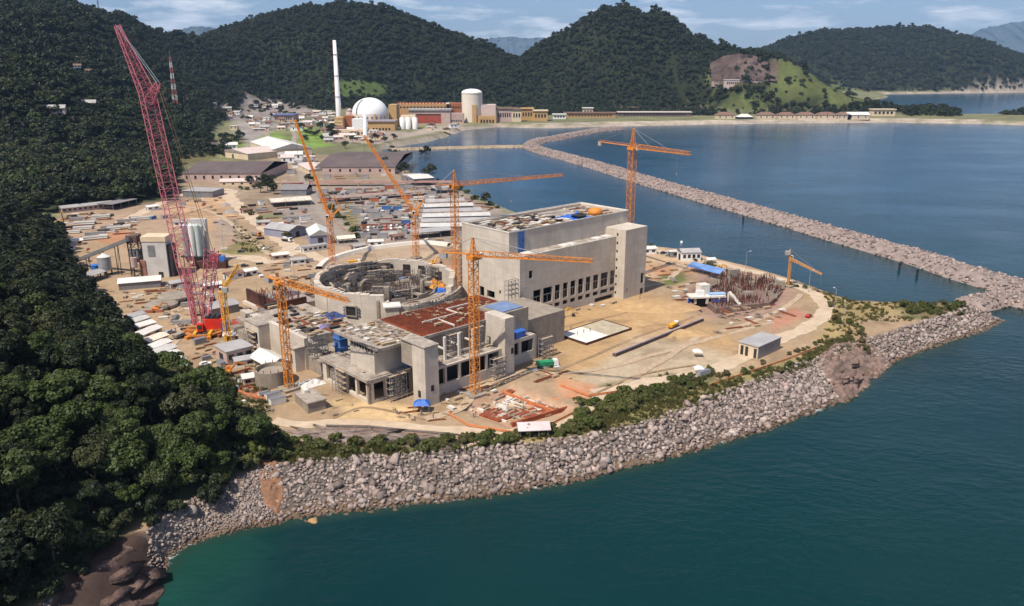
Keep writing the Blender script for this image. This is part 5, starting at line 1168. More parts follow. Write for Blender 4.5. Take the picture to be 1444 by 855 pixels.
for i, p in enumerate(sm):
    d = (sm[min(i+1, n-1)] - sm[max(i-1, 0)]).normalized(); nr = Vector((-d.y, d.x))
    for s_, z_ in ((-2.6, 6.0), (-1.5, 8.7), (1.5, 8.7), (2.6, 6.0)): vs.append((*(p + nr * s_), z_))
mb.add(vs, [(i*4+j, i*4+j+1, i*4+j+5, i*4+j+4) for i in range(n-1) for j in range(3)]).build('wall', CONC_W, t)
# rebar field: the pump house under construction
c = G(1060, 412); t = thing('pump_house', 'pump house foundation bristling with dark red rebar inside the road bend', 'building', (*c, 4))
mb = MB(); P = [G(*p) for p in ((985,418),(1020,388),(1092,398),(1104,412),(1085,428),(1010,436))]
MB().prism(P, 4.2, 7.4).build('raft', mat('rust_stained_raft', (.20, .13, .105), var=.3, scale=.4), t)
mb = MB().use(RUSTD).use(RUST)
Pn = np.array(P); mb.use(RUSTD)
kx, ky = jgrid(Pn[:,0].min(), Pn[:,0].max(), Pn[:,1].min(), Pn[:,1].max(), 1.2, .9); kk = (sdist(kx, ky, P) > .4) & (fbm(kx, ky, 7, 3, 23) > -.12)
for x_, y_ in zip(kx[kk], ky[kk]):
    mb.use(RUST if random.random() < .16 else RUSTD); mb.beam((x_, y_, 7.3), (x_ + random.uniform(-.7, .7), y_ + random.uniform(-.7, .7), 7.4 + random.uniform(.8, 2.) + 3. * max(0, .6 + float(fbm(np.array([x_]), np.array([y_]), 14, 2, 29)[0]))), .16)
o = mb.build('rebar', None, t); o['kind'] = 'stuff'
for i in range(22):
    q = P[i % 6]; q2 = P[(i + 1) % 6]; f = .2 + .6 * random.random(); k_ = random.uniform(.3, 1.); p = (c[0] + (q[0]*(1-f)+q2[0]*f - c[0]) * k_, c[1] + (q[1]*(1-f)+q2[1]*f - c[1]) * k_); MB().rbox(p, random.uniform(3, 7), .5, 7.3, random.uniform(9, 11), random.uniform(0, 3)).build('wall_stub', CONC_D, t)
c = G(1040, 400); MB().rbox((c[0], c[1] + 8), 6, 2.2, 7.3, 12.4, .3).build('wall_stub', CONC_D, t); c = G(1100, 405); MB().rbox(c, 2.5, 4, 6.8, 11, .3).build('wall_stub', CONC, t)
# white block with blue covered bay
c = G(995, 425); t = thing('intake_block', 'tall pale concrete block standing over a blue edged bay', 'building', (*c, 6.9))
MB().rbox((c[0] - 1, c[1] + 3), 5., 4.2, 6.8, 14.6, .35).build('tower', CONC_W, t); MB().rbox(c, 17, 6.5, 9.4, 10.2, .12).build('deck', CONC_W, t); MB().rbox((c[0] - 3, c[1] - .6), 3.4, 2.6, 10.2, 12.4, .12).build('kiosk', WHITEP, t)
MB().rbox((c[0] + 1, c[1] + 1), 15, 4, 5.6, 9.4, .12).build('bay', OPEN, t)
for dx in (-5.5, 0, 6): MB().rbox((c[0] + dx, c[1] - 2.6), 1.1, .9, 6.6, 9.4, .12).build('pier', CONC, t)
MB().rbox((c[0] - 8.3, c[1] - 2.5), 2.2, .3, 6.9, 9., .9).build('side_cover', BLUET, t); MB().rbox((c[0] + 5.2, c[1] - 3.1), 7, .25, 7.6, 8.9, .12).build('side_cover', BLUET, t); MB().rbox((c[0] + 5, c[1] + .5), 8, 3.2, 10.2, 10.9, .12).build('side_cover', mat('pale_blue_sheet', (.3, .42, .6), var=.2), t)
p = G(1027, 428); o = MB().beam((p[0], p[1], 12.6), (p[0] + 4.4, p[1] - 4, 7.6), 1.5, .7).beam((p[0] - .6, p[1] - .2, 6.8), (p[0] - .2, p[1], 12.4), 1.3, .5).build('chute', CONC_W); tag(o, 'pale slanting concrete chute beside the rebar field', 'chute')
a_, b_ = G(972, 381), G(1018, 391); t = thing('lean_roof', 'long blue sheet roof shelter beside the perimeter road', 'shelter', (*a_, 6.9)); 
d = (Vector(b_) - Vector(a_)).normalized(); n_ = Vector((-d.y, d.x)) * 2.4
q = [Vector(a_) - n_, Vector(b_) - n_, Vector(b_) + n_, Vector(a_) + n_]; MB().hexa([(*q[0], 9.4), (*q[1], 9.), (*q[2], 10.8), (*q[3], 11.2)], [(*q[0], 9.6), (*q[1], 9.2), (*q[2], 11.), (*q[3], 11.4)]).build('roof', mat('blue_sheet_roof', (.14, .24, .48), rough=.45, var=.25), t)
for i in range(5):
    p = Vector(a_).lerp(Vector(b_), i / 4); MB().beam((*(p - n_ * .9), 6.8), (*(p - n_ * .9), 9.4), .2).build('post', GREYM, t); MB().beam((*(p + n_ * .9), 6.8), (*(p + n_ * .9), 10.9), .2).build('post', GREYM, t)
# hut group at the lagoon
gable_house('hut', 'white walled hut with a white roof at the end of the big hall', 'hut', G(914, 357), .25, 8, 6, 3.2, .9, WHITEP, WHITER, 2)
c = G(971, 366); gable_house('open_house', 'grey roofed open sided house with columns on the lagoon shore', 'house', c, .15, 11, 8.5, 5.0, 1.4, WHITEP, GREYR, 4)
gable_house('hut', 'low flat white roofed hut left of the columned lagoon house', 'hut', G(950, 362), .15, 5.5, 4, 3.2, 0, GREYM, WHITER, 1)
gable_house('hut', 'small white roofed shelter right of the columned lagoon house', 'hut', G(1001, 371), .3, 5, 4.4, 2.4, .6, GREYM, WHITER, 0, open_=True)
for u, v, l in ((983, 503, 'white square parasol on the pale dirt below the conduit wall'), (985, 527, 'white parasol beside the olive verge and a dark trailer')):
    c = G(u, v); t = thing('parasol', l, 'parasol', (*c, 7)); MB().hexa([(c[0]-1.7, c[1]-1.5, 9.2), (c[0]+1.7, c[1]-1.5, 9.2), (c[0]+1.7, c[1]+1.5, 9.2), (c[0]-1.7, c[1]+1.5, 9.2)], [(c[0]-.2, c[1]-.2, 10.1), (c[0]+.2, c[1]-.2, 10.1), (c[0]+.2, c[1]+.2, 10.1), (c[0]-.2, c[1]+.2, 10.1)]).build('canopy', WHITEP, t); MB().beam((*c, 6.9), (*c, 9.4), .14).build('pole', GREYM, t)
TIMBF = mat('wet_timber', (.36, .22, .12), var=.35, scale=.6)
# excavation with formwork and rebar in front of the block
t = thing('excavation_footing', 'shallow excavation with rows of pale footings and rusty rebar beds', 'foundation', (*G(730, 575), 5.4))
EX = [G(*p, 5.5) for p in ((652,578),(718,543),(806,577),(722,602))]; A, B, C_, D = [Vector(p) for p in EX]
def EP(s, q): return A.lerp(B, s).lerp(D.lerp(C_, s), q)
for i in range(70):
    s_, q_ = random.uniform(.03, .9), random.uniform(.05, .92); l_ = random.uniform(.06, .26); w_ = random.uniform(.35, .8)
    e1_ = (min(s_ + l_, .98), q_) if i % 2 else (s_, min(q_ + l_, .98))
    MB().beam((*EP(s_, q_), 5.65), (*EP(*e1_), 5.65), w_, random.uniform(.5, 1.)).build('footing', (CONC_W, CONC_D, TIMBF, CONC_W)[i % 4], t)
for (s0, s1, q0, q1) in ((.0, .28, .35, .75), (.3, .5, .62, .92), (.55, .97, .70, .95), (.62, .95, .1, .2)):
    MB().hexa([(*EP(s0,q0),5.3), (*EP(s0,q1),5.3), (*EP(s1,q1),5.3), (*EP(s1,q0),5.3)], [(*EP(s0,q0),5.95), (*EP(s0,q1),5.95), (*EP(s1,q1),5.95), (*EP(s1,q0),5.95)]).build('rebar_bed', RUST, t)
MB().beam((*EP(.72, 0), 6), (*EP(.72, .99), 6), .7, 1.2).build('side_form', ORANGE.copy() if False else mat('orange_red_formwork', (.52, .17, .07), var=.3, scale=.6), t)
MB().beam((*EP(1, 0), 6.2), (*EP(1, 1), 6.2), .8, 1.6).build('side_form', mat('orange_red_formwork', (.52, .17, .07)), t)
MB().beam((*EP(0, 1), 6.2), (*EP(1, 1), 6.2), .7, 1.4).build('side_form', RUST, t)
# ================================================================ cranes
def up3(p, z): return Vector((p[0], p[1], z))
def hammerhead(label, base, zj, tip, ctr, apex, mw=2.1, m=None, cat='crane', z0=6.6, hook=.6, jw=1.7, flat=False):
    m = m or ORANGE; b = Vector(base); t = thing('tower_crane', label, cat, (b.x, b.y, z0))
    MB().rbox(base, 6, 6, z0, z0 + 1.2, SA).build('base', CONC_D, t)
    MB().lattice((b.x, b.y, z0 + 1.1), (b.x, b.y, zj - 1), mw, mw, int((zj - z0) / 2.1), .29, .14).build('mast', m, t)
    MB().rbox(base, mw * 1.35, mw * 1.35, zj - 1.2, zj + .2, SA).build('slewing_ring', m, t)
    tip, ctr = Vector(tip), Vector(ctr); d = (tip - b).normalized(); n = Vector((-d.y, d.x)); e = -(b - ctr).length * d + b
    s = b + d * 1.2; MB().lattice(up3(s, zj + .8), up3(tip, zj + .8), jw, jw * .6, int((tip - s).length / 2.), .24, .13, tri=True).build('jib', m, t)
    s2 = b - d * 1.2; MB().beam(up3(s2, zj + .6), up3(e, zj + .6), 1.5, .35).beam(up3(s2, zj + 1.5) , up3(e, zj + 1.5), .14).build('counter_jib', m, t)
    MB().beam(up3(e + d * .3, zj - .3), up3(e + d * 2.6, zj - .3), 1.6, 2.).build('counterweight', mat('grey_ballast', (.35, .33, .31), var=.2), t)
    c = b + n * 1.5 + d * 1.6; cb = MB().rbox((c.x, c.y), 1.7, 1.5, zj - 1.3, zj + .8, math.atan2(d.y, d.x)).build('cab', WHITEP, t); MB().rbox((c.x + d.x * .9, c.y + d.y * .9), .1, 1.2, zj - .7, zj + .5, math.atan2(d.y, d.x)).build('windscreen', GLASS, t)
    if not flat:
        MB().lattice(up3(b, zj), up3(b, apex), mw * .7, .4, 4, .26, .14).build('cathead', m, t)
        MB().tube(up3(b, apex), up3(b + (tip - b) * .62, zj + 1.7), .09, n=4).tube(up3(b, apex), up3(b + (tip - b) * .3, zj + 1.7), .08, n=4).build('pendant', GREYM, t); MB().tube(up3(b, apex), up3(e + d, zj + .8), .09, n=4).build('pendant', GREYM, t)
    h = b + (tip - b) * hook; MB().tube(up3(h, zj), up3(h, zj - 9), .07, n=4).rbox((h.x, h.y), .7, .7, zj - 10, zj - 9).build('hook', GREYM, t)
    MB().rbox((h.x, h.y), 1.6, 1.4, zj - .1, zj + .4, math.atan2(d.y, d.x)).build('trolley', m, t)
    return t
p = G(670, 557); zj = ZV(*p, 361); hammerhead('tall orange tower crane standing in the excavation with a flat jib across the big hall', p, zj, G(836, 371, zj), G(640, 352, zj), zj + 6, 2.3, hook=.45)
cr = ZV(*p, 335)
p = G(644, 432); zj = ZV(*p, 262); hammerhead('tall orange tower crane between the round building and the big hall', p, zj, G(794, 249, zj), G(611, 262, zj), ZV(*p, 240), 2.5, hook=.5)
p = (59.5, 398); zj = ZV(*p, 208); hammerhead('orange tower crane rising behind the far end of the big hall', p, zj, G(973, 219, zj), G(855, 201, zj), ZV(*p, 181), 2.9, hook=.8, jw=2.2)
p = G(408, 549); zj = ZV(*p, 398); hammerhead('orange tower crane by the round tank with its thick jib over the ring wall', p, zj, G(492, 427, zj), G(388, 390, zj), zj + 5, 2.1, jw=1.9, flat=True, hook=.7)
def luffing(label, base, ztop, tip, tail, mw, m, z0=6.6, jw=1.6, back=True):
    b = Vector(base); t = thing('tower_crane', label, 'crane', (b.x, b.y, z0)); tip = Vector(tip); tail = Vector(tail); top = Vector((b.x, b.y, ztop))
    MB().rbox(base, 5, 5, z0, z0 + 1.1, SA).build('base', CONC_D, t)
    MB().lattice((b.x, b.y, z0 + 1), (b.x, b.y, ztop), mw, mw, max(4, int((ztop - z0) / 2)), .27, .13).build('mast', m, t)
    MB().rbox(base, mw * 1.5, mw * 1.5, ztop, ztop + 1., .3).build('slewing_platform', m, t)
    L = (tip - top).length; MB().lattice(top + Vector((0, 0, 1)), tip, jw, jw * .55, int(L / 2.), .26, .13).build('jib', m, t)
    MB().beam(top + Vector((0, 0, .8)), tail, 1.1, 1.).build('counter_jib', m, t); MB().beam(tail - Vector((0, 0, 1.2)), tail + Vector((0, 0, .6)), 2., 2.2).build('counterweight', mat('grey_ballast', (.35, .33, .31)), t)
    ap = top + (tail - top) * .45 + Vector((0, 0, max(4, L * .16))); MB().beam(top + Vector((0, 0, 1)), ap, .4).beam(top + (tail - top) * .8, ap, .3).build('a_frame', m, t)
    MB().tube(ap, top.lerp(tip, .93), .1, n=4).build('luffing_rope', GREYM, t); MB().tube(tip, tip - Vector((0, 0, L * .35)), .07, n=4).build('hoist_rope', GREYM, t)
    s = Vector((-(tip - top).y, (tip - top).x, 0)).normalized(); c = top + s * 1.4; MB().rbox((c.x, c.y), 1.6, 1.5, ztop + .4, ztop + 2.4, .2).build('cab', WHITEP, t); MB().rbox((c.x, c.y - .82), 1.2, .1, ztop + 1., ztop + 2.2, .2).build('windscreen', GLASS, t)
    return t
p = G(587, 364); zt = ZV(*p, 303); luffing('orange luffing crane behind the round building with its jib raised far to the left', p, zt, AT(513, 191, p[1] + 8), AT(601, 277, p[1]), 2.6, ORANGE)
p = G(469, 375); zt = ZV(*p, 309); luffing('orange luffing crane beside the grey workshop with a long raised jib', p, zt, AT(416, 169, p[1] + 12), AT(484, 290, p[1]), 2.4, ORANGE, jw=1.2)
p = G(322, 484); zt = ZV(*p, 414); luffing('small yellow luffing crane next to the big red crawler crane', p, zt, AT(336, 373, p[1] + 4), AT(317, 408, p[1] - 3), 1.9, YELLOW, jw=1.2)
p = G(1111, 404); zt = ZV(*p, 368); luffing('slim orange crane with a drooping jib by the lagoon side road bend', p, zt, AT(1159, 387, p[1] - 6), AT(1111, 356, p[1]), .9, mat('pale_orange_paint', (.62, .30, .10), var=.2), jw=1.)
# big crawler crane
p = G(287, 470); y0 = p[1]; t = thing('crawler_crane', 'gigantic faded red lattice crawler crane with a raised boom and jib', 'crane', (*p, 6.9)); b = Vector(p)
foot = AT(284, 458, y0 - 1); elbow = AT(208, 133, y0 + 5); tip = AT(165, 36, y0 + 8); strut = AT(223, 117, y0 + 6); mast_top = AT(298, 352, y0 + 14)
MB().lattice(foot, AT(262, 375, y0 + .8), 2.4, 5.4, 6, .27, .12).lattice(AT(262, 375, y0 + .8), elbow, 5.4, 4.8, 26, .27, .12).build('boom', PINK, t)
MB().lattice(elbow, tip, 4.6, 1.6, 14, .27, .12).build('fly_jib', PINK, t); MB().lattice(Vector(elbow) - Vector((0, 0, 3)), strut, 3.4, 1.6, 4, .36, .22).build('jib_strut', PINK, t)
MB().lattice((foot[0] + 1.6, foot[1], foot[2]), mast_top, 2.4, 4.4, 11, .3, .16).build('back_mast', PINK, t); MB().lattice((foot[0] - 2.6, foot[1], foot[2]), AT(262, 378, y0 + 1), 1.4, 2.2, 7, .3, .2).build('boom_brace', PINK, t)
for o_ in (-1.2, 1.2):
    MB().tube((strut[0], strut[1] + o_, strut[2]), (tip[0], tip[1] + o_ * .4, tip[2]), .13, n=4).build('jib_pendant', STEELP, t)
    MB().tube((strut[0], strut[1] + o_, strut[2]), (mast_top[0], mast_top[1] + o_, mast_top[2]), .12, n=4).build('back_stay', mat('brass_rope', (.42, .28, .14), var=.1), t)
    MB().tube((mast_top[0], mast_top[1] + o_, mast_top[2]), (b.x + 9, b.y + o_, 9.5), .12, n=4).build('mast_stay', PINK, t)
hp = AT(160, 60, y0 + 8)
MB().rbox((b.x + 5.2, b.y + .5), 7.5, 5, 9., 13.6, .15).build('machine_house', RED, t); MB().rbox((b.x + 9.6, b.y - 1.2), 2.4, 3., 9, 12.6, .15).build('engine_cover', mat('machine_blue', (.06, .12, .32), rough=.5), t); MB().rbox((b.x + .2, b.y - 2.6), 2.2, 2.6, 9, 12, .15).build('cab', RED, t); MB().rbox((b.x + .2, b.y - 3.95), 1.8, .1, 10, 11.6, .15).build('windscreen', GLASS, t)
MB().lathe((b.x + 1, b.y), [(6.6, 8.0), (8.2, 8.0), (8.2, 8.7), (6.6, 8.7), (6.6, 8.0)], 36).build('ring_carriage', mat('worn_orange', (.46, .17, .04), var=.4, scale=.6, dirt=(.16, .09, .05), dirt_amt=.7), t)
for s_ in (-1, 1):
    MB().rbox((b.x + 1, b.y + s_ * 2.2), 16.5, 1.2, 8.2, 9.4, .15).build('carbody_beam', mat('worn_orange', (.46, .17, .04)), t); MB().rbox((b.x + 1 + s_ * 3, b.y), 1.2, 15, 8.2, 9.2, .15).build('carbody_beam', YELLOW, t)
for k_ in range(3): MB().tube((b.x + 2.6 + k_ * 2., b.y - 1.6, 14.1), (b.x + 2.6 + k_ * 2., b.y + 2.2, 14.1), .8, n=12).build('winch_drum', DARKM, t)
for s in (-1, 1):
    tr = MB()
    tr.rbox((b.x + 1, b.y + s * 4.6), 13, 1.9, 7.0, 8.3, .15).build('track', DARKM, t)
for q in range(12):
    a_ = q * .52; MB().rbox((b.x + 1 + 8.4 * math.cos(a_), b.y + 8.4 * math.sin(a_)), 2.4, 1.6, 7, 8.2, a_).build('support_pad', RUST if q % 2 else ORANGE, t)
MB().rbox((b.x + 13.5, b.y + 2.2), 4, 6.2, 7, 11.4, .15).build('counterweight', mat('dark_red_ballast', (.30, .05, .04), var=.3), t)
# lattice mast on the hill
c = hit(248, 152); zb = hz(*c) + 3; zt = ZV(*c, 80); t = thing('radio_mast', 'red and white lattice radio mast on the wooded slope', 'mast', (*c, zb)); n = 9
for i in range(n):
    f0, f1 = i / n, (i + 1) / n; MB().lattice((c[0], c[1], zb + (zt - zb) * f0), (c[0], c[1], zb + (zt - zb) * f1), 6.4 - 4.6 * f0, 6.4 - 4.6 * f1, 2, .42, .2).build('mast_section', mat('faded_mast_red', (.42, .14, .12), var=.2) if i % 2 == 0 else WHITEP, t)
MB().tube((c[0], c[1], zt), (c[0], c[1], zt + 9), .3, n=5).build('aerial', GREYM, t)
MB().rbox(c, 14, 12, zb - 3, zb + 1.5, .2).build('base', CREAM, t)
c = AT(140, 20, 1850)[:2]; zb = hz(*c); t = thing('radio_mast', 'thin grey mast on the top of the left ridge', 'mast', (*c, zb)); MB().lattice((c[0], c[1], zb), (c[0], c[1], zb + 38), 3, 1, 8, .4, .25).build('mast_section', GREYM, t)
# ================================================================ loose things: kinds built once at the origin, then copied
def lmat(n, c, **k): return mat(n, c, obj=True, **k)
def proto_group(name, label, cat, parts):
    t = thing(name, label, cat, (0, 0, 0))
    for nm, mb, m, *rest in parts:
        o = mb.build(nm, m, t)
        for sn, sm, smm in rest:
            s = sm.build(sn, smm, t); s.parent = o
    return t
def vec_shift(dz): pass
TIMB = lmat('old_timber', (.40, .29, .18), var=.3, scale=.8); PIPEM = lmat('steel_pipe', (.27, .25, .24), rough=.5, var=.25); RUSTL = lmat('rusted_bar', (.24, .075, .035), var=.35); PALEF = lmat('pale_panel', (.62, .57, .50), var=.2); DARKF = lmat('dark_panel', (.06, .05, .045), var=.3)
CONTC = [lmat('white_container', (.72, .70, .66), var=.08, rough=.5), lmat('blue_container', (.06, .16, .38), var=.15, rough=.5), lmat('grey_container', (.33, .32, .31), var=.12, rough=.5), lmat('rust_container', (.38, .12, .06), var=.2, rough=.6)]
def pk_pipes(m, L=9., r=.32, rows=(5, 4, 3)):
    mb = MB()
    for k, n in enumerate(rows):
        for i in range(n): mb.tube((-L/2 + .2*((i*7+k*3) % 5 - 2), (i - (n-1)/2) * 2.05 * r, r + .12 + k * 1.75 * r), (L/2 + .2*((i*5+k) % 4 - 2), (i - (n-1)/2) * 2.05 * r, r + .12 + k * 1.75 * r), r, n=6)
    return mb
def sk():
    mb = MB()
    for x in (-3, 0, 3): mb.box(x - .15, x + .15, -1.9, 1.9, -.2, .14)
    return mb
def pk_planks(seed, L=5., W_=2., n=6):
    rd = random.Random(seed); mb = MB()
    for i in range(n):
        z = .12 + i * .2; a = rd.uniform(-.06, .06); w = W_ * rd.uniform(.75, 1.0); l = L * rd.uniform(.8, 1.)
        mb.rbox((rd.uniform(-.2, .2), rd.uniform(-.15, .15)), l, w, z, z + .17, a)
    return mb
def pk_bars(seed, L=10., n=16, m=None):
    rd = random.Random(seed); mb = MB()
    for i in range(n): y = rd.uniform(-1., 1.); z = .15 + rd.random() * .7 * (1 - abs(y)); mb.beam((-L/2 + rd.uniform(-.8, .8), y + rd.uniform(-.3, .3), z), (L/2 + rd.uniform(-.8, .8), y + rd.uniform(-.3, .3), z + rd.uniform(-.1, .2)), .16)
    return mb
def pk_heap(seed, r=1.6):
    rd = random.Random(seed); mb = MB()
    for i in range(14):
        c = Vector((rd.gauss(0, r * .5), rd.gauss(0, r * .5), .3 + rd.random() * .6)); d = Vector((rd.uniform(-1, 1), rd.uniform(-1, 1), rd.uniform(-.3, .3))).normalized(); l = rd.uniform(.6, 1.6); mb.beam(c - d * l, c + d * l, rd.uniform(.2, .6), rd.uniform(.08, .25))
    return mb
def pk_container(m, L=6.1, w=2.45, h=2.6):
    b = MB().box(-L/2, L/2, -w/2, w/2, .1, h)
    for i in range(int(L / .5)):
        x = -L/2 + .3 + i * .5
        for s in (-1, 1): b.box(x, x + .2, s*w/2 - .04, s*w/2 + .04, .25, h - .15)
    d = MB().box(L/2, L/2 + .06, -w/2 + .12, -.04, .2, h - .1).box(L/2, L/2 + .06, .04, w/2 - .12, .2, h - .1)
    f = MB().box(-L/2 - .03, L/2 + .03, -w/2 - .05, w/2 + .05, h, h + .1).box(-L/2, L/2, -w/2, w/2, 0, .1)
    return [('body', b, m), ('door', d, m), ('frame', f, GREYM)]
def wheels(xs, w, r, wd=.3):
    out = []
    for x in xs:
        for s in (-1, 1):
            out.append(('wheel', MB().tube((x, s * (w - wd/2), r), (x, s * (w + wd/2), r), r, n=10), TYRE, ('rim', MB().tube((x, s * (w + wd/2), r), (x, s * (w + wd/2 + .03), r), r * .5, n=8), GREYM)))
    return out
def pk_car(m):
    b = MB().hexa([(-2.1,-.85,.35),(2.1,-.85,.35),(2.1,.85,.35),(-2.1,.85,.35)], [(-2.1,-.83,.95),(2.0,-.8,.85),(2.0,.8,.85),(-2.1,.83,.95)]).hexa([(-1.6,-.78,.9),(.9,-.78,.88),(.9,.78,.88),(-1.6,.78,.9)], [(-1.3,-.66,1.42),(.3,-.66,1.42),(.3,.66,1.42),(-1.3,.66,1.42)])
    g = MB().hexa([(-1.5,-.8,1.),(.75,-.8,1.),(.75,.8,1.),(-1.5,.8,1.)], [(-1.32,-.69,1.33),(.38,-.69,1.33),(.38,.69,1.33),(-1.32,.69,1.33)])
    return [('body', b, m), ('glass', g, GLASS)] + wheels((-1.3, 1.3), .8, .32, .2)
def pk_truck(cab, bed, tipper=True):
    c = MB().hexa([(2.2,-1.15,.7),(4.,-1.15,.7),(4.,1.15,.7),(2.2,1.15,.7)], [(2.2,-1.1,2.9),(3.7,-1.1,2.9),(3.7,1.1,2.9),(2.2,1.1,2.9)])
    g = MB().hexa([(3.9,-1.,1.8),(3.97,-1.,1.8),(3.97,1.,1.8),(3.9,1.,1.8)], [(3.68,-.98,2.7),(3.78,-.98,2.7),(3.78,.98,2.7),(3.68,.98,2.7)])
    d = MB().box(-4, 2., -.5, .5, .6, .95)
    if tipper: e = MB().hexa([(-4,-1.2,1.),(1.9,-1.2,1.),(1.9,1.2,1.),(-4,1.2,1.)], [(-4.3,-1.35,2.5),(2.,-1.35,2.5),(2.,1.35,2.5),(-4.3,1.35,2.5)]); bn = 'tipper_body'
    else: e = MB().box(-4.2, 2., -1.2, 1.2, 1., 1.25).box(-4.2, 2., -1.25, -1.15, 1.25, 1.7).box(-4.2, 2., 1.15, 1.25, 1.25, 1.7); bn = 'flatbed'
    return [('cab', c, cab, ('windscreen', g, GLASS)), ('chassis', d, DARKM), (bn, e, bed)] + wheels((-3.2, -2.1, 3.), 1., .5, .35)
def pk_mixer(cab, drum):
    p = pk_truck(cab, DARKM, False); m = MB().lathe((0, 0), [(.1, 0), (.5, 0), (1.15, 1.6), (1.2, 2.8), (.5, 4.6), (.1, 4.6)], 14); m.v = [(-3.6 + z * .97, x, 2.1 + y * .9 - (z - 2.3) * .12) for x, y, z in m.v]; p.append(('drum', m, drum)); return p
def pk_excavator(m):
    tr = [('track', MB().box(-1.7, 1.7, s * 1.1 - .3, s * 1.1 + .3, .05, .8), DARKM) for s in (-1, 1)]
    b = MB().box(-1.9, 1.2, -1.3, 1.3, .95, 1.9).box(-1.9, -.9, -1.3, 1.3, 1.9, 2.3); c = MB().box(.0, 1.3, .35, 1.3, 1.9, 3.)
    g = MB().box(1.28, 1.34, .45, 1.2, 2., 2.9)
    a = MB().beam((1.0, -.2, 1.6), (3.4, -.2, 4.2), .4, .55).beam((3.4, -.2, 4.2), (5.6, -.2, 3.4), .38, .5); s = MB().beam((5.6, -.2, 3.5), (6.2, -.2, 1.4), .32, .4)
    k = MB().hexa([(5.4,-.8,.3),(6.5,-.8,.2),(6.5,.4,.2),(5.4,.4,.3)], [(5.8,-.8,1.5),(6.6,-.8,1.2),(6.6,.4,1.2),(5.8,.4,1.5)])
    return tr + [('body', b, m), ('cab', c, m, ('windscreen', g, GLASS)), ('boom', a, m), ('stick', s, m), ('bucket', k, DARKM)]
def proto(name, cat, parts): return proto_group(name, 'x', cat, parts)
PR = {}
def add_proto(key, name, cat, parts): PR[key] = [proto(name, cat, parts), False]
add_proto('pipes', 'pipe_stack', 'pipe stack', [('pipe', pk_pipes(None), PIPEM), ('bearer', sk(), TIMB)])
add_proto('bigpipes', 'pipe_stack', 'pipe stack', [('pipe', pk_pipes(None, 12, .6, (4, 3)), lmat('concrete_pipe', (.46, .43, .39), var=.15)), ('bearer', sk(), TIMB)])
add_proto('bars', 'rebar_bundle', 'rebar bundle', [('bar', pk_bars(3), RUSTL), ('bearer', sk(), TIMB)])
add_proto('planks', 'plank_stack', 'plank stack', [('plank', pk_planks(4), TIMB)])
add_proto('panels', 'panel_stack', 'panel stack', [('panel', pk_planks(5, 4.2, 2.6, 5), PALEF)])
add_proto('dark', 'panel_stack', 'panel stack', [('panel', pk_planks(9, 6, 2.2, 6), DARKF)])
add_proto('rubble', 'scrap_heap', 'scrap heap', [('scrap', pk_heap(6), lmat('mixed_scrap', (.30, .23, .18), var=.5, scale=1.5))])
add_proto('offcuts', 'timber_heap', 'timber heap', [('timber', pk_heap(8, 1.8), TIMB)])
for i, nm in enumerate(('cw', 'cb', 'cg', 'cr')): add_proto(nm, 'container', 'container', pk_container(CONTC[i]))
for k, c in (('car_w', (.75, .74, .72)), ('car_s', (.35, .36, .38)), ('car_r', (.40, .03, .03)), ('car_d', (.04, .045, .06))): add_proto(k, 'car', 'car', pk_car(lmat('car_paint_' + k[-1:], c, rough=.3, var=.03, spec=.5)))
add_proto('tip_o', 'dump_truck', 'truck', pk_truck(ORANGE, lmat('tipper_grey', (.3, .27, .24), var=.2))); add_proto('tip_w', 'dump_truck', 'truck', pk_truck(WHITEP, YELLOW)); add_proto('flat_w', 'flatbed_truck', 'truck', pk_truck(WHITEP, lmat('bed_timber', (.3, .22, .15), var=.2), False)); add_proto('flat_g', 'flatbed_truck', 'truck', pk_truck(WHITEP, GREENP)); add_proto('mixer', 'mixer_truck', 'truck', pk_mixer(WHITEP, lmat('drum_grey', (.5, .49, .46), var=.15)))
add_proto('exc', 'excavator', 'excavator', pk_excavator(YELLOW)); add_proto('exc_o', 'excavator', 'excavator', pk_excavator(ORANGE))
def put(key, x, y, z, rz, label, group=None, s=1.):
    e = PR[key]
    if not e[1]:
        e[1] = True; o = e[0]; o.location = (x, y, z); o.rotation_euler = (0, 0, rz); o.scale = (s, s, s) if not isinstance(s, tuple) else s; o['label'] = label
        if group: o['group'] = group
        return o
    o = copy_tree(e[0], (x, y, z), rz, s, label)
    if group: o['group'] = group
    elif 'group' in o: del o['group']
    return o
def putp(key, u, v, rz, label, group=None, s=1., z=None):
    x, y = G(u, v); return put(key, x, y, 7.02 if z is None else z, rz, label, group, s)
NAMEOF = {'pipes': 'stack of steel pipes', 'bigpipes': 'stack of wide concrete pipes', 'bars': 'bundle of rusty rebar', 'planks': 'stack of timber planks', 'panels': 'stack of pale panels', 'dark': 'stack of dark panels', 'rubble': 'heap of mixed scrap', 'offcuts': 'heap of loose timber', 'cw': 'white shipping container', 'cb': 'blue shipping container', 'cg': 'grey shipping container', 'cr': 'rust red shipping container'}
PLUR = {'pipes': 'steel pipe stacks', 'bigpipes': 'concrete pipe stacks', 'bars': 'rebar bundles', 'planks': 'plank stacks', 'panels': 'pale panel stacks', 'dark': 'dark panel stacks', 'rubble': 'scrap heaps', 'offcuts': 'timber heaps', 'cw': 'white containers', 'cb': 'blue containers', 'cg': 'grey containers', 'cr': 'rust red containers'}
SOLID = []          # plan rectangles (polygons) already built on
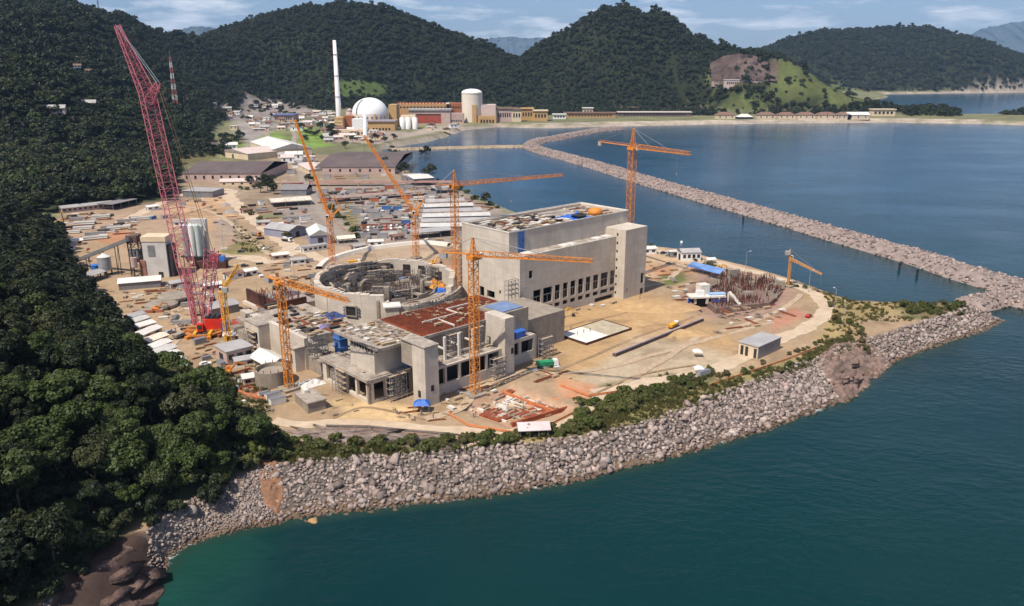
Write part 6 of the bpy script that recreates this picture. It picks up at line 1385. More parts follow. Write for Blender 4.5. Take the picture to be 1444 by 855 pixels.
def yard(pix, where, kinds, n, ang, sp=7., s=(.8, 1.2), z=7.0, poly=None):
    P = poly or [G(*p) for p in pix]; A_ = np.array(P); done = []; k = 0; tries = 0
    while k < n and tries < n * 40:
        tries += 1; x, y = random.uniform(A_[:,0].min(), A_[:,0].max()), random.uniform(A_[:,1].min(), A_[:,1].max())
        if sdist(np.array([x]), np.array([y]), P)[0] < 1. or any((x-a)**2 + (y-b)**2 < sp * sp for a, b in done): continue
        if poly is None and any(pdist(np.array([x]), np.array([y]), L)[0] < w * .5 + 3 for _, L, w in ROADW[:9]): continue
        if any(sdist(np.array([x]), np.array([y]), q)[0] > -2 for q in SOLID): continue
        done.append((x, y)); key = random.choice(kinds); rz = ang + random.choice((0, 0, 0, 1.57)) + random.uniform(-.12, .12)
        put(key, x, y, z, rz, f'{NAMEOF[key]} {where}', f'{PLUR[key]} {where}', random.uniform(*s)); k += 1
def solid(t, *pts): SOLID.append([tuple(p[:2]) for p in pts])
# ================================================================ the yards and sheds behind
def rect(c, ang, L, Wd):
    ca, sa = math.cos(ang), math.sin(ang); return [(c[0] + x*ca - y*sa, c[1] + x*sa + y*ca) for x, y in ((-L/2,-Wd/2),(L/2,-Wd/2),(L/2,Wd/2),(-L/2,Wd/2))]
def shed(u0, v0, u1, v1, depth, h, hr, wm, rm, name, label, cat='warehouse', wins=0, ridge_along=True, flat=False, z=7., door=True, open_=False, hip=False, group=None):
    """front wall foot runs from pixel (u0, v0) to (u1, v1)"""
    a, b = Vector(G(u0, v0, z)), Vector(G(u1, v1, z)); d = (b - a).normalized(); n = Vector((-d.y, d.x)); L = (b - a).length; c = (a + b) / 2 + n * depth / 2; ang = math.atan2(d.y, d.x)
    SOLID.append(rect(c, ang, L + 2, depth + 2))
    if ridge_along: return gable_house(name, label, cat, (c.x, c.y), ang, L, depth, h, 0 if flat else hr, wm, rm, wins, door, .5, z, group, hip, open_)
    return gable_house(name, label, cat, (c.x, c.y), ang + math.pi / 2, depth, L, h, 0 if flat else hr, wm, rm, wins, door, .5, z, group, hip, open_)
shed(258,257,368,257,95,8,6,PINKW,DARKR,'warehouse','huge dark roofed warehouse with pinkish walls left of the service road',wins=9)
shed(445,246,557,246,150,7,5,PINKW,DARKR,'warehouse','huge dark roofed warehouse with pinkish walls right of the service road',wins=8)
shed(238,222,312,219,70,8,5,PINKW,DARKR,'warehouse','dark roofed hall behind the left warehouse under the grassy slope',wins=5)
shed(233,224,262,223,25,6,2,mat('pale_teal_wall',(.35,.48,.46),var=.1),WHITER,'warehouse','small white roofed hall with pale teal walls left of the dark hall',wins=3)
shed(385,222,440,219,120,9,6,CREAM,WHITER,'hangar','white arched roof hangar beside the green lawns',ridge_along=False)
shed(350,226,398,221,60,7,4,CREAM,mat('pale_pink_roof',(.58,.47,.42),var=.12),'hangar','long pale roofed hall in front of the lawns')
shed(396,276,432,276,22,5,3,GREYM,mat('slate_grey_roof',(.22,.20,.20),var=.15),'shed','slate grey roofed shed beside the dark round trees')
shed(258,278,300,279,20,5,0,GREYM,GREYR,'shed','grey flat roofed shed in front of the left warehouse',flat=True)
shed(310,263,360,262,14,4,2,CREAM,mat('pale_pink_roof',(.58,.47,.42)),'shed','low pale pink roofed store before the left warehouse',wins=4)
shed(438,263,640,262,7,3.,1.2,CREAM,mat('dark_rose_roof',(.27,.15,.12),var=.2),'store','very long low store with a dark rose roof along the service road',open_=True)
shed(384,293,440,289,20,4,1.5,GREYM,mat('pale_rack_roof',(.62,.55,.45),var=.25,scale=.4,dirt=(.25,.2,.17),dirt_amt=.6),'store','pale patchy roofed store beside the bending dirt road',open_=True)
shed(438,346,467,344,22,6,3.2,mat('blue_grey_wall',(.26,.26,.34),var=.1),WHITER,'workshop','white roofed workshop with a blue grey gable beside the luffing crane',ridge_along=False)
shed(408,337,432,331,22,5,2.4,mat('blue_grey_wall',(.26,.26,.34)),GREYR,'workshop','grey roofed workshop left of the white roofed workshop',ridge_along=False)
shed(428,357,462,352,4,3.2,0,WHITEP,GREYR,'cabin','long grey site cabin in front of the white roofed workshop',flat=True,wins=5,cat='cabin')
shed(477,344,501,342,7,3,1.2,GREYM,mat('cream_canvas_roof',(.70,.60,.48),var=.1),'shed','cream canvas roofed shed on the right of the luffing crane',open_=True)
for i in range(6):
    v = 289 + i * 7.2; shed(601 - i * 2 + i * .6, v + 4, 655 + i * 12, v + 1.5, 9.5, 4.2, 1.4, GREYM, (GREYR, mat('light_grey_roof', (.52, .50, .47), var=.12, dirt=(.3, .27, .24), dirt_amt=.4))[i % 2], 'store', f"{('dark grey', 'light grey')[i % 2]} roofed long store, {('farthest', 'second', 'third', 'fourth', 'fifth', 'nearest')[i]} in the row behind the big hall", open_=(i % 2 == 0))
shed(584,262,612,260,34,6,1.6,GREYM,WHITER,'shed','bright white roofed shed on the lagoon edge of the yard')
shed(612,274,642,272,16,5,1.2,GREYM,GREYR,'shed','grey open shed beside the white roofed lagoon shed',open_=True)
shed(470,286,600,276,10,3.4,1.,GREYM,mat('rust_grey_roof',(.30,.22,.19),var=.3,scale=.3),'store','long rust grey roofed store in the middle of the storage yard',open_=True)
shed(585,338,640,333,12,4,0,GREYM,GREYR,'store','low grey store behind the round path',flat=True,open_=True)
shed(420,238,436,247,26,5,1.5,CREAM,mat('pale_pink_roof',(.58,.47,.42)),'house','small pale pink roofed house by the service road between the warehouses',wins=3)
shed(398,264,428,263,6,3,0,mat('dark_red_wall',(.35,.09,.08),var=.15),mat('dark_rose_roof',(.27,.15,.12)),'store','low dark red walled store beside the service road corner',flat=True)
# left side: concrete plant
def P3(u, v, z): return (*G(u, v, z), z)
def pbox(mb, u0, u1, vb, vt, depth, z0=6.8, ang=None):
    a, b = Vector(G(u0, vb)), Vector(G(u1, vb)); c = (a + b) / 2; h = ZV(c.x, c.y, vt); L = (b - a).length
    mb.rbox((c.x, c.y + depth / 2), L, depth, z0, h, 0); SOLID.append(rect((c.x, c.y + depth / 2), 0, L + 2, depth + 2)); return (c.x, c.y, h, L)
t = thing('silo_block', 'tall pale grey box tower with a cream cap in the concrete plant', 'building', (*G(223, 390), 6.8)); mb = MB(); x, y, h, L = pbox(mb, 206, 239, 391, 341, 9); mb.build('wall', mat('pale_grey_cladding', (.52, .49, .46), var=.12, scale=.2, streak=.2), t)
MB().rbox((x, y + 4.5), L + .6, 9.6, h, h + 2.6).build('cap', CREAM, t); MB().rbox((x - L * .12, y - .06), L * .3, .1, h - 8, h - 2).build('panel', GREYM, t); MB().rbox((x + 2, y - .06), 2.4, .12, 6.9, 9.8).build('door', OPEN, t)
MB().rbox((x + L / 2 + 1.2, y + 4), 2.2, 6, 6.8, h - 2).build('duct_tower', DARKM, t)
t = thing('conveyor', 'long inclined conveyor gallery climbing to the concrete plant', 'conveyor', (*G(105, 368), 6.8)); a = P3(100, 371, 8); bx, by = G(188, 392); b = (bx, by, ZV(bx, by, 338)); MB().beam(a, b, 2.2, 1.7).build('gallery', GREYM, t)
for f in (.3, .55, .8):
    p = Vector(a).lerp(Vector(b), f); MB().beam((p.x - .9, p.y, 6.8), (p.x - .9, p.y, p.z), .3).beam((p.x + .9, p.y, 6.8), (p.x + .9, p.y, p.z), .3).beam((p.x - .9, p.y, 6.9), (p.x + .9, p.y, p.z), .2).build('trestle', DARKM, t)
t = thing('mixing_tower', 'dark steel mixing tower at the head of the conveyor', 'tower', (*G(192, 390), 6.8)); c = G(193, 391); zt = ZV(*c, 333)
MB().lattice((c[0], c[1] + 2, 6.8), (c[0], c[1] + 2, zt), 5, 5, 5, .45, .25).build('frame', DARKM, t); MB().rbox((c[0], c[1] + 2), 4.4, 4.4, 15, 21).build('bunker', GREYM, t); MB().rbox((c[0], c[1] + 2), 5.6, 5.6, zt - 3.6, zt).build('head_house', mat('brown_steel', (.13, .08, .07), var=.3), t); MB().rbox((c[0] + 4, c[1] + 1), 3, 3, 6.8, 16).build('weigh_house', mat('rust_steel', (.3, .14, .1), var=.3), t); MB().tube((c[0] + .5, c[1] - 2, 13), (c[0] + .5, c[1] - 2, 18), 1.6, n=14).build('hopper', PINKW, t)
t = thing('silo', 'single grey cement silo with a white cone roof by the blue tank', 'silo', (*G(150, 388), 6.8)); c = G(150, 388); zt = ZV(*c, 362)
MB().lathe(c, [(3.2, 10), (3.2, zt), (0.1, zt + 1.8)], 24).build('body', STEELP, t); MB().lathe(c, [(3.3, zt), (.1, zt + 1.9)], 24).build('roof', WHITER, t)
for i in range(4): q = i * 1.57 + .6; MB().beam((c[0] + 2.8 * math.cos(q), c[1] + 2.8 * math.sin(q), 6.8), (c[0] + 2.8 * math.cos(q), c[1] + 2.8 * math.sin(q), 10.4), .5).build('leg', DARKM, t)
c = G(136, 383); t = thing('water_tank', 'round blue water tank below the conveyor', 'tank', (*c, 6.8)); MB().lathe(c, [(2.3, 6.8), (2.3, 10.6), (.1, 11.4)], 20).build('shell', mat('tank_blue', (.04, .16, .50), rough=.4, var=.15), t); MB().lathe(c, [(2.42, 10.3), (2.42, 10.7), (2.2, 10.7)], 20).build('rim', mat('tank_blue', (.04, .16, .50)), t)
t = thing('cement_silos', 'bank of tall white cement silos in a steel frame behind the red crane', 'silos', (*G(277, 374), 6.8)); 
for i in range(3):
    for j in range(2):
        c = Vector(G(266 + i * 9, 376)) + Vector((0, j * 4.)); zt = ZV(c.x, c.y, 318 + j * 1); t_ = MB().lathe(c, [(1.4, 12.5), (1.45, zt), (.2, zt + 1.2)], 16).build('silo', (STEELP, WHITEP, mat('pale_green_silo', (.45, .52, .47), var=.1))[i], t)
        MB().lathe(c, [(.2, 9), (1.4, 12.5)], 12).build('cone', GREYM, t)
c = Vector(G(275, 376)); 
for dx in (-5, 0, 5):
    for dy in (-1.5, 5.5): MB().beam((c.x + dx, c.y + dy, 6.8), (c.x + dx, c.y + dy, 13.), .35).build('leg', DARKM, t)
MB().rbox((c.x, c.y + 2), 12.6, 8.6, 12.6, 13.1).build('platform', DARKM, t); MB().rbox((c.x + 1, c.y + 8.6), 9, 3, 6.8, ZV(c.x, c.y + 8, 309)).build('back_house', mat('pale_grey_cladding', (.52, .49, .46)), t)
t = thing('pump_station', 'row of dark steel hoppers beside the cement silos', 'hoppers', (*G(296, 380), 6.8)); c = G(300, 378); MB().rbox(c, 16, 4.4, 6.8, 11).build('body', RUSTD, t); MB().rbox((c[0] + 2, c[1]), 5, 4, 11, 14.4).build('house', RED if False else mat('dark_red_box', (.28, .04, .05), var=.2), t); MB().rbox((c[0] + 6, c[1] - .4), 2.6, 3, 11, 13.8).build('tank', mat('tank_blue', (.04, .16, .50)), t)
shed(168,410,227,405,9,3.6,1.4,GREYM,WHITER,'shed','long white roofed shed in front of the concrete plant',cat='shed')
shed(120,402,150,392,8,3.5,1.,GREYM,GREYR,'shed','grey roofed shed under the conveyor',cat='shed',open_=True)
t = thing('precast_slabs', 'stack of round pale precast slabs beside the sandy forest edge', 'slabs', (*G(240, 428), 7))
for (u, v, r, z0, z1) in ((247, 424, 7.5, 8.6, 9.6), (228, 433, 7.2, 7.6, 8.7)):
    c = G(u, v); MB().lathe(c, [(.1, z0), (r, z0), (r, z1), (r * .85, z1 + .5), (.1, z1 + .7)], 30).build('slab', CONC_D, t); MB().rbox(c, r * 1.3, r * .9, 6.9, z0, .3).build('support', TIMB, t)
t = thing('formwork_bed', 'rust edged casting bed in front of the round precast slabs', 'formwork', (*G(210, 440), 7)); c = G(210, 440); MB().rbox(c, 13, 3.6, 6.9, 8.2, .15).build('bed', mat('brick_red_form', (.36, .12, .07), var=.3), t); MB().rbox(c, 12.4, 3., 8.2, 8.35, .15).build('infill', CONC_D, t)
# row of white roofed sheds along the wood
sr = [((186,456),(206,450)),((191,463),(211,456)),((197,470),(220,463)),((203,481),(229,470)),((212,491),(238,481)),((219,500),(243,490)),((226,508),(250,498)),((234,517),(257,506)),((241,526),(263,515)),((250,535),(268,524))]
nth = ('topmost', 'second', 'third', 'fourth', 'fifth', 'sixth', 'seventh', 'eighth', 'ninth', 'lowest')
for i, (a, b) in enumerate(sr):
    rm = (GREYR, mat('light_grey_roof', (.52, .50, .47)), WHITER, WHITER, mat('cream_canvas_roof', (.70, .60, .48)), WHITER, mat('light_grey_roof', (.52, .50, .47)), WHITER, mat('light_grey_roof', (.52, .50, .47)), WHITER)[i]
    shed(*a, *b, 5.2, 2.6, .7, CREAM, rm, 'site_cabin', f'{("white", "pale grey")[rm in (GREYR, MATS["light_grey_roof"])]} roofed cabin, {nth[i]} in the sloping row beside the wood', cat='cabin', wins=2)
# left storage yard
shed(88,301,160,293,9,3.6,1.4,PINKW,GREYR,'store','long grey roofed row of bays under the dark wood',cat='store',wins=10)
shed(160,297,194,289,14,4.5,0,GREYM,mat('slate_grey_roof',(.22,.20,.20)),'store','slate grey flat roofed store at the end of the row of bays',flat=True,open_=True,cat='store')
for i in range(7):
    u, v = 118 + i * 11, 334 - i * 4.6; putp('pipes' if i % 2 else 'dark', u + 6, v + 2, .50, ('stack of steel pipes' if i % 2 else 'stack of dark panels') + ' in the diagonal row of the left storage yard', ('pipe stacks' if i % 2 else 'dark panel stacks') + ' in the diagonal row', (1.3, 1.1, 1.1)); putp('bigpipes' if i % 3 == 0 else 'panels', u + 17, v + 3.5, .5, ('stack of wide concrete pipes' if i % 3 == 0 else 'stack of pale panels') + ' in the diagonal row of the left storage yard', ('concrete pipe stacks' if i % 3 == 0 else 'pale panel stacks') + ' in the diagonal row', (1.2, 1, 1))
yard([(85,318),(95,303),(150,300),(165,305),(120,325),(95,332)], 'on the upper left storage yard', ['pipes', 'dark', 'planks', 'bars', 'panels', 'bigpipes', 'rubble', 'bars'], 34, .35, 4.4)
yard([(150,330),(185,310),(205,330),(180,338)], 'beside the diagonal row', ['planks', 'bars', 'rubble'], 8, .4, 5)
yard([(200,400),(310,395),(300,455),(260,470),(215,445)], 'on the open ground around the big red crane', ['planks', 'rubble', 'bars', 'panels', 'pipes', 'dark', 'offcuts'], 52, .3, 4.2, (.5, 1.))
yard([(270,480),(330,490),(345,470),(320,520),(275,510)], 'between the red crane and the small grey house', ['planks', 'rubble', 'bars', 'offcuts', 'cg'], 26, .7, 3.4, (.45, .9))
yard([(300,545),(360,500),(370,530),(410,560),(400,585),(330,575)], 'around the round concrete tank', ['planks', 'rubble', 'bars', 'panels', 'offcuts', 'cw'], 26, .7, 4, (.5, .9))
for i in range(26):
    q = i / 26; u = (345 + q * 66 + random.uniform(-3, 3), 470 + q * 34 + random.uniform(-5, 5), 335 + q * 60, 640 + q * 70)[i % 4]; v = (296 + q * 46, 292 + q * 44, 268 - q * 4, 268 + q * 28)[i % 4] + random.uniform(-3, 3)
    shrub(u, v, random.uniform(1.2, 2.4), 'green shrub along the road verges of the storage yard', 'shrubs on the yard verges', random.randrange(3))
yard([(235,300),(330,290),(345,350),(300,365),(230,345)], 'on the dirt between the cement silos and the wide road', ['planks', 'rubble', 'bars', 'dark', 'panels', 'rubble'], 22, .3, 7, (.5, 1.1))
yard([(330,275),(360,300),(400,345),(375,360),(335,330)], 'along the wide dirt road', ['rubble', 'planks', 'bars', 'dark'], 10, .7, 7, (.5, .9))
yard([(340,375),(440,362),(450,392),(400,400),(345,392)], 'on the dirt beyond the dark rusty pit', ['rubble', 'planks', 'bars', 'dark', 'panels', 'cg'], 24, .4, 4.5, (.5, 1.))
yard([(375,395),(440,385),(440,420),(395,432)], 'beside the left of the ring wall', ['rubble', 'bars', 'bars', 'planks', 'dark', 'offcuts'], 26, .4, 3., (.5, 1.))
yard([(255,282),(330,278),(330,290),(250,300)], 'before the left warehouse', ['rubble', 'planks', 'cg', 'bars'], 8, .2, 10, (.8, 1.2))
yard([(460,232),(440,262),(640,258),(600,250)], 'in front of the right warehouse', ['rubble', 'cg', 'panels', 'dark', 'bars'], 16, .1, 10, (.8, 1.3))
# central storage yard
yard([(350,290),(400,282),(430,290),(440,330),(400,330),(365,305)], 'beside the bending dirt road', ['panels', 'planks', 'dark', 'bars', 'pipes', 'cr', 'cw'], 26, .5, 7)
yard([(440,268),(600,264),(640,275),(600,285),(455,290)], 'behind the long rust grey store', ['cg', 'panels', 'dark', 'bars', 'pipes', 'bigpipes', 'rubble', 'cr', 'bars', 'planks', 'dark', 'offcuts', 'cg', 'rubble'], 66, .1, 8, (.9, 1.5))
yard([(475,292),(600,284),(600,310),(570,335),(515,340),(500,318)], 'in the middle of the storage yard', ['bars', 'bars', 'pipes', 'dark', 'panels', 'planks', 'rubble', 'offcuts', 'cb', 'cg', 'rubble', 'panels', 'dark', 'bars'], 80, .1, 6.2, (.8, 1.35))
yard([(445,300),(475,300),(495,335),(480,345),(468,330)], 'beside the straight service road', ['planks', 'bars', 'panels', 'cg'], 10, 1., 7)
yard([(590,330),(690,318),(700,335),(650,345),(600,343)], 'behind the big hall', ['panels', 'planks', 'cg', 'bars'], 14, .2, 8)
yard([(640,272),(690,290),(700,300),(660,285)], 'on the lagoon edge of the yard', ['rubble', 'bars', 'planks', 'cr'], 9, -.4, 8)
yard([(440,225),(430,260),(400,262),(400,240)], 'between the two dark warehouses', ['cw', 'cg', 'panels'], 7, .2, 12, (1, 1.4))
# around the works
yard([(455,548),(512,575),(505,592),(445,590)], 'on the orange sand before the front block', ['planks', 'rubble', 'offcuts'], 9, .6, 4.5, (.35, .6))
yard([(620,555),(655,545),(700,535),(720,545),(650,578),(625,590)], 'beside the foot of the excavation crane', ['planks', 'rubble', 'panels', 'offcuts', 'bars'], 24, .7, 3, (.4, .75))
yard([(540,575),(590,570),(640,585),(640,600),(560,592)], 'near the bright blue tent', ['planks', 'rubble', 'bars', 'offcuts'], 12, .3, 3.5, (.35, .7))
yard([(740,500),(785,490),(800,530),(770,545),(745,525)], 'around the green truck', ['planks', 'rubble', 'bars', 'panels'], 14, .7, 4, (.4, .8))
yard([(755,455),(800,440),(860,420),(880,425),(800,452),(765,470)], 'along the foot of the big hall', ['planks', 'rubble', 'panels'], 10, SA, 5, (.4, .8))
yard([(905,370),(980,372),(1000,385),(960,400),(905,395)], 'near the lagoon huts', ['planks', 'rubble', 'bars', 'pipes'], 12, .2, 5, (.5, .9))
yard([(1005,440),(1085,430),(1120,440),(1080,465),(1010,465)], 'in front of the rebar field', ['planks', 'rubble', 'panels', 'bars', 'offcuts'], 26, .4, 4, (.5, 1.))
yard([(945,395),(985,400),(985,425),(960,430),(935,410)], 'left of the rebar field', ['panels', 'planks', 'rubble', 'bars'], 14, .4, 4, (.5, .9))
yard([(680,545),(720,548),(790,578),(730,598),(665,580)], 'lying in the shallow excavation', ['planks', 'rubble', 'offcuts'], 14, .6, 3, (.35, .6), 5.6)
yard([(480,375),(520,368),(600,365),(640,372),(630,390),(500,385)], 'in the dip behind the round building', ['planks', 'rubble', 'bars', 'offcuts'], 16, .2, 4, (.4, .8), 4.8)
def deck(a0, a1, b0, b1, z, where, kinds, n, sp, s): yard(None, where, kinds, n, SA, sp, s, z, [W(a0, b0), W(a1, b0), W(a1, b1), W(a0, b1)])
SOLID_SAVE, SOLID = SOLID, []
deck(-89, -73, -28, -3, 25.6, 'on the pale front part of the block roof', ['planks', 'offcuts', 'rubble', 'panels'], 60, 1.9, (.35, .65))
deck(-65, -27, -27, -4, 26.3, 'on the rust red rebar roof', ['bars', 'planks', 'rubble', 'offcuts'], 44, 2.3, (.35, .7))
deck(-91, -67, 22, 46, 16.4, 'on the deck of the left wing', ['planks', 'rubble', 'bars', 'panels', 'dark'], 60, 2.3, (.4, .8))
deck(-91, -70, 46, 72, 16.4, 'on the far deck of the left wing', ['rubble', 'bars', 'dark', 'planks'], 18, 3, (.5, .9))
deck(-90, -56, -2, 14, 12.3, 'on the low deck before the round building', ['planks', 'rubble', 'bars', 'offcuts', 'dark'], 52, 2.1, (.4, .8))
deck(-40, -3, -2, 16, 12.3, 'on the low deck beside the ring wall', ['planks', 'rubble', 'bars', 'offcuts', 'dark'], 40, 2.1, (.4, .8))
deck(-92, -77, -26, 0, 15.9, 'on the terrace of the front block', ['planks', 'rubble', 'offcuts'], 9, 2.6, (.35, .6))
deck(-75, -45, -36, -30, 17, 'on the column terrace of the front block', ['planks', 'rubble', 'offcuts', 'panels'], 14, 2.4, (.3, .55))
deck(3, 44, 9, 36, 44.4, 'on the roof of the big hall', ['panels', 'panels', 'planks', 'rubble', 'offcuts', 'dark', 'panels', 'bars'], 110, 2.3, (.4, 1.))
deck(58, 77, 9, 36, 44.4, 'on the far roof of the big hall', ['panels', 'planks', 'rubble', 'bars'], 18, 3, (.4, .8))
SOLID = SOLID_SAVE
for i in range(34):          # clutter in the round building
    q, r = random.uniform(0, 6.28), random.uniform(12.5, 21.5); k = random.choice(['bars', 'rubble', 'dark', 'planks']); put(k, RC[0] + r*math.cos(q), RC[1] + r*math.sin(q), 17., q, f'{NAMEOF[k]} inside the round building', f'{PLUR[k]} inside the round building', random.uniform(.5, .9))
for i in range(18):
    q, r = random.uniform(0, 6.28), random.uniform(24.5, 28); k = random.choice(['bars', 'rubble', 'planks']); put(k, RC[0] + r*math.cos(q), RC[1] + r*math.sin(q), 18.5, q + 1.57, f'{NAMEOF[k]} on the walkway inside the ring wall', f'{PLUR[k]} on the ring walkway', random.uniform(.4, .7))
heap_tarp(-71, 34, 8, 9, 16.4, 1.2, mat('dark_blue_tarp', (.04, .06, .17), rough=.5, var=.5, scale=.6), 'tarpaulin', 'dark blue sheets heaped left of the ring wall', 'tarpaulin', 31); heap_tarp(-80, 26, 6, 5, 16.4, .8, mat('lilac_tarp', (.20, .18, .36), var=.4, scale=.6), 'tarpaulin', 'faded lilac sheet on the deck of the left wing', 'tarpaulin', 33); heap_tarp(-72, 12, 5, 4, 12.3, .7, mat('lilac_tarp', (.20, .18, .36)), 'tarpaulin', 'faded lilac sheet on the low deck under the round wall window', 'tarpaulin', 35)
put('cg', *W(-52, -.5), 12.3, SA, 'grey container on the low deck below the ring wall', None, .8); put('exc_o', *W(-46, 9), 12.3, 1., 'orange excavator on the low deck beside the ring wall')
# small huts scattered through the works
for u, v, L_, W2, rm, l in ((95,352,9,5,GREYR,'small grey roofed hut at the left yard edge below the storage rows'),(108,345,7,5,WHITER,'small white roofed hut beside the conveyor foot'),(250,405,8,5,GREYR,'small grey roofed hut between the long white shed and the red crane'),(330,392,9,5,BROWNR,'small brown roofed hut on the dirt right of the red crane'),(352,388,7,5,WHITER,'small white roofed hut near the dark rusty pit'),(420,372,8,5,GREYR,'small grey roofed hut left of the luffing crane foot'),(395,365,9,6,WHITER,'white roofed hut at the dirt road junction'),(300,408,8,5,WHITER,'white roofed hut behind the red crane mast'),(505,352,8,5,GREYR,'small grey roofed hut beyond the curved pale wall'),(530,346,9,5,WHITER,'small white roofed hut beyond the curved pale wall'),(560,338,8,5,BROWNR,'small brown roofed hut behind the curved pale wall'),(372,318,9,6,GREYR,'grey roofed hut on the inside of the bending dirt road'),(392,322,7,5,WHITER,'white roofed hut on the inside of the bending dirt road'),(348,300,8,5,BROWNR,'small brown roofed hut above the bending dirt road'),(215,296,9,5,WHITER,'small white roofed hut under the dark wood by the left yard'),(255,318,8,5,GREYR,'small grey roofed hut north of the cement silos'),(330,480,7,4,WHITER,'white roofed hut beside the small yellow crane'),(345,515,7,4,GREYR,'small grey roofed hut beside the white canopy'),(355,540,6,4,WHITER,'small white roofed hut left of the round concrete tank')):
    gable_house('hut', l, 'hut', G(u, v), random.choice((.2, .5, .75)), L_, W2, 2.8, .9, random.choice((CREAM, PINKW, WHITEP)), rm, 2)
yard([(85,345),(130,345),(165,415),(140,415)], 'on the left slope below the conveyor', ['planks', 'rubble', 'offcuts', 'bars'], 14, .4, 3.5, (.5, .9))
yard([(160,412),(235,412),(250,430),(190,450)], 'around the round precast slabs', ['planks', 'rubble', 'offcuts', 'bars', 'panels'], 20, .4, 3.6, (.5, .9))
# vehicles
putp('flat_g', 772, 518, .25, 'green bodied flatbed truck with a white cab on the sand'); putp('tip_o', 362, 333, -.7, 'orange dump truck on the wide dirt road'); putp('flat_w', 281, 285, .3, 'white flatbed truck on the open dirt near the pipe yard'); putp('mixer', 405, 341, -.6, 'white mixer truck at the dirt road bend'); putp('exc', 610, 375, .8, 'yellow excavator in the dip behind the round building'); putp('exc', 790, 448, .3, 'yellow excavator on the pale strip along the big hall'); putp('exc_o', 320, 530, .4, 'orange excavator at the edge of the wood below the small grey house', None, 1.1); putp('exc', 1010, 384, .2, 'yellow excavator by the blue sheet roof shelter'); putp('tip_w', 950, 462, .9, 'yellow bodied dump truck parked by the dark conduit wall', None, .8); putp('tip_o', 255, 476, 1.2, 'orange dump truck beside the big red crane', None, .8); putp('exc_o', 220, 440, .6, 'orange excavator on the sandy edge of the wood', None, .9); putp('tip_w', 500, 372, .3, 'yellow bodied dump truck behind the round building', None, .8)
for u, v, rz, k, l in ((232,308,1.2,'cg','dark grey container on the dirt north of the concrete plant'),(216,309,1.3,'cb','blue container on the dirt north of the concrete plant'),(1012,470,.4,'rubble','scrap heap with a black mouth in front of the rebar field'),(992,530,.5,'cg','small dark trailer box on the olive verge'),(640,332,.2,'cb','blue container beside the low grey store'),(555,330,.2,'cw','white container at the round path')): putp(k, u, v, rz, l, None, .8)
cars = [(943,361,.1,'car_s'),(936,358,.3,'car_d'),(302,372,.2,'car_w'),(322,366,1.4,'car_s'),(345,376,.5,'car_d'),(375,352,.8,'car_w'),(385,362,.2,'car_r'),(420,352,.4,'car_w'),(240,470,.9,'car_s'),(290,515,.5,'car_w'),(340,356,.3,'car_d'),(1140,447,.9,'car_r')]
wh = ('silver car by the columned lagoon house','dark car left of the silver lagoon car','white car on the dirt below the cement silos','silver car turning off the dirt road','dark car near the dark pit wall','white car on the wide dirt road','red car at the dirt road junction','white car beside the long grey cabin','silver car near the sloping cabin row','white car beside the small yellow crane','dark car on the dirt by the grass wedge','red car inside the perimeter road bend')
for (u, v, rz, k), l in zip(cars, wh): putp(k, u, v, rz, l)
for i in range(16):
    k = ('car_w', 'car_s', 'car_d', 'car_r')[i % 4]; cn = ('white', 'silver', 'dark', 'red')[i % 4]; x, y = G(520 + (i % 8) * 8, 322 + (i // 8) * 4 - (i % 8) * .6); put(k, x, y, 7.02, 1.5, f'{cn} car in the parking rows of the storage yard', f'{cn} cars in the yard parking rows')
# street lamps along the lagoon road and site poles
def lamp_proto():
    p = MB().tube((0, 0, -.2), (0, 0, 10.5), .13, .08, 6); a = MB().beam((0, 0, 10.4), (1.8, 0, 10.8), .12); h = MB().box(1.4, 2.3, -.18, .18, 10.75, 10.95)
    return proto_group('street_lamp', 'tall slim street lamp', 'street lamp', [('pole', p, STEELP), ('arm', a, STEELP), ('lamp_head', h, WHITEP)])
LP = lamp_proto(); first = True
for u, v, l in ((1051,382,'street lamp on the lagoon side where the road leaves the huts'),(1140,412,'street lamp at the start of the perimeter road bend'),(1176,440,'street lamp at the outer curve of the perimeter road'),(1188,460,'short street lamp with a white head beyond the road curve'),(415,388,'dark lamp pole at the corner of the dirt road junction'),(315,350,'lamp pole standing in the grass wedge'),(335,347,'second lamp pole in the grass wedge')):
    c = G(u, v)
    if first: first = False; LP.location = (*c, 7); LP['label'] = l
    else: copy_tree(LP, (*c, 7), random.uniform(0, 3), 1, l)
# mooring piles in the lagoon
for u, v, l in ((1268,380,'dark mooring pile pair near the breakwater, the left one'),(1293,389,'dark mooring pile pair near the breakwater, the right one'),(1048,312,'lone dark mooring pile in the middle of the lagoon')):
    c = G(u, v, 0); t = thing('mooring_pile', l, 'pile', (*c, 0)); MB().tube((*c, -2), (*c, 3.2), .7, n=10).build('shaft', DARKM, t); MB().tube((*c, 3.2), (*c, 3.6), .9, n=10).build('cap', TYRE, t)
c = G(961, 343, 0); o = MB().lathe(c, [(.1, -.3), (.9, -.2), (.9, .8), (.3, 1.6), (.05, 1.7)], 12).build('buoy', WHITEP); tag(o, 'small white buoy on the lagoon off the huts', 'buoy')
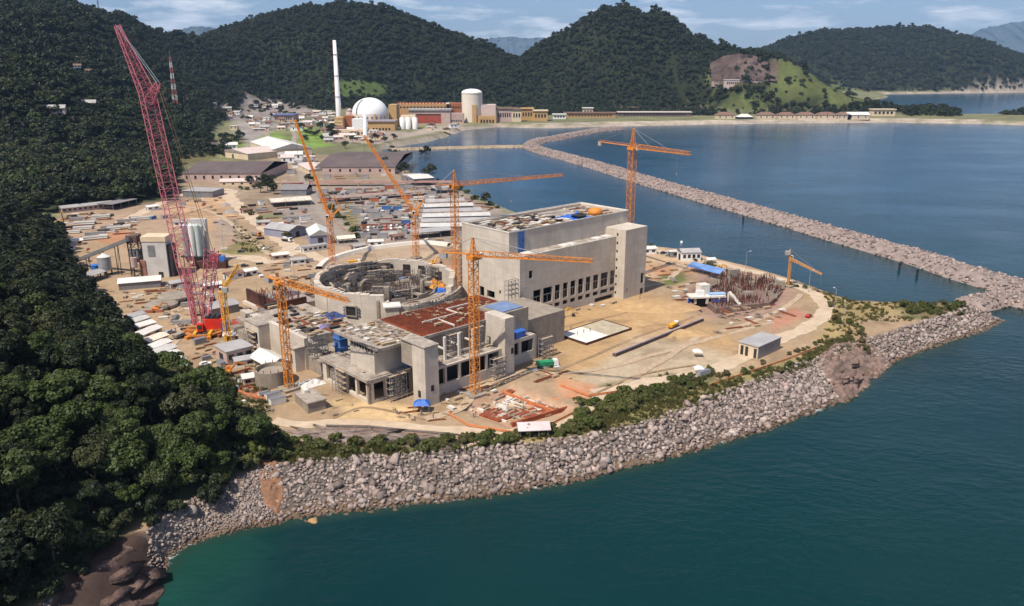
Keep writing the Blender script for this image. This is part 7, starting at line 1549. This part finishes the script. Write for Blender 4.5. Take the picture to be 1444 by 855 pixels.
# low fence of orange mesh along the front road and verge
def fence(name, label, pts, h=1.1, m=None):
    L = [Vector(G(*p)) for p in pts]; t = thing(name, label, 'fence', (*L[0], 7)); 
    for i, (a, b) in enumerate(zip(L[:-1], L[1:])):
        n = max(1, int((b - a).length / 4)); MB().beam((*a, 7 + h * .6), (*b, 7 + h * .6), .12, h * .7).build('mesh_panel', m, t)
    q = MB()
    for a, b in zip(L[:-1], L[1:]):
        n = max(1, int((b - a).length / 4))
        for k in range(n): p = a.lerp(b, k / n); q.beam((*p, 6.8), (*p, 7 + h), .16)
    q.build('posts', TIMB, t)
ORF = mat('orange_mesh', (.60, .22, .09), var=.3, scale=.8)
fence('mesh_fence', 'orange mesh fence around the front of the excavation', [(632,585),(660,602),(722,612),(770,604),(812,583)], 1.1, ORF); fence('mesh_fence', 'orange mesh fence along the olive verge', [(1000,545),(1060,525),(1110,508),(1150,492)], .9, ORF); fence('mesh_fence', 'orange mesh fence beside the sand below the green truck', [(790,545),(830,560),(880,553)], 1., ORF); fence('mesh_fence', 'orange mesh fence near the round concrete tank', [(335,553),(352,560),(380,566)], 1.2, ORF); fence('mesh_fence', 'orange mesh fence at the left yard edge by the wood', [(85,300),(92,325),(98,348)], 1.5, ORF)
fence('kerb_wall', 'dark low edge wall along the front dirt road', [(460,602),(520,603),(580,609),(640,614)], .8, mat('stone_grey', (.22, .19, .17), var=.3))
# workers: one continuous body, copied
def worker():
    me = bpy.data.meshes.new('person'); bm = bmesh.new(); vs = {}
    J = {'pel': (0,0,.95), 'che': (0,0,1.35), 'nec': (0,0,1.5), 'hea': (0,.01,1.64), 'top': (0,.01,1.74), 'ls': (-.19,0,1.42), 'rs': (.19,0,1.42), 'le': (-.27,.04,1.15), 're': (.27,-.02,1.15), 'lh': (-.27,.16,.93), 'rh': (.28,.06,.9), 'lk': (-.1,.06,.5), 'rk': (.11,-.03,.5), 'la': (-.11,0,.08), 'ra': (.12,-.12,.08), 'lt': (-.12,.17,.04), 'rt': (.13,.05,.04)}
    E_ = [('pel','che'),('che','nec'),('nec','hea'),('hea','top'),('che','ls'),('che','rs'),('ls','le'),('rs','re'),('le','lh'),('re','rh'),('pel','lk'),('pel','rk'),('lk','la'),('rk','ra'),('la','lt'),('ra','rt')]
    for k, c in J.items(): vs[k] = bm.verts.new(c)
    for a, b in E_: bm.edges.new((vs[a], vs[b]))
    bm.verts.index_update(); idx = {k: v.index for k, v in vs.items()}; bm.to_mesh(me); bm.free()
    o = bpy.data.objects.new('person', me); COL.objects.link(o); o.modifiers.new('s', 'SKIN')
    rad = {'pel': .15, 'che': .16, 'nec': .06, 'hea': .1, 'top': .07, 'ls': .08, 'rs': .08, 'le': .05, 're': .05, 'lh': .035, 'rh': .035, 'lk': .075, 'rk': .075, 'la': .05, 'ra': .05, 'lt': .04, 'rt': .04}
    for k, r in rad.items(): me.skin_vertices[0].data[idx[k]].radius = (r, r * (.75 if k in ('pel', 'che') else 1))
    me.skin_vertices[0].data[idx['pel']].use_root = True; o.modifiers.new('u', 'SUBSURF').levels = 1
    dg = bpy.context.evaluated_depsgraph_get(); m2 = bpy.data.meshes.new_from_object(o.evaluated_get(dg)); o.modifiers.clear(); o.data = m2
    m2.materials.clear(); m2.materials.append(CLOTH); m2.materials.append(SKIN)
    m2.polygons.foreach_set('material_index', [1 if (p.center.z > 1.5 or (p.center.z < 1.0 and abs(p.center.x) > .22)) else 0 for p in m2.polygons])
    h = MB().lathe((0, .01), [(.135, 1.69), (.12, 1.76), (.07, 1.81), (.01, 1.82)], 12).box(-.1, .1, .05, .19, 1.685, 1.7).build('helmet', HELM); h.parent = o; h.location = (0, 0, 0)
    for v_ in h.data.vertices: v_.co.z += 1.685; v_.co.y += .03
    return o
PER = worker(); firstp = True
for (u, v), w in ([((245 + 6 * math.sin(i * 2.3) + i * 1.6, 455 + (i * 7 % 22)), 'on the dirt left of the big red crane') for i in range(9)] + [((665 + (i * 31 % 90), 572 + (i * 13 % 22)), 'in the shallow excavation') for i in range(8)] + [((560 + i * 17, 585 + (i * 5 % 9)), 'near the bright blue tent') for i in range(4)] + [((805 + i * 9, 468 + (i * 7 % 9)), 'on the white half of the foundation slab') for i in range(4)]):
    x, y = G(u, v); z = max(hz(x, y), 7.0) if 'slab' not in w else 7.9
    if 'excavation' in w: z = hz(x, y)
    l = f'worker in blue clothes and yellow helmet {w}'; g = f'workers {w}'
    if firstp: firstp = False; o = PER; o.location = (x, y, z)
    else: o = copy_tree(PER, (x, y, z), random.uniform(0, 6.28), 1.)
    tag(o, l, 'person', g)
# ================================================================ the two running plants and the far shore
def fbox(name, m, t, u0, u1, vb, vt, depth, z0=6., dy=0., zt=None, par=None):
    a, b = Vector(G(u0, vb)), Vector(G(u1, vb)); c = (a + b) / 2; h = ZV(c.x, c.y, vt) if zt is None else zt
    o = MB().rbox((c.x, c.y + depth / 2 + dy), (b - a).length, depth, z0, h).build(name, m, t); return (c.x, c.y, h, (b - a).length)
def strip(name, m, t, x, y, w, z0, z1, n=0):
    if not n: return MB().rbox((x, y - .15), w, .3, z0, z1).build(name, m, t)
    for i in range(n): q = x - w/2 + (i + .5) * w / n; MB().rbox((q, y - .15), w / n * .55, .3, z0, z1).build(name, m, t)
c = G(523, 181); t = thing('domed_reactor', 'white domed reactor building beside the tall white stack', 'building', (*c, 6)); r = 31.
zs = ZV(*c, 160); MB().lathe(c, [(r, 6), (r, zs)], 48).build('drum', mat('warm_white_render', (.70, .62, .52), var=.06), t, True)
MB().lathe(c, [(r * math.cos(i * math.pi / 24), zs + r * .86 * math.sin(i * math.pi / 24)) for i in range(12)] + [(.3, zs + r * .86)], 56).build('dome', DOMEW, t, True)
q = math.radians(232); mb = MB(); pv = None  # grey strip over the dome in place of the stack's cast shadow
for i in range(9):
    e = i * math.pi / 24; p = (c[0] + (r + .5) * math.cos(e) * math.cos(q), c[1] + (r + .5) * math.cos(e) * math.sin(q), zs + r * .86 * math.sin(e) + .4)
    if pv: mb.beam(pv, p, 3.4, 1.4)
    pv = p
mb.build('dome_shadow', mat('shadow_grey', (.30, .29, .28), var=.1), t)
mb = MB()
for i in range(10):
    q = math.radians(195 + i * 15); mb.rbox((c[0] + r * math.cos(q), c[1] + r * math.sin(q)), .6, 3, zs - 8, zs - 4, q)
mb.build('vents', GREYM, t)
c2 = G(479, 181); zt = ZV(*c2, 57); t = thing('vent_stack', 'very tall slim white stack tapering upward beside the dome', 'chimney', (*c2, 6)); MB().lathe(c2, [(5.2, 6), (4.6, 40), (2.7, zt), (2.2, zt), (2.2, zt - 2)], 24).build('shaft', DOMEW, t, True)
MB().beam((c2[0] - 5.2, c2[1] - 1, 8), (c2[0] - 2.9, c2[1] - .6, zt), .9).build('ladder_rail', mat('ladder_red', (.33, .08, .06)), t)
for z in (60, 95, 130): MB().lathe(c2, [(4.6 - z * .013, z), (5.6 - z * .013, z), (5.6 - z * .013, z + .8), (4.6 - z * .013, z + .8)], 20).build('platform', GREYM, t)
c3 = G(516, 201); t = thing('vent_stack', 'short white chimney at the shore in front of the dome', 'chimney', (*c3, 6)); MB().lathe(c3, [(4, 6), (3.6, 14), (2.2, ZV(*c3, 156)), (1.7, ZV(*c3, 156))], 20).build('shaft', DOMEW, t, True); MB().rbox(c3, 12, 10, 6, 13).build('base', WHITEP, t)
t = thing('auxiliary_plant', 'ochre and red brown plant block below the tall stack', 'building', (*G(485, 184), 6)); x, y, h, L = fbox('wall', OCHRE, t, 472, 484, 184, 166, 30); 
for k in range(3): strip('window', mat('pale_band', (.62, .5, .28)), t, x, y, L, 10 + k * 5.5, 12 + k * 5.5)
fbox('tower', BROWNW, t, 484, 498, 183, 164, 34, dy=2); fbox('annex', WHITEP, t, 497, 512, 185, 168, 22); x, y, h, L = fbox('low_front', CREAM, t, 470, 515, 190, 183, 12); strip('window', GLASS, t, x, y, L * .9, 8.5, 10.5, 9)
t = thing('turbine_plant', 'long ochre plant hall right of the dome with a row of roof vents', 'building', (*G(600, 176), 6))
x, y, h, L = fbox('wall', OCHRE, t, 549, 560, 180, 148, 40); x, y, h, L = fbox('hall', mat('tan_cladding', (.46, .26, .12), var=.12), t, 560, 634, 172, 147, 60); mb = MB()
for i in range(16): mb.rbox((x - L/2 + (i + .5) * L / 16, y + 6), 3, 4, h, h + 3)
mb.build('roof_vents', REDW, t); strip('window', GLASS, t, x, y, L * .9, h - 7, h - 4.5, 14)
t = thing('pump_hall', 'grey roofed hall with a wide brick red front panel', 'building', (*G(605, 178), 6)); x, y, h, L = fbox('wall', PINKW, t, 577, 635, 177, 156, 34); MB().rbox((x, y + 17), L + 4, 38, h, h + 2.2).build('roof', GREYR, t); strip('red_panel', REDW, t, x - L * .03, y, L * .62, 11, h - 9); strip('shadow_strip', mat('shadow_dark', (.08, .04, .035)), t, x - L * .03, y, L * .62, h - 9, h - 6)  # dark strip paints a shadow between the red panel and the roof
t = thing('filter_block', 'cream filter block with round towers in front of the ochre hall', 'building', (*G(573, 182), 6)); x, y, h, L = fbox('wall', CREAM, t, 566, 586, 182, 163, 20)
for dx in (-10, 0, 12): MB().lathe((x + dx, y - 3), [(4.5, 6), (4.5, h - 4), (.2, h - 2)], 16).build('tower', WHITEP, t, True)
strip('window', GLASS, t, x, y, L * .8, 10, 12, 5)
t = thing('workshop_hall', 'low ochre hall with a violet grey roof in front of the dome', 'building', (*G(545, 181), 6)); x, y, h, L = fbox('wall', OCHRE, t, 519, 557, 184, 172, 30); MB().rbox((x, y + 15), L + 3, 34, h, h + 2).build('roof', mat('violet_grey_roof', (.30, .25, .27), var=.1), t); strip('door', OPEN, t, x, y, L * .7, 7, 11, 6)
x, y, h, L = fbox('gable', OCHRE, t, 519, 530, 183, 161, 26, dy=3)
c = G(494, 168); t = thing('water_tower', 'small round pinkish tank behind the tall stack', 'tank', (*c, 6)); MB().lathe(c, [(8, 6), (8, 24), (.2, 29)], 24).build('shell', mat('pink_tank', (.50, .36, .34)), t, True); MB().lathe(c, [(8.4, 23), (8.4, 24.4), (7.9, 24.4)], 24).build('rim', GREYM, t)
# the older plant
c = G(666, 172); r = 20.; zs = ZV(*c, 131); t = thing('cylinder_reactor', 'cream cylindrical reactor building with a shallow dome', 'building', (*c, 6)); MB().lathe(c, [(r, 6), (r, zs)], 48).build('drum', mat('cream_white_render', (.72, .63, .52), var=.08, scale=.05), t, True); MB().lathe(c, [(r * math.cos(i * math.pi / 20), zs + 7.5 * math.sin(i * math.pi / 20)) for i in range(10)] + [(.2, zs + 7.5)], 48).build('dome', DOMEW, t, True); MB().lathe(c, [(r + .5, zs - 1.5), (r + .5, zs), (r - .3, zs)], 48).build('ring_beam', CREAM, t)
t = thing('plant_block', 'cream plant block with an ochre end wall right of the cylinder', 'building', (*G(684, 176), 6)); x, y, h, L = fbox('wall', mat('pale_pink_render', (.58, .45, .40), var=.1), t, 671, 699, 172.5, 148, 34); fbox('end_wall', OCHRE, t, 666, 672, 173, 148, 30, dy=-2); strip('window', GLASS, t, x, y, L * .8, 12, 15, 6); x, y, h, L = fbox('low_front', OCHRE, t, 674, 700, 173.5, 164, 14); strip('door', OPEN, t, x, y, L * .8, 7, 13, 5)
t = thing('plant_block', 'red brown plant hall left of the cylinder', 'building', (*G(645, 172), 6)); x, y, h, L = fbox('wall', BROWNW, t, 632, 655, 171, 146, 40); strip('window', GLASS, t, x, y, L * .8, h - 9, h - 6, 5); fbox('white_shaft', WHITEP, t, 630, 634, 172, 145, 12); x, y, h, L = fbox('low_front', PINKW, t, 634, 654, 174, 160, 18); strip('window', GLASS, t, x, y, L * .8, 10, 13, 5)
def low(u0, u1, vb, vt, wm, rm, label, n=6, depth=26, cat='building', name='plant_building'):
    t = thing(name, label, cat, (*G((u0 + u1) / 2, vb), 6)); x, y, h, L = fbox('wall', wm, t, u0, u1, vb, vt, depth)
    MB().rbox((x, y + depth / 2), L + 3, depth + 4, h, h + 1.6).build('roof', rm, t); strip('window', GLASS, t, x, y, L * .86, 6 + (h - 6) * .4, 6 + (h - 6) * .72, n); return t
low(700,722,172,154,PINKW,BROWNR,'brown roofed two storey plant building right of the cream block'); low(722,735,172,155,CREAM,BROWNR,'small cream plant building between the brown roof and the ochre blocks',3); low(735,752,170,154,OCHRE,OCHRE,'ochre plant block with an orange roof near the shore',4); low(752,772,171,157,OCHRE,CREAM,'yellow ochre plant block, last of the old plant on the shore',4)
low(780,798,168,162,WHITEP,WHITER,'low white shed on the far shore left of the long ochre hall',4,16); low(796,868,166,160,mat('tan_cladding', (.46, .26, .12)),BROWNR,'long ochre hall with a brown roof under the domed hill',14,24); low(822,836,163,153,CREAM,WHITER,'small cream upper house above the long ochre hall',3,14); low(872,975,164.5,159,mat('dark_front', (.16, .11, .10)),mat('pale_rose_roof', (.55, .46, .42), var=.1),'very long low hall with a pale roof and dark front on the far shore',20,24); low(886,900,158,152,PINKW,BROWNR,'small pinkish house above the very long hall',3,14)
# houses along the far beach
xs = [(1010,1037,'cream'),(1040,1062,'open'),(1068,1094,'cream'),(1097,1122,'cream'),(1124,1150,'cream'),(1152,1180,'cream'),(1180,1200,'cream'),(1194,1226,'white')]
for i, (u0, u1, k) in enumerate(xs):
    lab = {'cream': 'cream walled house with a brown hipped roof in the row on the far beach', 'open': 'open dark house with a white roof between the cream beach houses', 'white': 'white roofed house at the right end of the row of beach houses'}[k]
    a, b = G(u0, 168), G(u1, 168)
    tt = gable_house('beach_house', lab, 'house', ((a[0] + b[0]) / 2, a[1] + 9), 0, b[0] - a[0] - 2, 20, 10 if k != 'open' else 6, 5, (CREAM, DARKM)[k == 'open'], (BROWNR if k == 'cream' else WHITER), 3, False, 1., 5.5, 'cream houses on the far beach' if k == 'cream' else None, hip=(k != 'white'))
low(1229,1262,164,155,CREAM,CREAM,'long plain cream house at the end of the far beach',5,16)
# rock face with the quarry house
def quarry():
    P = [hit(u, 113) for u in (1003, 1022, 1044, 1068, 1094)]; top = [(1006, 90), (1022, 79), (1044, 76), (1068, 79), (1094, 92)]
    vs = []; fs = []; n = 4; m = len(P); cols = 24; rows = 8
    for j in range(rows + 1):
        for i in range(cols + 1):
            s = i / cols * (m - 1); k = min(int(s), m - 2); f = s - k; x = P[k][0] * (1 - f) + P[k+1][0] * f; y = P[k][1] * (1 - f) + P[k+1][1] * f
            vt = top[k][1] * (1 - f) + top[k+1][1] * f; z0 = hz(x, y) - 4; z1 = ZV(x, y + 30, vt); q = j / rows
            nz = float(fbm(np.array([x * 1.]), np.array([q * 60.]), 18, 4, 71)[0]) * 9 * (1 if 0 < j < rows else .3)
            vs.append((x, y + 34 * q ** 1.3 - 6 + nz, z0 + (z1 - z0) * q))
    for i in range(cols + 1):
        x, y, z = vs[rows * (cols + 1) + i]; vs.append((x, y + 60, z - 12))
    for j in range(rows + 1): fs += [(j*(cols+1)+i, j*(cols+1)+i+1, (j+1)*(cols+1)+i+1, (j+1)*(cols+1)+i) for i in range(cols)]
    o = MB().add(vs, fs).build('cliff', mat('quarry_rock', (.10, .066, .058), var=.45, scale=.05, dirt=(.20, .14, .12), dirt_amt=.55, streak=.6, bump=1.)); tag(o, 'steep bare brown rock face on the green hill above the beach', 'rock face')
quarry()
for u0, u1, vb, vt, m_, l in ((1005,1020,121,113,PINKW,'low pinkish building left of the quarry house'),(1022,1042,124,113,mat('pale_pink_render', (.58, .45, .40)),'pink walled quarry house with a white roof below the rock face'),(1046,1082,121,113,PINKW,'long pinkish building at the foot of the rock face')):
    x, y = hit((u0 + u1) / 2, vb); w = (u1 - u0) / F * y; zb = hz(x, y); t = thing('quarry_building', l, 'building', (x, y, zb)); h = ZV(x, y, vt); MB().rbox((x, y + 6), w, 12, zb - 5, h).build('wall', m_, t); MB().rbox((x, y + 6), w + 2, 14, h, h + 1.2).build('roof', WHITER if 'white' in l else BROWNR, t); strip('window', GLASS, t, x, y, w * .8, zb + (h - zb) * .4, zb + (h - zb) * .75, 6)
# far town in the valley
def valley_house(u, v, w, d, h, wm, rm, label, group, flat=False):
    p = hit(u, v) if v < 168 else G(u, v)
    if any(sdist(np.array([p[0]]), np.array([p[1]]), q)[0] > -4 for q in SOLID): return
    zb = hz(*p); gable_house('valley_house', label, 'house', p, random.choice((0, .2, .35, 1.6)), w, d, h, 0 if flat else h * .42, wm, rm, 2, False, .7, zb, group); SOLID.append(rect(p, 0, w + 4, d + 4))
roofs = [(BROWNR, 'brown roofed house'), (GREYR, 'grey roofed house'), (WHITER, 'white roofed house'), (mat('pale_pink_roof', (.58, .47, .42)), 'pale pink roofed house')]
random.seed(21)
for (u0, u1, v0, v1, n, wh) in ((425,472,160,182,38,'behind the lawns beside the tall stack'),(330,420,168,186,20,'on the road above the lawns'),(300,400,145,165,18,'on the grey terraces under the left hill'),(455,540,186,203,26,'on the shore below the dome'),(470,600,168,178,8,'around the domed plant'),(245,330,205,218,9,'beside the dark roofed hall'),(400,440,216,236,12,'between the hangar and the warehouses'),(590,640,180,186,4,'on the embankment by the inner basin')):
    for i in range(n):
        rm, ln = random.choice(roofs); valley_house(random.uniform(u0, u1), random.uniform(v0, v1), random.uniform(9, 20), random.uniform(8, 13), random.uniform(4, 7), random.choice((CREAM, PINKW, WHITEP)), rm, f'{ln} {wh}', f'{ln}s {wh}', random.random() < .35)
low(386,414,172,163,PINKW,mat('dusty_blue_roof', (.13, .15, .27), var=.15),'long dusty blue roofed hall at the foot of the valley',8,40)
for u, v, l in ((76,170,'long white building among the trees on the left slope'),(120,157,'grey terraced building among the trees on the left slope')):
    p = hit(u, v); zb = hz(*p); gable_house('hill_house', l, 'house', p, .3, 26, 10, 7, 3, PINKW, GREYR, 4, False, 1, zb + 2)
for (u, v) in ((95,118),(110,100),(127,108)):
    p = hit(u, v); zb = hz(*p); gable_house('hill_house', 'tiny pale house among the trees high on the left ridge', 'house', p, .5, 9, 7, 4, 2, WHITEP, BROWNR, 2, False, 1, zb + 3, 'tiny houses on the left ridge')
# trees one can tell apart around the yards and in the valley
vt_ = crown_kind('dummy', 4.6, 8.5, 520, 9, .62, L_FAR, 600); vtm = vt_.data; bpy.data.objects.remove(vt_)
tr_m = None
def small_tree(x, y, s, label, group, z=None, m=None):
    global tr_m
    zb = hz(x, y) if z is None else z; t = thing('tree', label, 'tree', (x, y, zb - .2), group); c = bpy.data.objects.new('crown', m or vtm); COL.objects.link(c); c.parent = t
    if tr_m is None: tr_m = trunk_mesh(77, 8, .35, 2.2); o = tr_m.build('trunk', BARK); o.location = (0, 0, 0); me = o.data; me.transform(Matrix.Translation((0, 0, -2))); tr_m = me; bpy.data.objects.remove(o)
    k = bpy.data.objects.new('trunk', tr_m); COL.objects.link(k); k.parent = t; t.scale = (s, s, s * random.uniform(.8, 1.1)); t.rotation_euler = (0, 0, random.uniform(0, 6)); return t
darkm = crown_kind('dummy', 5.4, 9.5, 700, 11, .62, L_DARK, 610); dkm = darkm.data; bpy.data.objects.remove(darkm)
for u, v, s in ((368,272,1.1),(378,270,1.3),(386,274,1.),(372,262,1.2),(384,260,.9)): small_tree(*G(u, v), s, 'dark round tree in the clump beside the slate grey shed', 'dark trees by the slate grey shed', m=dkm)
for u, v, s in ((566,247,1.2),(571,244,1.),(606,256,1.5),(685,290,.9),(545,238,1.2),(437,262,1.),(352,262,.9),(600,212,1.6)): small_tree(*G(u, v), s, 'single green tree at the edge of the storage yards', 'single trees around the yards', m=dkm)
for i in range(120):
    q = random.random(); u, v = (random.uniform(240, 340), random.uniform(196, 212)) if q < .35 else ((random.uniform(420, 475), random.uniform(172, 202)) if q < .6 else ((random.uniform(300, 420), random.uniform(150, 172)) if q < .85 else (random.uniform(470, 560), random.uniform(195, 210))))
    p = hit(u, v) if v < 168 else G(u, v)
    if any(sdist(np.array([p[0]]), np.array([p[1]]), s_)[0] > -3 for s_ in SOLID): continue
    small_tree(*p, random.uniform(.8, 1.5), 'green tree among the houses and lawns of the valley', 'trees in the valley', m=dkm if random.random() < .5 else vtm)
# ================================================================ light, sky, air, camera
SUNAZ = (-.656, -.753); EL = R(57)
sv = Vector((SUNAZ[0] * math.cos(EL), SUNAZ[1] * math.cos(EL), math.sin(EL)))
ld = bpy.data.lights.new('sun', 'SUN'); ld.energy = 5.0; ld.angle = R(.55); ld.color = (1, .93, .82)
lo = bpy.data.objects.new('sun', ld); COL.objects.link(lo); lo.rotation_euler = sv.to_track_quat('Z', 'Y').to_euler()
wd = bpy.data.worlds.new('World'); sc.world = wd; wd.use_nodes = True; nt = NT(wd)
sky = nt.new('ShaderNodeTexSky', _sky_type='NISHITA'); sky.sun_disc = False; sky.sun_elevation = EL; sky.sun_rotation = math.atan2(SUNAZ[0], SUNAZ[1])
sky.air_density = 1.; sky.dust_density = .6; sky.ozone_density = 2.5
tc = nt.new('ShaderNodeTexCoord'); mp = nt.new('ShaderNodeMapping'); mp.inputs['Scale'].default_value = (1, 1, 5.5); nt.ln(tc.outputs['Generated'], mp.inputs[0])
cn = nt.new('ShaderNodeTexNoise', Scale=9., Detail=9., Roughness=.6); nt.ln(mp.outputs[0], cn.inputs['Vector'])
cf = ramp(nt, cn.outputs[0], .50, .66)
cl = mixc(nt, cf, mixc(nt, 1., sky.outputs[0], (.92, 1.04, 1.34), 'MULTIPLY'), (13, 13.4, 14))
bg = nt.n['Background']; nt.ln(cl, bg.inputs[0]); bg.inputs[1].default_value = .07
def haze():
    me = MB().box(-28000, 28000, -28000, 28000, -8, 1500)
    m = bpy.data.materials.new('humid_air'); m.use_nodes = True; n = NT(m); n.n.remove(n.n['Principled BSDF'])
    v = n.new('ShaderNodeVolumePrincipled'); v.inputs['Color'].default_value = (.44, .67, 1, 1); v.inputs['Density'].default_value = HAZE
    v.inputs['Anisotropy'].default_value = 0.
    n.ln(v.outputs[0], n.n['Material Output'].inputs['Volume'])
    o = me.build('haze', m); tag(o, kind='stuff')
HAZE = 3.3e-5
if HAZE: haze()
cd = bpy.data.cameras.new('camera'); cd.sensor_width = 36; cd.lens = 36 * F / 1444; cd.clip_start = 1; cd.clip_end = 120000
cam = bpy.data.objects.new('camera', cd); COL.objects.link(cam); cam.location = (0, 0, H); cam.rotation_euler = (math.pi / 2 - PITCH, 0, 0); sc.camera = cam
vs = sc.view_settings; vs.view_transform = 'Standard'; vs.look = 'None'; vs.gamma = 1; vs.exposure = .2; vs.use_curve_mapping = False
cy = sc.cycles; cy.max_bounces = 5; cy.diffuse_bounces = 3; cy.glossy_bounces = 2; cy.transmission_bounces = 3; cy.transparent_max_bounces = 4; cy.volume_bounces = 0
cy.use_denoising = True; cy.use_adaptive_sampling = True; cy.adaptive_threshold = .015; cy.sample_clamp_indirect = 6; cy.caustics_reflective = False; cy.caustics_refractive = False
try: cy.denoiser = 'OPENIMAGEDENOISE'
except Exception: pass
for o in list(bpy.data.objects):
    if '_o' in o: del o['_o']
